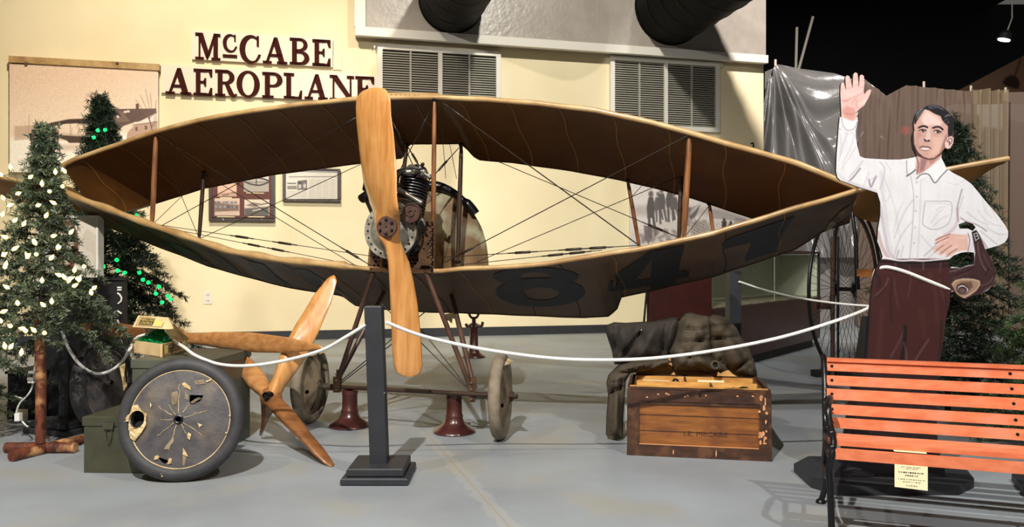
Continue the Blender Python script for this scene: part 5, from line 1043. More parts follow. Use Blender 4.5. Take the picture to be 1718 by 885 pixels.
t = thing('work_trousers', 'olive brown padded work clothes draped over the right of the chest lid', 'clothing', P(1200, 625, 5.1))
cloth('left_leg', [(1139, 545), (1142, 538), (1152, 527), (1160, 525), (1176, 529), (1190, 531), (1194, 545), (1193, 575), (1196, 600), (1205, 612), (1206, 625), (1190, 628), (1165, 624), (1132, 624), (1128, 600), (1124, 592), (1134, 565)], Yk-.07, M['cloth'], t,
      [(1145, 555, 1186, 552, .02, 3), (1140, 575, 1190, 572, .02, 3), (1135, 598, 1190, 600, .025, 3), (1150, 530, 1140, 560, .02, 3), (1180, 535, 1184, 570, .02, 4)], .13, .06, 4, 3, lean=.03)
cloth('right_leg', [(1186, 534), (1200, 529), (1212, 531), (1224, 537), (1236, 551), (1243, 566), (1256, 584), (1265, 606), (1270, 625), (1271, 639), (1250, 634), (1225, 629), (1203, 626), (1196, 604), (1190, 575), (1189, 550)], Yk-.06, M['cloth'], t,
      [(1195, 548, 1232, 546, .02, 3), (1192, 570, 1244, 566, .03, 3), (1205, 590, 1240, 584, .02, 3), (1222, 625, 1262, 604, .03, 3), (1205, 605, 1222, 618, .03, 3), (1246, 575, 1258, 622, .02, 3)], .13, .06, 4, 4, lean=.03)
q = MB(); p = P(1200, 613, Yk-.24); q.torus(p, (.1, -1, .3), .022, .008, 20, 8); q.build('rolled_cuff', M['cloth'], t, smooth=True); MB().lathe([(.001, 0), (.02, 0)], p+Vector((0, .01, 0)), (.1, -1, .3), 14, cap=False).build('cuff_opening', M['hole'], t)
q = MB(); q.lathe([(.001, 0), (.003, 0), (.003, .004)], P(1076, 554, Yk-.16), (0, -1, 0), 8); q.build('button', M['white'], t)

# ---------------------------------------------------------------- display case and panel
p0, p1 = Vector((2.58*1.05/1.05, 0, 0)), None
ca = P(1195, 0, 7.15); cbv = P(1376, 0, 9.8); ca.z = cbv.z = 0; d = (cbv-ca); dn = d.normalized(); bk2 = Vector((-dn.y, dn.x, 0))*.65; zc = .60
t = thing('display_case', 'glazed museum display case with a maroon base behind the high wheel bicycle', 'cabinet', (ca+cbv)/2+bk2/2)
def cc_(name, a, b, o0, o1, z0, z1, m, par=t): n_ = Vector((-dn.y, dn.x, 0)); q = MB(); A_, B_ = ca+dn*a, ca+dn*b; q.hexa([A_+n_*o0+zz*z0, B_+n_*o0+zz*z0, B_+n_*o1+zz*z0, A_+n_*o1+zz*z0], [A_+n_*o0+zz*z1, B_+n_*o0+zz*z1, B_+n_*o1+zz*z1, A_+n_*o1+zz*z1]); return q.build(name, m, par)
Lc = d.length; cc_('base', 0, Lc, 0, .65, .10, zc, M['maroon']); cc_('plinth', .05, Lc-.15, .05, .6, 0, .10, M['black']); cc_('top_rim', -.01, Lc+.01, -.01, .66, zc, zc+.025, M['maroon'])
case_bed = mat('pale_case_lining', rgb(206, 204, 172), rgb(150, 142, 110), rough=.8, scale=3, stretch=(1, 3, 1)); case_wall = mat('pale_green_lining', rgb(216, 222, 196), rough=.7)
cc_('case_floor', .02, Lc-.02, .03, .62, zc+.026, zc+.04, case_bed); cc_('back_lining', .02, Lc-.02, .60, .63, zc+.04, 1.16, case_wall); cc_('end_lining', Lc-.04, Lc-.02, .03, .6, zc+.04, 1.16, case_wall)
cc_('corner_post', Lc-.02, Lc+.0, .0, .03, zc+.025, 1.2, M['black']); cc_('centre_post', Lc*.5, Lc*.5+.006, .0, .006, zc+.03, 1.18, M['louvre']); cc_('top_frame', 0, Lc, 0, .64, 1.17, 1.20, M['maroon'])
gl = mat('case_glass', rgb(250, 255, 252), rough=.03, spec=.5); gb = gl.node_tree.nodes['Principled BSDF']; gb.inputs['Transmission Weight'].default_value = 1; gb.inputs['IOR'].default_value = 1.02; gb.inputs['Alpha'].default_value = .25
cc_('glass_front', 0, Lc-.02, .004, .008, zc+.025, 1.17, gl)
q = MB(); f = lambda px, py, Y: P(px, py, Y); q.hexa([P(1205, 470+0, 7.6), P(1218, 470, 7.7), P(1214, 470, 7.8), P(1208, 470, 7.7)], [P(1209, 455, 7.6), P(1214, 455, 7.7), P(1213, 455, 7.8), P(1210, 455, 7.7)])
o = MB(); pl = P(1085, 0, 7.05); pr2 = P(1194, 0, 7.12); pl.z = pr2.z = 0
t = thing('maroon_cabinet', 'plain maroon display cabinet end standing behind the draped clothes', 'cabinet', (pl+pr2)/2)
o.hexa([pl, pr2, pr2+Vector((.02, .09, 0)), pl+Vector((.02, .09, 0))], [p+zz*1.12 for p in (pl, pr2, pr2+Vector((.02, .09, 0)), pl+Vector((.02, .09, 0)))]); o.build('body', M['maroon'], t)
o = MB(); o.hexa([p+zz*1.12 for p in (pl, pr2, pr2+Vector((.02, .09, 0)), pl+Vector((.02, .09, 0)))], [p+zz*1.15 for p in (pl, pr2, pr2+Vector((.02, .09, 0)), pl+Vector((.02, .09, 0)))]); o.build('top_board', M['maroon'], t)
t = thing('stand_leg', 'thin dark leaning stand leg left of the maroon panel', 'stand', P(1080, 545, 6.9)-zz*P(1080, 545, 6.9).z); e_ = P(1080, 545, 6.9); dd = (P(1080, 545, 6.9)-P(1087, 465, 6.95)); q = MB(); q.tube([P(1087, 465, 6.95), e_, e_+dd*(e_.z/-dd.z)], .010, 8); q.build('leg', M['iron'], t)

# ---------------------------------------------------------------- high wheel bicycle
Yw = 7.3; wc = P(1418, 497, Yw); rW = .795; wn = Vector((math.cos(.72), -math.sin(.72), 0)); wn = Vector((.70, -.714, 0)); wu = Vector((.714, .70, 0)); wc.z = rW+.01
t = thing('high_wheel_bicycle', 'black high wheel bicycle standing behind the painted man', 'bicycle', Vector((wc.x, wc.y, 0)))
q = MB(); q.torus(wc, wn, rW-.012, .014, 96, 10); q.build('front_tyre', M['iron'], t, smooth=True)
q = MB(); q.torus(wc, wn, rW-.034, .010, 96, 8); q.build('rim', M['dark_strut'], t, smooth=True)
q = MB(); q.lathe([(.02, -.10), (.045, -.09), (.045, -.07), (.02, -.06), (.02, .06), (.045, .07), (.045, .09), (.02, .10)], wc, wn, 20); q.build('hub', M['iron'], t, smooth=True)
sp_m = None
for k in range(64):
    a = 2*PI*k/64; sgn = 1 if k % 2 else -1; rim = wc+(wu*math.cos(a)+zz*math.sin(a))*(rW-.04); h0 = wc+wn*sgn*.08+(wu*math.cos(a+.5*sgn)+zz*math.sin(a+.5*sgn))*.04
    MB().tube([h0, rim], .0022, 4, cap=False).build('spoke', M['wire'], t)
for sgn in (1, -1):
    q = MB(); top = wc+zz*(rW+.10); q.tube([wc+wn*sgn*.11+zz*.0, wc+wn*sgn*.10+zz*(rW*.6), wc+wn*sgn*.05+zz*(rW+.02), top], [.018, .018, .016, .018], 10); q.build('fork_blade', M['iron'], t, smooth=True)
    q = MB(); cA = wc+wn*sgn*.13; cB = cA+zz*(.16*sgn)+wu*(-.03); q.tube([cA, cB], .011, 8); cr_ = q.build('crank', M['iron'], t)
    q = MB(); q.box(cB+wn*sgn*.07, (.05, .14, .07), Rz(.75)); pd = q.build('pedal', M['chest_dark' if sgn < 0 else 'chest'], t, label='wooden block pedal'); q = MB(); q.tube([cB, cB+wn*sgn*.15], .008, 8); q.build('pedal_spindle', M['steel'], pd)
q = MB(); q.tube([wc+zz*(rW+.09), wc+zz*(rW+.20)], .02, 10); q.build('head', M['iron'], t)
q = MB(); q.tube(smooth_path([wc+zz*(rW+.14)-wn*.32-zz*.06, wc+zz*(rW+.18)-wn*.15, wc+zz*(rW+.19), wc+zz*(rW+.18)+wn*.15, wc+zz*(rW+.08)+wn*.32]), .012, 8); q.build('handlebar', M['iron'], t, smooth=True)
bb = []
for i in range(15): a = PI/2-.1-1.75*i/14; bb.append(wc+(wu*math.cos(a)+zz*math.sin(a))*(rW+.06+.06*i/14))
rc = bb[-1]+wu*.12-zz*.0; rc.z = .23; q = MB(); q.tube(bb+[rc+zz*.10, rc], .016, 8); q.build('backbone', M['iron'], t, smooth=True)
q = MB(); q.torus(rc, wn, .21, .013, 48, 8); q.build('rear_tyre', M['iron'], t, smooth=True)
for k in range(20): a = 2*PI*k/20; MB().tube([rc, rc+(wu*math.cos(a)+zz*math.sin(a))*.205], .002, 4, cap=False).build('spoke', M['wire'], t)
q = MB(); q.box(wc+zz*(rW+.20)+wu*.18, (.24, .12, .04), Rz(.77)); q.build('saddle', M['dark_strut'], t)
q = MB(); a0 = P(1397, 380, 7.05); q.tube([Vector((a0.x, a0.y, 1.3)), Vector((a0.x, a0.y, .02))], .020, 10); q.build('support_pole', M['dark_strut'], t); q = MB(); a1 = P(1406, 380, 7.1); q.tube([Vector((a1.x, a1.y, 1.3)), Vector((a1.x, a1.y, .02))], .012, 8); q.build('support_pole', M['iron'], t)
q = MB(); q.box(Vector((wc.x-.12, wc.y-.12, .03)), (.5, .10, .06), Rz(.2)); q.build('foot_block', M['black'], t)
o = MB(); c_ = P(1452, 366, 6.9); o.hexa([c_+Vector((-.04, 0, .03)), c_+Vector((.0, 0, -.03)), c_+Vector((.05, 0, .05)), c_+Vector((.03, 0, .07))], [c_+Vector((-.04, .003, .03)), c_+Vector((.0, .003, -.03)), c_+Vector((.05, .003, .05)), c_+Vector((.03, .003, .07))]); tag(o.build('paper_tag', M['label_yellow'], loc='base'), 'small yellow paper tag hanging on the high wheel bicycle', 'tag')

# ---------------------------------------------------------------- hanging plastic sheet and sheer drapes
def sheet_mat(name, c, alpha, rough, bump, bs, stretch=(1, 1, 1)): m = mat(name, c, rough=rough, bump=bump, scale=bs, bscale=bs, stretch=stretch, alpha=alpha); return m
M['plastic'] = sheet_mat('clear_plastic_sheet', rgb(128, 126, 124), .84, .18, .8, 3.2, (1.0, 1, 1.2)); M['sheer'] = sheet_mat('brown_sheer', rgb(104, 86, 74), .88, .75, .2, 5, (6, 1, .3)); M['sheer_pale'] = sheet_mat('tan_sheer', rgb(150, 132, 106), .55, .7, .2, 5, (8, 1, .3)); M['sheer_grey'] = sheet_mat('grey_lining', rgb(124, 120, 116), 1, .8, .1, 4)
def drape(name, top, Yfn, zbot, m, lab, fold, cat='curtain', nu=170, nv=40, grp=None):
    x0, x1 = top[0][0], top[-1][0]
    def fn(u, v):
        px = x0+(x1-x0)*u; Y = Yfn(px); zt = Z(interp(top, px), Y); z = zt+(zbot-zt)*v; Y2 = Y+fold(px, v); return Vector(((px-CX)/F*Y, Y2, z))
    q = MB(); q.grid(fn, nu, nv); return tag(q.build(name, m, smooth='all', loc='base'), lab, cat, grp)
Yd1 = lambda x: 13.35-(x-1285)*.004
drape('backing_sheet', [(1284, 120), (1300, 113), (1420, 130), (1425, 210), (1480, 240), (1530, 200), (1600, 175), (1800, 175)], lambda x: Yd1(x)+.35, .0, M['sheer_grey'], 'plain dark grey cloth lining hanging behind the sheets', lambda x, v: .03*math.sin(x*.07), nu=60, nv=12)
def plastic_fold(x, v):
    y = 112+v*290; dx = x-1296; dy = y-100; th = math.atan2(dx, dy); r_ = math.hypot(dx, dy); k = 1-sm(th, .35, .8)
    fan = .13*math.sin(th*26+.6*math.sin(r_*.03))*min(1, r_/80)+.05*math.sin(th*61+r_*.02)
    sw = y-112-70*math.sin(min(PI, max(0, (x-1301)/150*PI*.9)))*(.4+v*1.4); sw_ = .10*math.sin(sw/13+.4*math.sin(x*.05))+.05*math.sin(sw/5.3+x*.03)
    return (k*fan+(1-k)*sw_)*min(1, v*6)+.05*math.sin(x*.05+v*5)*v
drape('plastic_sheet', [(1275, 260), (1280, 180), (1290, 130), (1301, 108), (1312, 109), (1340, 115), (1400, 123), (1430, 133), (1450, 132), (1470, 148), (1486, 160)], Yd1, 1.15, M['plastic'], 'glossy creased clear plastic sheet hanging beside the cream wall', plastic_fold, nu=280, nv=160)
drape('sheer_drape', [(1440, 134), (1452, 134), (1470, 148), (1487, 161), (1505, 151), (1521, 143), (1560, 147), (1600, 151), (1630, 153), (1640, 153)], lambda x: Yd1(x)-.15, .02, M['sheer'], 'dark brown sheer drape hanging behind the painted man', lambda x, v: .04*math.sin((x-1545)/(.25+v)*.05)*min(1, .3+v)+.012*math.sin(x*.4+3*v))
drape('sheer_drape', [(1628, 150), (1632, 147), (1640, 152), (1652, 149), (1668, 152), (1680, 150), (1690, 153)], lambda x: Yd1(x)-.45, .02, M['sheer_pale'], 'narrow gathered tan sheer drape right of the painted man', lambda x, v: .07*math.sin(x*.42+.6*math.sin(2.5*v)))
drape('sheer_drape', [(1684, 154), (1700, 155), (1760, 157), (1900, 158)], lambda x: Yd1(x)-.25, .02, M['sheer'], 'flat brown sheer drape at the right edge', lambda x, v: .05*math.sin(x*.05+v))
for (x, y) in ((1301, 103), (1550, 140), (1629, 147), (1687, 150)): tag(MB().tube([P(x, y+8, 13.0), P(x, y-3, 13.0)], .02, 6).build('curtain_stake', M['sign_board'], loc='base'), 'pale stake tip above the drape top, %s' % {1301: 'at the peak of the plastic sheet', 1550: 'above the dark brown drape behind the head', 1629: 'at the left of the tan drape', 1687: 'at the right of the tan drape'}[x], 'stake', 'stakes holding the drapes')
# ---------------------------------------------------------------- painted plywood man
YS = 3.62
OUT = [(1412, 196), (1411, 176), (1410, 156), (1410.5, 143), (1412, 139), (1416, 139), (1417.5, 145), (1420, 155), (1418.5, 136), (1418.5, 129), (1421, 126.5), (1425, 128), (1429, 142), (1430.5, 152), (1431, 133), (1432, 124), (1435, 121.5), (1438.5, 123), (1440, 136), (1440.5, 151), (1442, 134), (1442.5, 127), (1446, 125), (1449.5, 128), (1450.2, 142), (1449, 153), (1450.5, 158), (1454, 153), (1459, 150), (1462, 151.5), (1460, 158), (1455, 168), (1450, 177), (1442, 183), (1437.5, 188), (1437, 196),
 (1439, 197), (1438.5, 206), (1437, 214), (1435.5, 219), (1436, 232), (1439, 248), (1442.5, 262), (1450, 265.5), (1470, 267), (1490, 268), (1508, 268), (1522, 266.5), (1532, 264.5), (1538.5, 263), (1537, 258), (1532.5, 249), (1531, 238), (1530.5, 230), (1532.5, 224), (1534.5, 219), (1533.5, 212), (1532.8, 206), (1534.2, 202), (1535.5, 196), (1539, 189.5), (1546, 183), (1552, 180.5), (1558, 177), (1567, 175.6), (1577, 178), (1583.5, 182), (1591, 188), (1597, 194), (1600, 202), (1600.5, 212), (1599.3, 226), (1600.5, 232), (1599.5, 240), (1595, 248.5), (1590, 250.5), (1585.5, 248.5), (1582.5, 253), (1580, 257), (1579.5, 265), (1583, 272), (1588, 283), (1600, 291), (1616, 299), (1630, 309), (1640, 321), (1652, 336), (1664, 350), (1676, 364), (1686, 378), (1691.5, 388), (1691, 399), (1686, 407), (1676, 412), (1662, 416), (1653, 418.5), (1659, 428), (1664, 436), (1669, 450), (1670, 464), (1667, 478), (1656, 488), (1645, 494), (1632, 497), (1619.5, 502), (1611, 498), (1604, 493), (1600, 487), (1594, 492), (1594, 505), (1590, 520), (1586.5, 540), (1584, 560), (1581, 583), (1577, 606), (1574, 640), (1572, 680), (1572, 720), (1574, 750), (1579, 770), (1585, 785), (1586, 800), (1570, 806), (1545, 806), (1524, 803), (1518, 795), (1470, 795), (1462, 803), (1440, 808), (1418, 809), (1403, 804), (1402, 796), (1408, 786), (1420, 778), (1428, 768), (1430, 740), (1436, 700), (1444, 650), (1453, 604), (1456, 570), (1458, 540), (1461, 500), (1465, 470), (1471, 450), (1477, 439), (1481, 431), (1477, 418), (1472, 405), (1473, 385), (1477, 362), (1477, 340), (1472, 324), (1460, 320), (1440, 314), (1424, 308), (1410, 303), (1405, 298), (1402.8, 288), (1404, 256), (1406, 232), (1407, 216), (1409, 197)]
HOLE1 = [(1592, 436), (1600, 429), (1612, 424.5), (1622, 423), (1634, 424), (1635, 434), (1634, 444), (1622, 446), (1612, 450), (1598, 448), (1592, 449)]
HOLE2 = [(1608, 377), (1620, 372), (1632, 376), (1637, 382), (1632, 388), (1624, 384), (1610, 384)]
def smooth2(lp, k=3): n = len(lp); return lp
Q, Fc = gridpts(1400, 120, 1694, 811, .92)
arrs = [np.array(l, float) for l in (OUT, HOLE1, HOLE2)]
cen = Q[Fc].mean(1); ins = inside(cen, arrs); Fc = Fc[ins]
used = np.unique(Fc); mp_ = -np.ones(len(Q), int); mp_[used] = np.arange(len(used)); Q = Q[used]; Fc = mp_[Fc]
# boundary vertices snap to the outline
cnt = np.zeros(len(Q), int); np.add.at(cnt, Fc.ravel(), 1); bd = np.where(cnt < 4)[0]; best = np.full(len(bd), 1e9); pos = Q[bd].copy()
for lp in arrs:
    for i in range(len(lp)):
        a, b = lp[i], lp[(i+1) % len(lp)]; ab = b-a; k = np.clip(((Q[bd]-a)@ab)/(ab@ab), 0, 1); c = a+k[:, None]*ab; d = np.linalg.norm(Q[bd]-c, axis=1); m_ = (d < best) & (d < 1.4); best[m_] = d[m_]; pos[m_] = c[m_]
Q[bd] = pos
p = Paint(Q, (232, 232, 234))
TR1, TR2, TR3 = (66, 32, 30), (46, 24, 25), (30, 20, 22)
p.poly([(1400, 436), (1594, 434), (1597, 500), (1590, 560), (1600, 820), (1395, 820)], TR1, 1, 1)
# shirt body shading
SH, S2, S3 = (196, 188, 198), (214, 210, 216), (168, 150, 156)
for l, w_, a, c in (([(1478, 290), (1482, 330), (1488, 380), (1496, 430)], 7, .45, S2), ([(1484, 300), (1500, 345), (1510, 400)], 3, .5, S2), ([(1476, 345), (1484, 390), (1490, 420), (1500, 434)], 5, .6, SH), ([(1473, 390), (1480, 415), (1490, 432)], 6, .7, (206, 180, 178)),
    ([(1448, 270), (1436, 285), (1425, 297)], 1.6, .8, SH), ([(1443, 283), (1432, 297), (1424, 305)], 2.6, .8, (150, 140, 150)), ([(1458, 290), (1452, 305), (1448, 314)], 3, .6, S2), ([(1458, 302), (1461, 314), (1466, 304), (1470, 296)], 2.4, .85, (150, 132, 148)), ([(1454, 298), (1460, 302), (1470, 296)], 1.4, .6, SH),
    ([(1476, 272), (1484, 282), (1482, 300), (1476, 318)], 2, .7, SH), ([(1486, 272), (1494, 285)], 1.6, .5, SH), ([(1478, 318), (1482, 334), (1488, 338), (1492, 328)], 1.2, .5, SH),
    ([(1532, 335), (1518, 355), (1508, 378), (1500, 400)], 2, .55, SH), ([(1530, 372), (1516, 390), (1506, 410), (1500, 432)], 2.4, .5, SH), ([(1515, 340), (1506, 360), (1498, 392)], 1.6, .4, SH), ([(1508, 420), (1504, 434)], 2, .6, S3), ([(1516, 412), (1510, 436)], 2, .45, SH),
    ([(1545, 395), (1560, 412), (1572, 425)], 1.5, .5, SH), ([(1550, 430), (1566, 416), (1576, 404)], 2, .5, S3), ([(1556, 434), (1574, 418), (1584, 405)], 2, .5, SH), ([(1585, 395), (1600, 384), (1606, 370), (1606, 350)], 5, .55, (206, 186, 200)),
    ([(1614, 318), (1609, 336), (1606, 352), (1608, 372)], 1.4, .85, (130, 116, 126)), ([(1616, 330), (1608, 355)], 3, .4, SH), ([(1612, 366), (1622, 372), (1640, 378), (1655, 388)], 2, .7, (160, 140, 156)), ([(1622, 356), (1640, 370), (1658, 378)], 1.8, .5, SH), ([(1640, 352), (1656, 372), (1680, 380)], 1.6, .45, SH), ([(1648, 330), (1652, 352), (1664, 366)], 1.4, .4, SH),
    ([(1645, 388), (1660, 400), (1672, 410)], 2.2, .6, SH), ([(1655, 382), (1672, 392), (1688, 394)], 2, .5, SH), ([(1640, 392), (1648, 404), (1656, 416)], 3, .6, S3), ([(1664, 352), (1674, 372)], 1.4, .4, SH),
    ([(1408, 216), (1411, 240), (1408, 270)], 1.4, .5, SH), ([(1422, 222), (1414, 245), (1410, 262)], 1.8, .6, SH), ([(1434, 226), (1426, 250), (1414, 275)], 2, .4, SH), ([(1436, 246), (1424, 266), (1412, 284)], 1.6, .45, SH), ([(1404, 290), (1416, 300), (1440, 311)], 3, .5, S2), ([(1620, 300), (1606, 310), (1590, 306)], 1.4, .3, SH)):
    p.line(l, c, w_, min(1, a*1.35), 1.0)
p.poly([(1405, 300), (1440, 309), (1472, 320), (1474, 326), (1440, 317), (1404, 304)], SH, .5, 2)
# cuff of the raised arm
p.line([(1411, 197), (1416, 214), (1424, 219), (1434, 215), (1438, 205)], (150, 142, 152), 1.2, .9); p.line([(1414, 195), (1413, 214)], SH, 1.1, .8); p.line([(1407, 215), (1412, 218)], (150, 142, 152), 1, .8); p.ell(1410, 206, .8, .8, (190, 150, 150)); p.poly([(1413, 219), (1424, 223), (1434, 219), (1432, 225), (1418, 227)], S2, .6, 1.5)
# placket, collar, pocket, buttons
p.line([(1528, 296), (1533, 330), (1531, 380), (1526, 436)], (140, 132, 140), .9, .8, .4); p.line([(1545, 302), (1544, 340), (1542, 390), (1539, 436)], SH, 1.1, .8, .5)
for x, y in ((1538, 306), (1538, 330), (1536, 354), (1535, 382), (1533, 408)): p.ell(x, y, 1.5, 1.5, (160, 152, 158)); p.ell(x-.3, y-.3, .8, .8, (236, 236, 236))
p.poly([(1538, 262), (1530, 266), (1521, 272), (1523, 294), (1535, 285), (1537, 292), (1534, 276)], (240, 240, 240), 1, .6); p.line([(1521, 270), (1523, 294), (1535, 285)], (90, 84, 92), 1, .9, .4); p.line([(1521, 296), (1530, 290), (1536, 285)], (40, 36, 40), 1.8, .9, .5)
p.poly([(1580, 268), (1588, 283), (1584, 296), (1570, 306), (1560, 294), (1546, 300), (1540, 292), (1560, 282)], (242, 242, 242), 1, .6); p.line([(1538, 300), (1546, 293), (1558, 293), (1568, 307), (1578, 297), (1590, 284)], (44, 40, 46), 1.5, .9, .5); p.line([(1540, 290), (1556, 282), (1576, 266)], (110, 96, 100), .9, .7)
p.line([(1552, 340), (1548, 372), (1552, 380), (1562, 385)], (110, 104, 112), .9, .8, .4); p.line([(1552, 338), (1574, 338), (1596, 341), (1593, 372), (1576, 384), (1562, 385)], (128, 120, 128), .9, .8, .4); p.line([(1554, 342), (1576, 341), (1594, 344)], SH, 1.2, .6)
for l in ([(1562, 375), (1572, 360), (1582, 352)], [(1566, 380), (1578, 368), (1590, 362)], [(1572, 354), (1578, 348), (1586, 348)]): p.line(l, SH, 1.6, .6, 1)
p.line([(1481, 432), (1500, 436), (1512, 438), (1530, 437), (1550, 438), (1572, 436), (1592, 434)], (240, 240, 242), 3, .9); p.line([(1478, 439), (1500, 440), (1515, 441), (1550, 441), (1592, 438)], (16, 14, 16), 3.4, 1, .8)
# neck and head
SK, SK2, SK3, SKL = (212, 168, 154), (170, 120, 110), (118, 76, 74), (244, 216, 208)
p.poly([(1538, 262), (1536, 284), (1539, 294), (1548, 290), (1560, 281), (1572, 270), (1580, 262), (1580, 250), (1540, 250)], SK, 1, .6); p.poly([(1545, 266), (1542, 290), (1550, 286), (1556, 268)], (150, 112, 116), .85, 2); p.poly([(1556, 268), (1580, 256), (1578, 262), (1562, 276)], SK2, .7, 1.5)
p.line([(1537, 264), (1541, 276), (1538, 292)], (60, 40, 42), 1.2, .9)
p.poly([(1526, 196), (1604, 196), (1604, 254), (1581, 258), (1560, 268), (1538, 262), (1528, 250)], (96, 62, 60), 1, .5)
p.poly([(1532.5, 200), (1534, 245), (1541, 256), (1549, 263), (1558, 266.5), (1567, 265), (1576, 258), (1584, 249), (1590, 235), (1593, 205), (1585, 190), (1556, 184), (1542, 192)], SK, 1, .8)
p.poly([(1546, 200), (1554, 186), (1572, 196), (1580, 206), (1576, 212), (1562, 210), (1552, 214)], SKL, .8, 3); p.poly([(1538, 214), (1546, 226), (1550, 240), (1544, 254), (1537, 246)], SK2, .55, 3)
p.poly([(1564, 230), (1576, 226), (1584, 232), (1582, 246), (1572, 258), (1560, 262), (1566, 246)], (230, 192, 174), .7, 3); p.poly([(1583, 238), (1588, 226), (1590, 236), (1586, 246), (1578, 254)], SK3, .7, 2)
p.ell(1545, 238, 5, 8, (226, 190, 182), .5, .5); p.poly([(1533.5, 206), (1536.5, 206), (1536, 219), (1534.5, 217)], (210, 160, 148), 1, .5)
p.poly([(1551, 208), (1554, 222), (1550.5, 234), (1553, 237), (1560, 236.5), (1562, 233), (1560, 214)], (232, 202, 190), .8, 1.2); p.line([(1553, 212), (1554, 222), (1551, 232)], SK2, 1.2, .6); p.line([(1550.6, 234), (1552.6, 236.6), (1556, 237), (1559.5, 236.6)], (44, 20, 24), 2, .95, .6); p.ell(1552.5, 235.6, 1.5, 1.2, (24, 10, 14)); p.ell(1558.3, 235.8, 1.6, 1.1, (30, 14, 16))
# eyes and brows
p.line([(1541.5, 214.5), (1547, 212), (1552, 212), (1556, 214)], (18, 10, 12), 3.0, 1, .6); p.line([(1565.5, 214.8), (1571, 213), (1576.5, 213.5), (1581.5, 217.5)], (18, 10, 12), 3.0, 1, .6)
p.ell(1548, 218.2, 5.2, 2.4, (236, 214, 208), .9); p.ell(1573, 220.5, 5.6, 2.6, (236, 214, 208), .9)
p.line([(1542.5, 219.3), (1547, 217.2), (1554, 219)], (22, 12, 16), 1.8, 1, .4); p.line([(1567, 220.3), (1572, 218.4), (1579, 221.5)], (22, 12, 16), 1.8, 1, .4); p.ell(1548.8, 219.5, 2.6, 2.1, (18, 12, 16)); p.ell(1574, 221.4, 2.9, 2.2, (18, 12, 16)); p.line([(1544, 222), (1549, 223), (1553, 221.5)], (170, 120, 118), .9, .8); p.line([(1569, 224), (1574, 225), (1579, 223)], (150, 104, 104), .9, .8)
p.line([(1544, 226), (1549, 228)], SK2, 1.2, .5); p.line([(1568, 228), (1576, 229)], SK2, 1.4, .4); p.ell(1549.5, 219.1, .5, .5, (230, 230, 230)); p.ell(1575, 221, .5, .5, (230, 230, 230))
# mouth and chin
p.line([(1543.5, 248.5), (1547.5, 246), (1552, 246.6), (1557, 246.8), (1562, 249.5)], (56, 26, 30), 1.6, .95, .5); p.poly([(1544, 248.8), (1549, 248), (1556, 248.6), (1561, 249.8), (1556, 252.4), (1549, 251.4)], (236, 226, 222), 1, .6); p.line([(1547, 252), (1552, 253.2), (1558, 252)], (90, 52, 54), 1, .85, .5); p.line([(1549, 258), (1556, 259)], SK2, 1.4, .5)
p.line([(1534.5, 244), (1538, 256), (1546, 264), (1557, 267.3), (1568, 266), (1578, 259)], (52, 32, 34), 1.4, .9, .6); p.line([(1531.5, 226), (1532, 242), (1536, 254)], (40, 26, 28), 2.4, .9, .7)
# ear and hair
p.poly([(1586, 248), (1585, 240), (1590, 231), (1596, 228.5), (1600, 232), (1599, 241), (1594, 249), (1590, 250)], (236, 204, 196), 1, .6); p.line([(1589, 238), (1592, 233), (1597, 233), (1596, 240), (1592, 244)], (52, 24, 28), 1.4, .9, .5); p.ell(1592.5, 239, 1.3, 2.6, (60, 28, 32), .9)
p.poly([(1533, 207), (1535, 196), (1541, 188), (1548, 182), (1558, 176), (1570, 174), (1586, 182), (1598, 193), (1601, 206), (1600, 218), (1597, 228), (1591, 229), (1590, 222), (1590.5, 212), (1586, 208), (1581, 202), (1578, 195), (1568, 191), (1558, 185), (1552, 184), (1546, 191), (1541, 199), (1537, 206), (1536, 209)], (26, 24, 28), 1, .7)
for l, c in (([(1539, 198), (1544, 190), (1551, 184)], (150, 150, 158)), ([(1537, 200), (1541, 192)], (90, 90, 98)), ([(1558, 180), (1566, 177.5), (1574, 180), (1582, 184)], (130, 134, 142)), ([(1560, 182), (1570, 181)], (96, 98, 106)), ([(1586, 196), (1591, 193), (1594, 194)], (160, 160, 166)), ([(1584, 203), (1590, 200)], (84, 84, 92)), ([(1588, 208), (1592, 204)], (100, 100, 108))): p.line(l, c, 1.6, .8, .9)
# raised hand
p.poly([(1408, 120), (1464, 120), (1464, 158), (1450, 180), (1439, 190), (1438, 199), (1432, 203), (1422, 201), (1413, 197), (1412, 190)], (232, 190, 180), 1, .8)
p.poly([(1412, 185), (1420, 178), (1434, 182), (1436, 194), (1430, 202), (1416, 196)], (206, 140, 128), .7, 3); p.poly([(1440, 178), (1450, 166), (1456, 158), (1452, 172)], (244, 216, 210), .8, 2); p.poly([(1414, 152), (1430, 156), (1446, 154), (1440, 164), (1420, 162)], (240, 206, 198), .8, 3)
for l in ([(1412, 168), (1422, 168), (1431, 164), (1439, 158)], [(1430, 175), (1433, 168), (1442, 159), (1449, 155)], [(1414, 171), (1423, 170)], [(1438, 168), (1436, 176), (1440, 182)], [(1416, 190), (1428, 192), (1436, 189)]): p.line(l, (176, 108, 104), 1, .75, .5)
for x, y in ((1413, 150), (1424, 139), (1425, 148), (1435, 133), (1436, 143), (1445, 136), (1446, 147)): p.line([(x-2, y), (x+2.5, y-.3)], (190, 128, 124), 1, .6, .5)
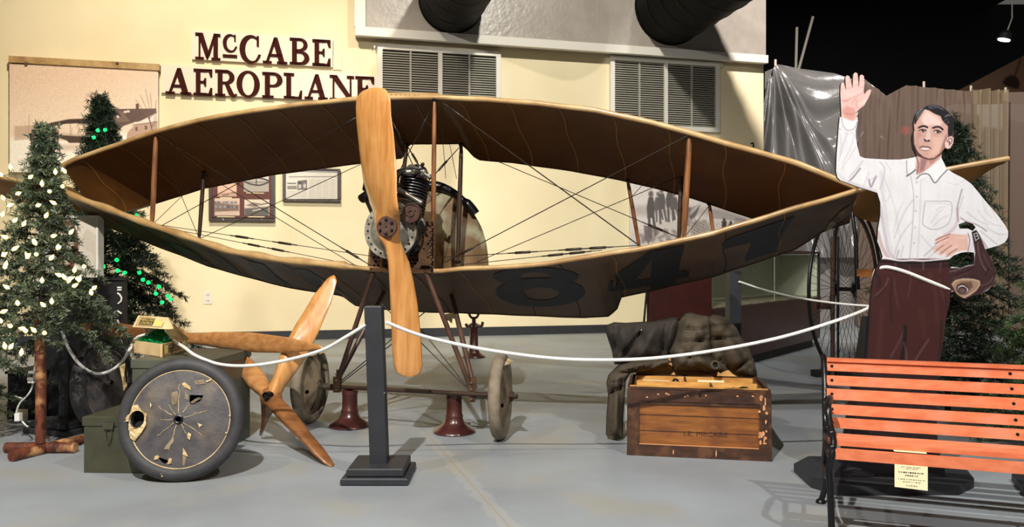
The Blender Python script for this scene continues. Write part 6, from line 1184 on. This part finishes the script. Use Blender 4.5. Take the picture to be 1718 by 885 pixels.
# hand on hip
p.poly([(1568, 404), (1574, 398), (1584, 395), (1592, 392), (1604, 393), (1614, 394), (1624, 394), (1624, 420), (1612, 421), (1604, 424), (1594, 430), (1588, 432), (1585, 430), (1588, 424), (1578, 429), (1574, 428), (1576, 422), (1569, 424), (1566, 420), (1570, 414), (1578, 408), (1570, 409)], (228, 186, 172), 1, .7)
for l in ([(1569, 409), (1580, 404), (1592, 398)], [(1568, 423), (1580, 414), (1592, 407)], [(1576, 427), (1588, 418), (1596, 412)], [(1588, 431), (1596, 424), (1606, 418)], [(1570, 403), (1580, 398), (1594, 393)]): p.line(l, (90, 48, 48), 1.1, .85, .5)
for l in ([(1578, 406), (1590, 402)], [(1584, 411), (1596, 406)], [(1606, 400), (1618, 399)], [(1592, 420), (1606, 413)]): p.line(l, (248, 222, 212), 1.6, .6, .9)
for x, y in ((1570, 406.5), (1569, 421), (1577, 426), (1588, 429.5)): p.ell(x, y, 1.3, 1, (248, 226, 220))
p.poly([(1622, 390), (1628, 394), (1633, 402), (1635, 423), (1623, 423), (1625, 410)], (226, 224, 228), 1, .6); p.line([(1624, 392), (1627, 404), (1624, 422)], (60, 52, 58), 1.1, .9); p.line([(1632, 408), (1628, 422)], SH, 1.4, .7)
# leather cap hung from the wrist with goggles
p.poly([(1630, 390), (1638, 386), (1644, 396), (1653, 418), (1660, 428), (1666, 440), (1670, 452), (1671, 464), (1667, 479), (1645, 495), (1620, 503), (1600, 492), (1590, 478), (1590, 450), (1612, 450), (1634, 444), (1636, 424), (1633, 406)], (62, 38, 38), 1, .8)
for l, c, w_ in (([(1640, 400), (1642, 424), (1648, 444), (1656, 456)], (118, 92, 90), 2.4), ([(1634, 448), (1620, 456), (1604, 462)], (24, 14, 16), 2), ([(1652, 462), (1660, 450), (1664, 446)], (26, 16, 18), 2), ([(1650, 425), (1656, 440), (1664, 452)], (96, 72, 72), 2), ([(1594, 456), (1604, 454), (1614, 450)], (130, 112, 112), 2), ([(1612, 450), (1622, 446), (1632, 446)], (150, 136, 136), 1.2), ([(1646, 480), (1660, 474), (1666, 466)], (104, 84, 84), 2), ([(1650, 488), (1662, 480)], (90, 72, 74), 2), ([(1600, 468), (1612, 462), (1624, 458)], (90, 62, 62), 2), ([(1638, 462), (1630, 466), (1640, 470)], (30, 18, 20), 1.6)): p.line(l, c, w_, .7, 1)
p.poly([(1631, 389), (1638, 387), (1644, 403), (1637, 408)], (24, 20, 24), 1, .6); 
for a, b in (((1634, 393), (1638.5, 391)), ((1638.5, 391), (1642, 400)), ((1642, 400), (1637, 404)), ((1637, 404), (1634, 393)), ((1637, 397), (1640, 396))): p.line([a, b], (216, 212, 216), 1.2, .95, .5)
p.poly([(1596, 477), (1602, 470), (1616, 467), (1634, 468), (1644, 471), (1645, 478), (1638, 488), (1628, 496), (1616, 502), (1605, 494), (1601, 486)], (164, 132, 108), 1, .7); p.line([(1598, 478), (1606, 471), (1624, 469), (1642, 473), (1640, 484), (1628, 494), (1616, 500)], (214, 190, 166), 1.4, .9, .6); p.poly([(1604, 482), (1612, 474), (1630, 473), (1632, 482), (1620, 494), (1610, 494)], (96, 62, 50), .8, 1.5)
p.ell(1615, 486, 10.5, 8.2, (30, 18, 20), 1, .08, .2); p.ell(1615.5, 486, 9, 7, (232, 226, 224), 1, .1, .2); p.ell(1615, 487, 7.6, 5.8, (36, 22, 26), 1, .1, .2); p.ell(1615, 488, 6, 4.4, (110, 82, 84), 1, .3, .2); p.line([(1606, 479), (1614, 477.5), (1624, 484)], (20, 12, 16), 1, .9)
# trousers
for l, c, w_, a in (([(1481, 447), (1500, 446), (1530, 447), (1592, 446)], (40, 26, 26), 6, .8), ([(1502, 442), (1503, 452)], (86, 60, 62), 3, .8), ([(1549, 441), (1549, 452)], (110, 84, 86), 2.4, .8), ([(1578, 442), (1577, 456)], (90, 62, 64), 2.4, .8), ([(1526, 446), (1528, 470), (1523, 500)], (92, 60, 60), 2.6, .6), ([(1490, 468), (1484, 482), (1472, 494), (1465, 500)], (112, 84, 84), 2.2, .7), ([(1464, 500), (1474, 496), (1486, 482)], (26, 16, 18), 1.6, .8), ([(1500, 468), (1502, 490), (1508, 520)], (88, 58, 60), 3, .6), ([(1497, 470), (1494, 500), (1496, 540)], (44, 24, 26), 4, .6), ([(1576, 470), (1580, 490), (1586, 508), (1590, 514)], (92, 62, 66), 2, .7), ([(1585, 500), (1589, 518)], (28, 18, 20), 1.6, .8),
    ([(1466, 455), (1476, 470), (1474, 480)], (34, 22, 26), 6, .6), ([(1560, 460), (1570, 500), (1572, 540)], (80, 44, 42), 7, .5), ([(1540, 460), (1548, 480)], (50, 28, 28), 4, .5), ([(1519, 550), (1508, 575), (1494, 600)], (98, 70, 76), 2.6, .7), ([(1519, 548), (1517, 580), (1512, 606)], (24, 14, 16), 6, .9), ([(1516, 575), (1520, 590), (1521, 606)], (120, 100, 104), 1.6, .7), ([(1558, 570), (1546, 588), (1536, 604)], (106, 80, 84), 2.8, .7), ([(1548, 572), (1538, 592)], (52, 28, 30), 3, .6), ([(1580, 540), (1578, 580), (1574, 604)], (36, 22, 26), 3, .8), ([(1460, 520), (1457, 560), (1454, 604)], (40, 26, 30), 4, .8), ([(1480, 520), (1476, 570), (1474, 600)], (80, 42, 40), 8, .5), ([(1545, 520), (1550, 560)], (80, 42, 40), 10, .4)): p.line(l, c, w_, a, 1.4)
p.poly([(1395, 625), (1600, 625), (1600, 820), (1395, 820)], (34, 22, 24), .85, 14)
for l in ([(1470, 640), (1466, 700), (1456, 760)], [(1520, 640), (1530, 700), (1536, 760)], [(1546, 640), (1552, 720)]): p.line(l, (64, 46, 50), 3, .6, 1.5)
p.poly([(1395, 765), (1600, 765), (1600, 820), (1395, 820)], (24, 22, 24), 1, 3); p.ell(1432, 799, 17, 7, (42, 40, 44), 1, .5); p.line([(1416, 790), (1430, 786), (1444, 788)], (90, 88, 94), 2, .8, 1.2); p.line([(1424, 799), (1432, 796), (1442, 798)], (70, 68, 74), 2, .8); p.ell(1542, 796, 14, 7, (52, 50, 54), 1, .5); p.line([(1532, 790), (1542, 787), (1550, 790)], (84, 82, 88), 1.6, .8)
p.C *= .88; p.noise(.05, .03, 3); p.grain(.012)
t = thing('standee', 'life-size painted plywood cutout of a waving man in a white shirt and brown trousers', 'standee', Vector(((1500-CX)/F*YS, YS, 0)))
fp = painted('painted_face', Q, Fc, lambda Q: np.stack([(Q[:, 0]-CX)/F*YS, np.full(len(Q), YS), H+(CY-Q[:, 1])/F*YS], 1), p, M['figure'], t)
q = MB(); q.cdt([OUT, HOLE1, HOLE2], lambda x, y: P(x, y, YS)*1+Vector((0, .0012, 0)), thick=(0, .014, 0)); q.build('plywood_board', M['black'], t)
zt_ = Z(803, YS)
hexp = lambda z, k=1.0: [Vector((x, y, z)) for x, y in (((1333-CX)/F*3.86*1, 3.87), ((1356-CX)/F*4.02, 4.02), ((1600-CX)/F*4.02, 3.98), ((1630-CX)/F*3.62, 3.60), ((1611-CX)/F*3.47, 3.48), ((1402-CX)/F*3.47, 3.47), ((1360-CX)/F*3.60, 3.60))]
q = MB(); q.hexa(hexp(0), hexp(.042)); q.build('base_board', M['post'], t)
q = MB()
for dx in (-.12, .12): x = (1500-CX)/F*YS+dx; q.hexa([Vector((x-.015, YS+.02, .04)), Vector((x+.015, YS+.02, .04)), Vector((x+.015, YS+.3, .04)), Vector((x-.015, YS+.3, .04))], [Vector((x-.015, YS+.02, .8)), Vector((x+.015, YS+.02, .8)), Vector((x+.015, YS+.04, .8)), Vector((x-.015, YS+.04, .8))])
q.build('rear_brace', M['black'], t)
t = thing('standee', 'black low base board at the far right edge of the floor', 'base', Vector(((1740-CX)/F*3.55, 3.55, 0)))
t.name = 'base_board'; q = MB(); hp_ = [(1697, 3.70), (1715, 3.80), (1800, 3.8), (1800, 3.4), (1722, 3.42)]; q.hexa([Vector(((x-CX)/F*y, y, 0)) for x, y in hp_], [Vector(((x-CX)/F*y, y, .035)) for x, y in hp_]); q.build('board', M['post'], t)

# ---------------------------------------------------------------- slatted bench
eB = Vector((.94, -.341, 0)).normalized(); fB = Vector((eB.y, -eB.x, 0)); fB = Vector((-.341, -.94, 0)).normalized()  # fB = towards the sitter's front
def bp(px, py, Y): return P(px, py, Y)
LB = 1.35
t = thing('slatted_bench', 'orange slatted bench with black cast iron ends in front of the painted man', 'bench', G(1383, 843))
def slat(name, pL, hgt, depth, tilt, dz=0):
    """front top left corner pL; board hgt tall, depth thick, leaning back by tilt"""
    up = (zz*math.cos(tilt)-fB*math.sin(tilt)); nb = (fB*math.cos(tilt)+zz*math.sin(tilt)); q = MB()
    a = [pL, pL-up*hgt, pL-up*hgt-nb*depth, pL-nb*depth]; q.hexa(a, [p+eB*LB for p in a]); o = q.build(name, M['slat'], t)
    return o
Ys = [3.29, 3.262, 3.232, 3.20, 3.17]; ty = [607, 630, 652, 678, 700]; hy = [15, 16, 18, 16.5, 17]
for Y, y0, h_ in zip(Ys, ty, hy):
    pL = P(1387, y0, Y); s_ = slat('back_slat', pL, h_/F*Y/math.cos(.2), .018, .2)
    for k in (.02, LB*.5): MB().lathe([(.007, 0), (.006, .003), (.001, .004)], pL+eB*k-zz*(h_*.5/F*Y)+fB*.003, fB, 10).build('screw', M['iron'], s_)
zs_ = Z(753, 2.86); pF = P(1393, 753, 2.86)
slat('front_slat', pF+zz*0, .039, .018, 0)
def flat(u0, u1, dz=0): q = MB(); a = pF-fB*u0+zz*dz; b = pF-fB*u1+zz*dz; q.hexa([a-zz*.018, a+eB*LB-zz*.018, b+eB*LB-zz*.018, b-zz*.018], [a, a+eB*LB, b+eB*LB, b]); return q.build('seat_slat', M['slat'], t)
flat(.030, .105, .024); flat(.125, .20, .018)
for k in (.012, LB*.995): MB().lathe([(.006, 0), (.005, .003), (.001, .004)], pF+eB*k-zz*.018+fB*.002, fB, 10).build('screw', M['iron'], t)
q = MB(); q.hexa([P(1387, 606.5, 3.292)-fB*.022-zz*.0, P(1387, 606.5, 3.292)+fB*.012, P(1387, 606.5, 3.292)+fB*.012+eB*LB, P(1387, 606.5, 3.292)-fB*.022+eB*LB], [P(1387, 601, 3.292)-fB*.022, P(1387, 601, 3.292)+fB*.012, P(1387, 601, 3.292)+fB*.012+eB*LB, P(1387, 601, 3.292)-fB*.022+eB*LB]); q.build('top_rail', M['slat'], t)
def bench_end(k, inner=False):
    o = eB*k; q = MB(); e = q
    rt = [P(1380, 596, 3.30), P(1382, 606, 3.30), P(1384, 640, 3.27), P(1384, 680, 3.22), P(1385, 712, 3.18), P(1385, 740, 3.20), P(1383, 775, 3.27), P(1384, 815, 3.33), P(1377, 843, 3.37)]
    q.tube([p+o for p in smooth_path(rt)], .0125, 10); n = q.build('rear_leg', M['iron'], t, smooth=True)
    q = MB(); ft = [P(1386, 690, 3.20), P(1390, 672, 3.12), P(1393, 669, 3.02), P(1389, 684, 2.93), P(1392, 710, 2.90), P(1398, 738, 2.88), P(1396, 765, 2.86), P(1391, 790, 2.86), P(1393, 830, 2.84), P(1395, 880, 2.82)]; last = P(1396, 910, 2.80); last.z = .012; ft.append(last)
    q.tube([p+o for p in smooth_path(ft)], .0125, 10); q.build('front_leg_and_arm', M['iron'], t, smooth=True)
    q = MB(); q.tube([p+o for p in smooth_path([P(1385, 728, 3.17), P(1386, 742, 3.05), P(1390, 760, 2.95), P(1394, 765, 2.87)])], .011, 8); q.build('seat_bracket', M['iron'], t, smooth=True)
    q = MB(); q.tube([p+o for p in smooth_path([P(1384, 780, 3.26), P(1386, 800, 3.1), P(1391, 800, 2.9), P(1392, 792, 2.86)])], .009, 8); q.build('stretcher', M['iron'], t, smooth=True)
    for pnt in (P(1377, 843, 3.37), P(1396, 912, 2.80)):
        c = pnt+o; c.z = .006; MB().lathe([(.022, -.006), (.02, .004), (.012, .012)], c, n=12).build('foot', M['iron'], t, smooth=True)
    for i, pnt in enumerate((P(1390, 672, 3.08), P(1388, 690, 2.93), P(1395, 728, 2.89), P(1396, 752, 2.87))):
        MB().sphere(pnt+o, .018, 10).build('scroll_knob', M['iron'], t, smooth=True)
bench_end(0); bench_end(LB)
mB = eB*(LB*.60); q = MB(); q.tube([p+mB for p in (P(1385, 605, 3.31), P(1387, 700, 3.21), P(1387, 735, 3.16), P(1390, 758, 2.9))], .012, 8, flat=.5); q.build('middle_strap', M['iron'], t)
t = thing('notice_card', 'cream typed notice card hanging under the front of the bench seat', 'card', P(1495, 819, 2.70)); kx = (1472-CX)/F
o_ = pF+eB*.215+fB*.004; q = MB(); cx_ = eB*.1065; 
q.add([o_+zz*.0, o_+cx_, o_+cx_-zz*.118+fB*.004, o_-zz*.114+fB*.004, o_-fB*.0+zz*.002-fB*.05, o_+cx_+zz*.002-fB*.05], [(0, 3, 2, 1), (0, 1, 5, 4)])
q = MB(); a = o_-zz*.038; q.hexa([a-zz*.082+fB*.002, a-zz*.086+cx_*1+fB*.002, a-zz*.086+cx_-fB*.0, a-zz*.082], [a+fB*.002, a+cx_+fB*.002, a+cx_, a]); q.build('card', M['paper'], t)
q = MB(); b = o_+zz*.004-fB*.046; q.hexa([b, b+cx_, b+cx_+fB*.03, b+fB*.03], [p+zz*.0015 for p in (b, b+cx_, b+cx_+fB*.03, b+fB*.03)]); q.build('folded_top', M['paper'], t)
rnd = random.Random(9)
def typed(y, x0, x1, h_, b_=.012):
    q = MB(); x = x0
    while x < x1:
        w_ = rnd.uniform(.02, .07); q.add([a+cx_*x-zz*(y+h_)+fB*.0032, a+cx_*min(x1, x+w_)-zz*(y+h_)+fB*.0032, a+cx_*min(x1, x+w_)-zz*y+fB*.0032, a+cx_*x-zz*y+fB*.0032], [(0, 1, 2, 3)]); x += w_+rnd.uniform(.015, .04)
    q.build('typed_line', M['ink'], t)
for y, x0, x1, h_ in ((.006, .2, .8, .0016), (.012, .35, .7, .0016), (.024, .12, .88, .004), (.035, .32, .7, .0035), (.050, .1, .9, .0016), (.059, .25, .8, .0016), (.072, .35, .68, .002)): typed(y, x0, x1, h_)

# ---------------------------------------------------------------- artificial trees
def tree(name, lab, base, z0, z1, R_, seed, m, nb=150, nl=.035, nw=.0022, trunk=True, droop=.12, dens=1.0, lean=(0, 0), twig=.12, power=.9, grp='artificial fir trees', per=26, flat=1.0):
    rg = np.random.default_rng(seed); t = thing(name, lab, 'tree', base, grp); base = Vector(base); V = []; st = MB()
    top = base+Vector((lean[0], lean[1], z1))
    if trunk: st.tube([base+Vector((0, 0, max(0, z0-.15))), base.lerp(top, .5)+Vector((0, 0, 0)), top-Vector((0, 0, .05))], [.02, .014, .005], 7)
    tw = []
    for i in range(nb):
        k = (i+.5)/nb; k = k**.72 if False else 1-(1-k)**1.0; hh = z0+(z1-z0)*(1-(1-k)**1.35); kk = (hh-z0)/(z1-z0); r = R_*(1-kk)**power*rg.uniform(.66, 1.14)+.03; a = i*2.39996+rg.uniform(-.3, .3)
        d = np.array([math.cos(a), math.sin(a)*flat]); o = np.array([base.x+lean[0]*kk, base.y+lean[1]*kk, hh+base.z])
        n = max(3, int(r/.05)); pts = []
        for j in range(n+1): u = j/n; pts.append(o+np.array([d[0]*r*u, d[1]*r*u, r*(.28*u-(.28+droop)*u*u)+rg.normal()*.006]))
        st.tube([Vector(p) for p in pts], [.006*(1-.7*j/n) for j in range(n+1)], 4, cap=False)
        for j in range(1, n+1):
            u = j/n
            if u < .25: continue
            dr = pts[j]-pts[j-1]; dr /= np.linalg.norm(dr); sd = np.cross(dr, [0, 0, 1]); tw.append((pts[j-1], pts[j]))
            for sgn in (1, -1):
                L = twig*min(1, .3+r/.28)*(.55+.6*(1-u))*rg.uniform(.6, 1.2); e = dr*.65+sd*sgn*.75+np.array([0, 0, rg.uniform(-.25, .35)]); e /= np.linalg.norm(e); tw.append((pts[j], pts[j]+e*L))
        tw.append((pts[-1], pts[-1]+(pts[-1]-pts[-2])/np.linalg.norm(pts[-1]-pts[-2])*twig*.6))
    tw.append((np.array(top-Vector((0, 0, .16))), np.array(top+Vector((0, 0, .02)))))
    A_ = np.array([a for a, b in tw]); B_ = np.array([b for a, b in tw]); L = np.linalg.norm(B_-A_, axis=1); cnt = np.maximum(4, (L/.1*per*dens)).astype(int); idx = np.repeat(np.arange(len(tw)), cnt); N = len(idx)
    u = rg.random(N); P0 = A_[idx]+(B_-A_)[idx]*u[:, None]; D = ((B_-A_)/L[:, None])[idx]; rv = rg.normal(size=(N, 3)); rv -= D*(rv*D).sum(1)[:, None]; rv /= np.linalg.norm(rv, axis=1)[:, None]
    nd = D*.55+rv*.85; nd /= np.linalg.norm(nd, axis=1)[:, None]; ln = nl*rg.uniform(.7, 1.15, N); sd = np.cross(nd, rg.normal(size=(N, 3))); sd /= np.linalg.norm(sd, axis=1)[:, None]
    a = P0-sd*nw/2; b = P0+sd*nw/2; mid = P0+nd*ln[:, None]*.6; c = mid+sd*nw*.55; e = mid-sd*nw*.55; tip = P0+nd*ln[:, None]
    vs = np.stack([a, b, c, tip, e], 1).reshape(-1, 3)-np.array(base); me = bpy.data.meshes.new('needles'); me.vertices.add(len(vs)); me.vertices.foreach_set('co', vs.astype(np.float32).ravel())
    me.loops.add(5*N); me.loops.foreach_set('vertex_index', np.arange(5*N, dtype=np.int32)); me.polygons.add(N); me.polygons.foreach_set('loop_start', (np.arange(N)*5).astype(np.int32)); me.update(calc_edges=True); me.materials.append(m)
    o = bpy.data.objects.new('needles', me); link(o, t, 'stuff'); st.build('branches', M['bark'], t, smooth=True, kind='stuff'); return t
# lit tree on a peeled log stand
tb = G(68, 762)
t1 = tree('fir_tree', 'frosted artificial tree with warm lights on a peeled log trunk', tb, .70, 1.80, .46, 11, M['needle_light'], 105, .030, .0042, True, .42, 1.0, (.02, 0), .10, 1.5, per=50)
q = MB(); q.tube([tb+Vector((0, .0, .06)), tb+Vector((.003, .0, .4)), tb+Vector((-.01, 0, .78))], [.026, .028, .024], 14); q.build('log_trunk', M['log'], t1, smooth=True)
q = MB(); a, b = G(10, 765), G(127, 760); a.z = b.z = .030; a.y = b.y = tb.y+.02; a.x = (10-CX)/F*a.y; b.x = (127-CX)/F*a.y; q.tube([a, a.lerp(b, .5), b], [.028, .031, .029], 14); q.build('cross_log', M['log'], t1, smooth=True)
q = MB(); a = tb+Vector((.10, .24, .028)); b = tb+Vector((-.05, -.17, .028)); q.tube([a, a.lerp(b, .5), b], [.026, .029, .030], 14); q.build('cross_log', M['log'], t1, smooth=True)
t2 = tree('fir_tree', 'second frosted artificial tree cut off by the left edge of the photo', Vector(((-78-CX)/F*4.75, 4.75, 0)), .15, 2.05, .46, 12, M['needle_light'], 150, .030, .0042, True, .3, .9, per=44, twig=.10)
t3 = tree('fir_tree', 'dark green artificial tree with green lights behind the left wing tip', Vector(((180-CX)/F*6.5, 6.5, 0)), .42, 2.44, .74, 13, M['needle_dark'], 210, .045, .0045, True, .20, 1.0, (-.05, 0), .15, 1.25, per=30)
t4 = tree('fir_tree', 'dark green artificial tree standing behind the painted man', Vector(((1590-CX)/F*5.35, 5.35, 0)), .12, 2.04, .56, 14, M['needle_dark'], 190, .04, .0036, True, .18, 1.0, (0, 0), .15, .72, per=30)
t5 = tree('fir_tree', 'lighter green artificial tree at the right edge behind the bench', Vector(((1778-CX)/F*4.3, 4.3, 0)), .08, 1.15, .42, 15, M['needle_mid'], 130, .03, .0034, True, .2, 1.0, (0, 0), .12, .8, per=34)
# strings of lights hang on the trees: each its own thing with bulbs as parts
def lights(lab, pts, tc, Rf, m, size, name, grp, jit=0):
    t = thing(name, lab, 'lights', tc, grp); ps = []
    for (x, y) in pts:
        Y0 = tc.y; zr = Z(y, Y0); xr = (x-CX)/F*Y0-tc.x; R_ = Rf(zr); dy = math.sqrt(max(.0, R_*R_-min(xr*xr, R_*R_))); ps.append(P(x, y, Y0-dy*.96-.02))
    proto = None
    for i, p in enumerate(ps):
        if proto is None:
            q = MB(); q.lathe([(.002, -.012), (.55*size, -.008), (size, .0), (size*.8, .010), (.001, .024)], (0, 0, 0), n=8, cap=False); proto = q.build('bulb', m, t, smooth=True, loc=(0, 0, 0)); proto.location = p-tc; proto.rotation_euler = (.5, .3, 0)
        else: copy_to(proto, p-tc, t, rot=(random.uniform(-1.2, 1.2), random.uniform(-1.2, 1.2), 0))
    ps.sort(key=lambda v: (round(v.z*6), v.x)); q = MB()
    for a, b in zip(ps[:-1], ps[1:]):
        mdl = a.lerp(b, .5)+Vector((0, .05, -.02)); q.tube(bezier(a+Vector((0, .014, 0)), mdl, b+Vector((0, .014, 0)), 5), .0016, 4, cap=False)
    q.build('flex', M['wirec'], t); return t
w1 = [(x/2.53, 100+y/2.53) for x, y in ((235, 480), (275, 475), (128, 500), (178, 530), (75, 570), (5, 490), (15, 590), (230, 610), (195, 665), (62, 685), (100, 700), (25, 755), (300, 735), (225, 750), (150, 780), (60, 805), (245, 800), (118, 835), (15, 830), (265, 540), (45, 460), (40, 620), (160, 620), (10, 660), (210, 560))]
w2 = [(x/3.688, 400+y/3.688) for x, y in ((215, 30), (88, 65), (25, 105), (30, 180), (170, 115), (360, 60), (460, 200), (370, 230), (400, 245), (425, 265), (490, 258), (460, 295), (260, 265), (45, 305), (580, 310), (565, 340), (110, 405), (270, 415), (320, 395), (18, 455), (65, 545), (160, 575), (212, 572), (275, 588), (5, 515), (132, 712), (30, 672), (65, 675), (520, 175), (315, 125), (145, 560), (35, 165), (225, 100), (480, 250), (430, 250))]
lights('string of warm white lights wound through the frosted tree on the log trunk', w1+w2, tb, lambda z: .06+.46*(1-max(0, min(1, (z-.70)/1.1))), M['bulb_warm'], .0100, 'light_string', 'strings of tree lights')
g1 = [(x/3.688, 400+y/3.688) for x, y in ((722, 137), (638, 180), (730, 203), (772, 215), (865, 215), (882, 260), (918, 275), (983, 300), (966, 346), (1042, 360), (1005, 400), (1058, 380), (630, 178))]+[(x/2.53, 100+y/2.53) for x, y in ((415, 303), (447, 300), (400, 332), (495, 852), (432, 690), (580, 665), (435, 878), (560, 700), (500, 705))]
lights('string of green lights wound through the dark tree behind the left wing', g1, Vector(((180-CX)/F*6.5, 6.5, 0)), lambda z: .10+.74*(1-max(0, min(1, (z-.42)/1.98))), M['bulb_green'], .017, 'light_string', 'strings of tree lights')
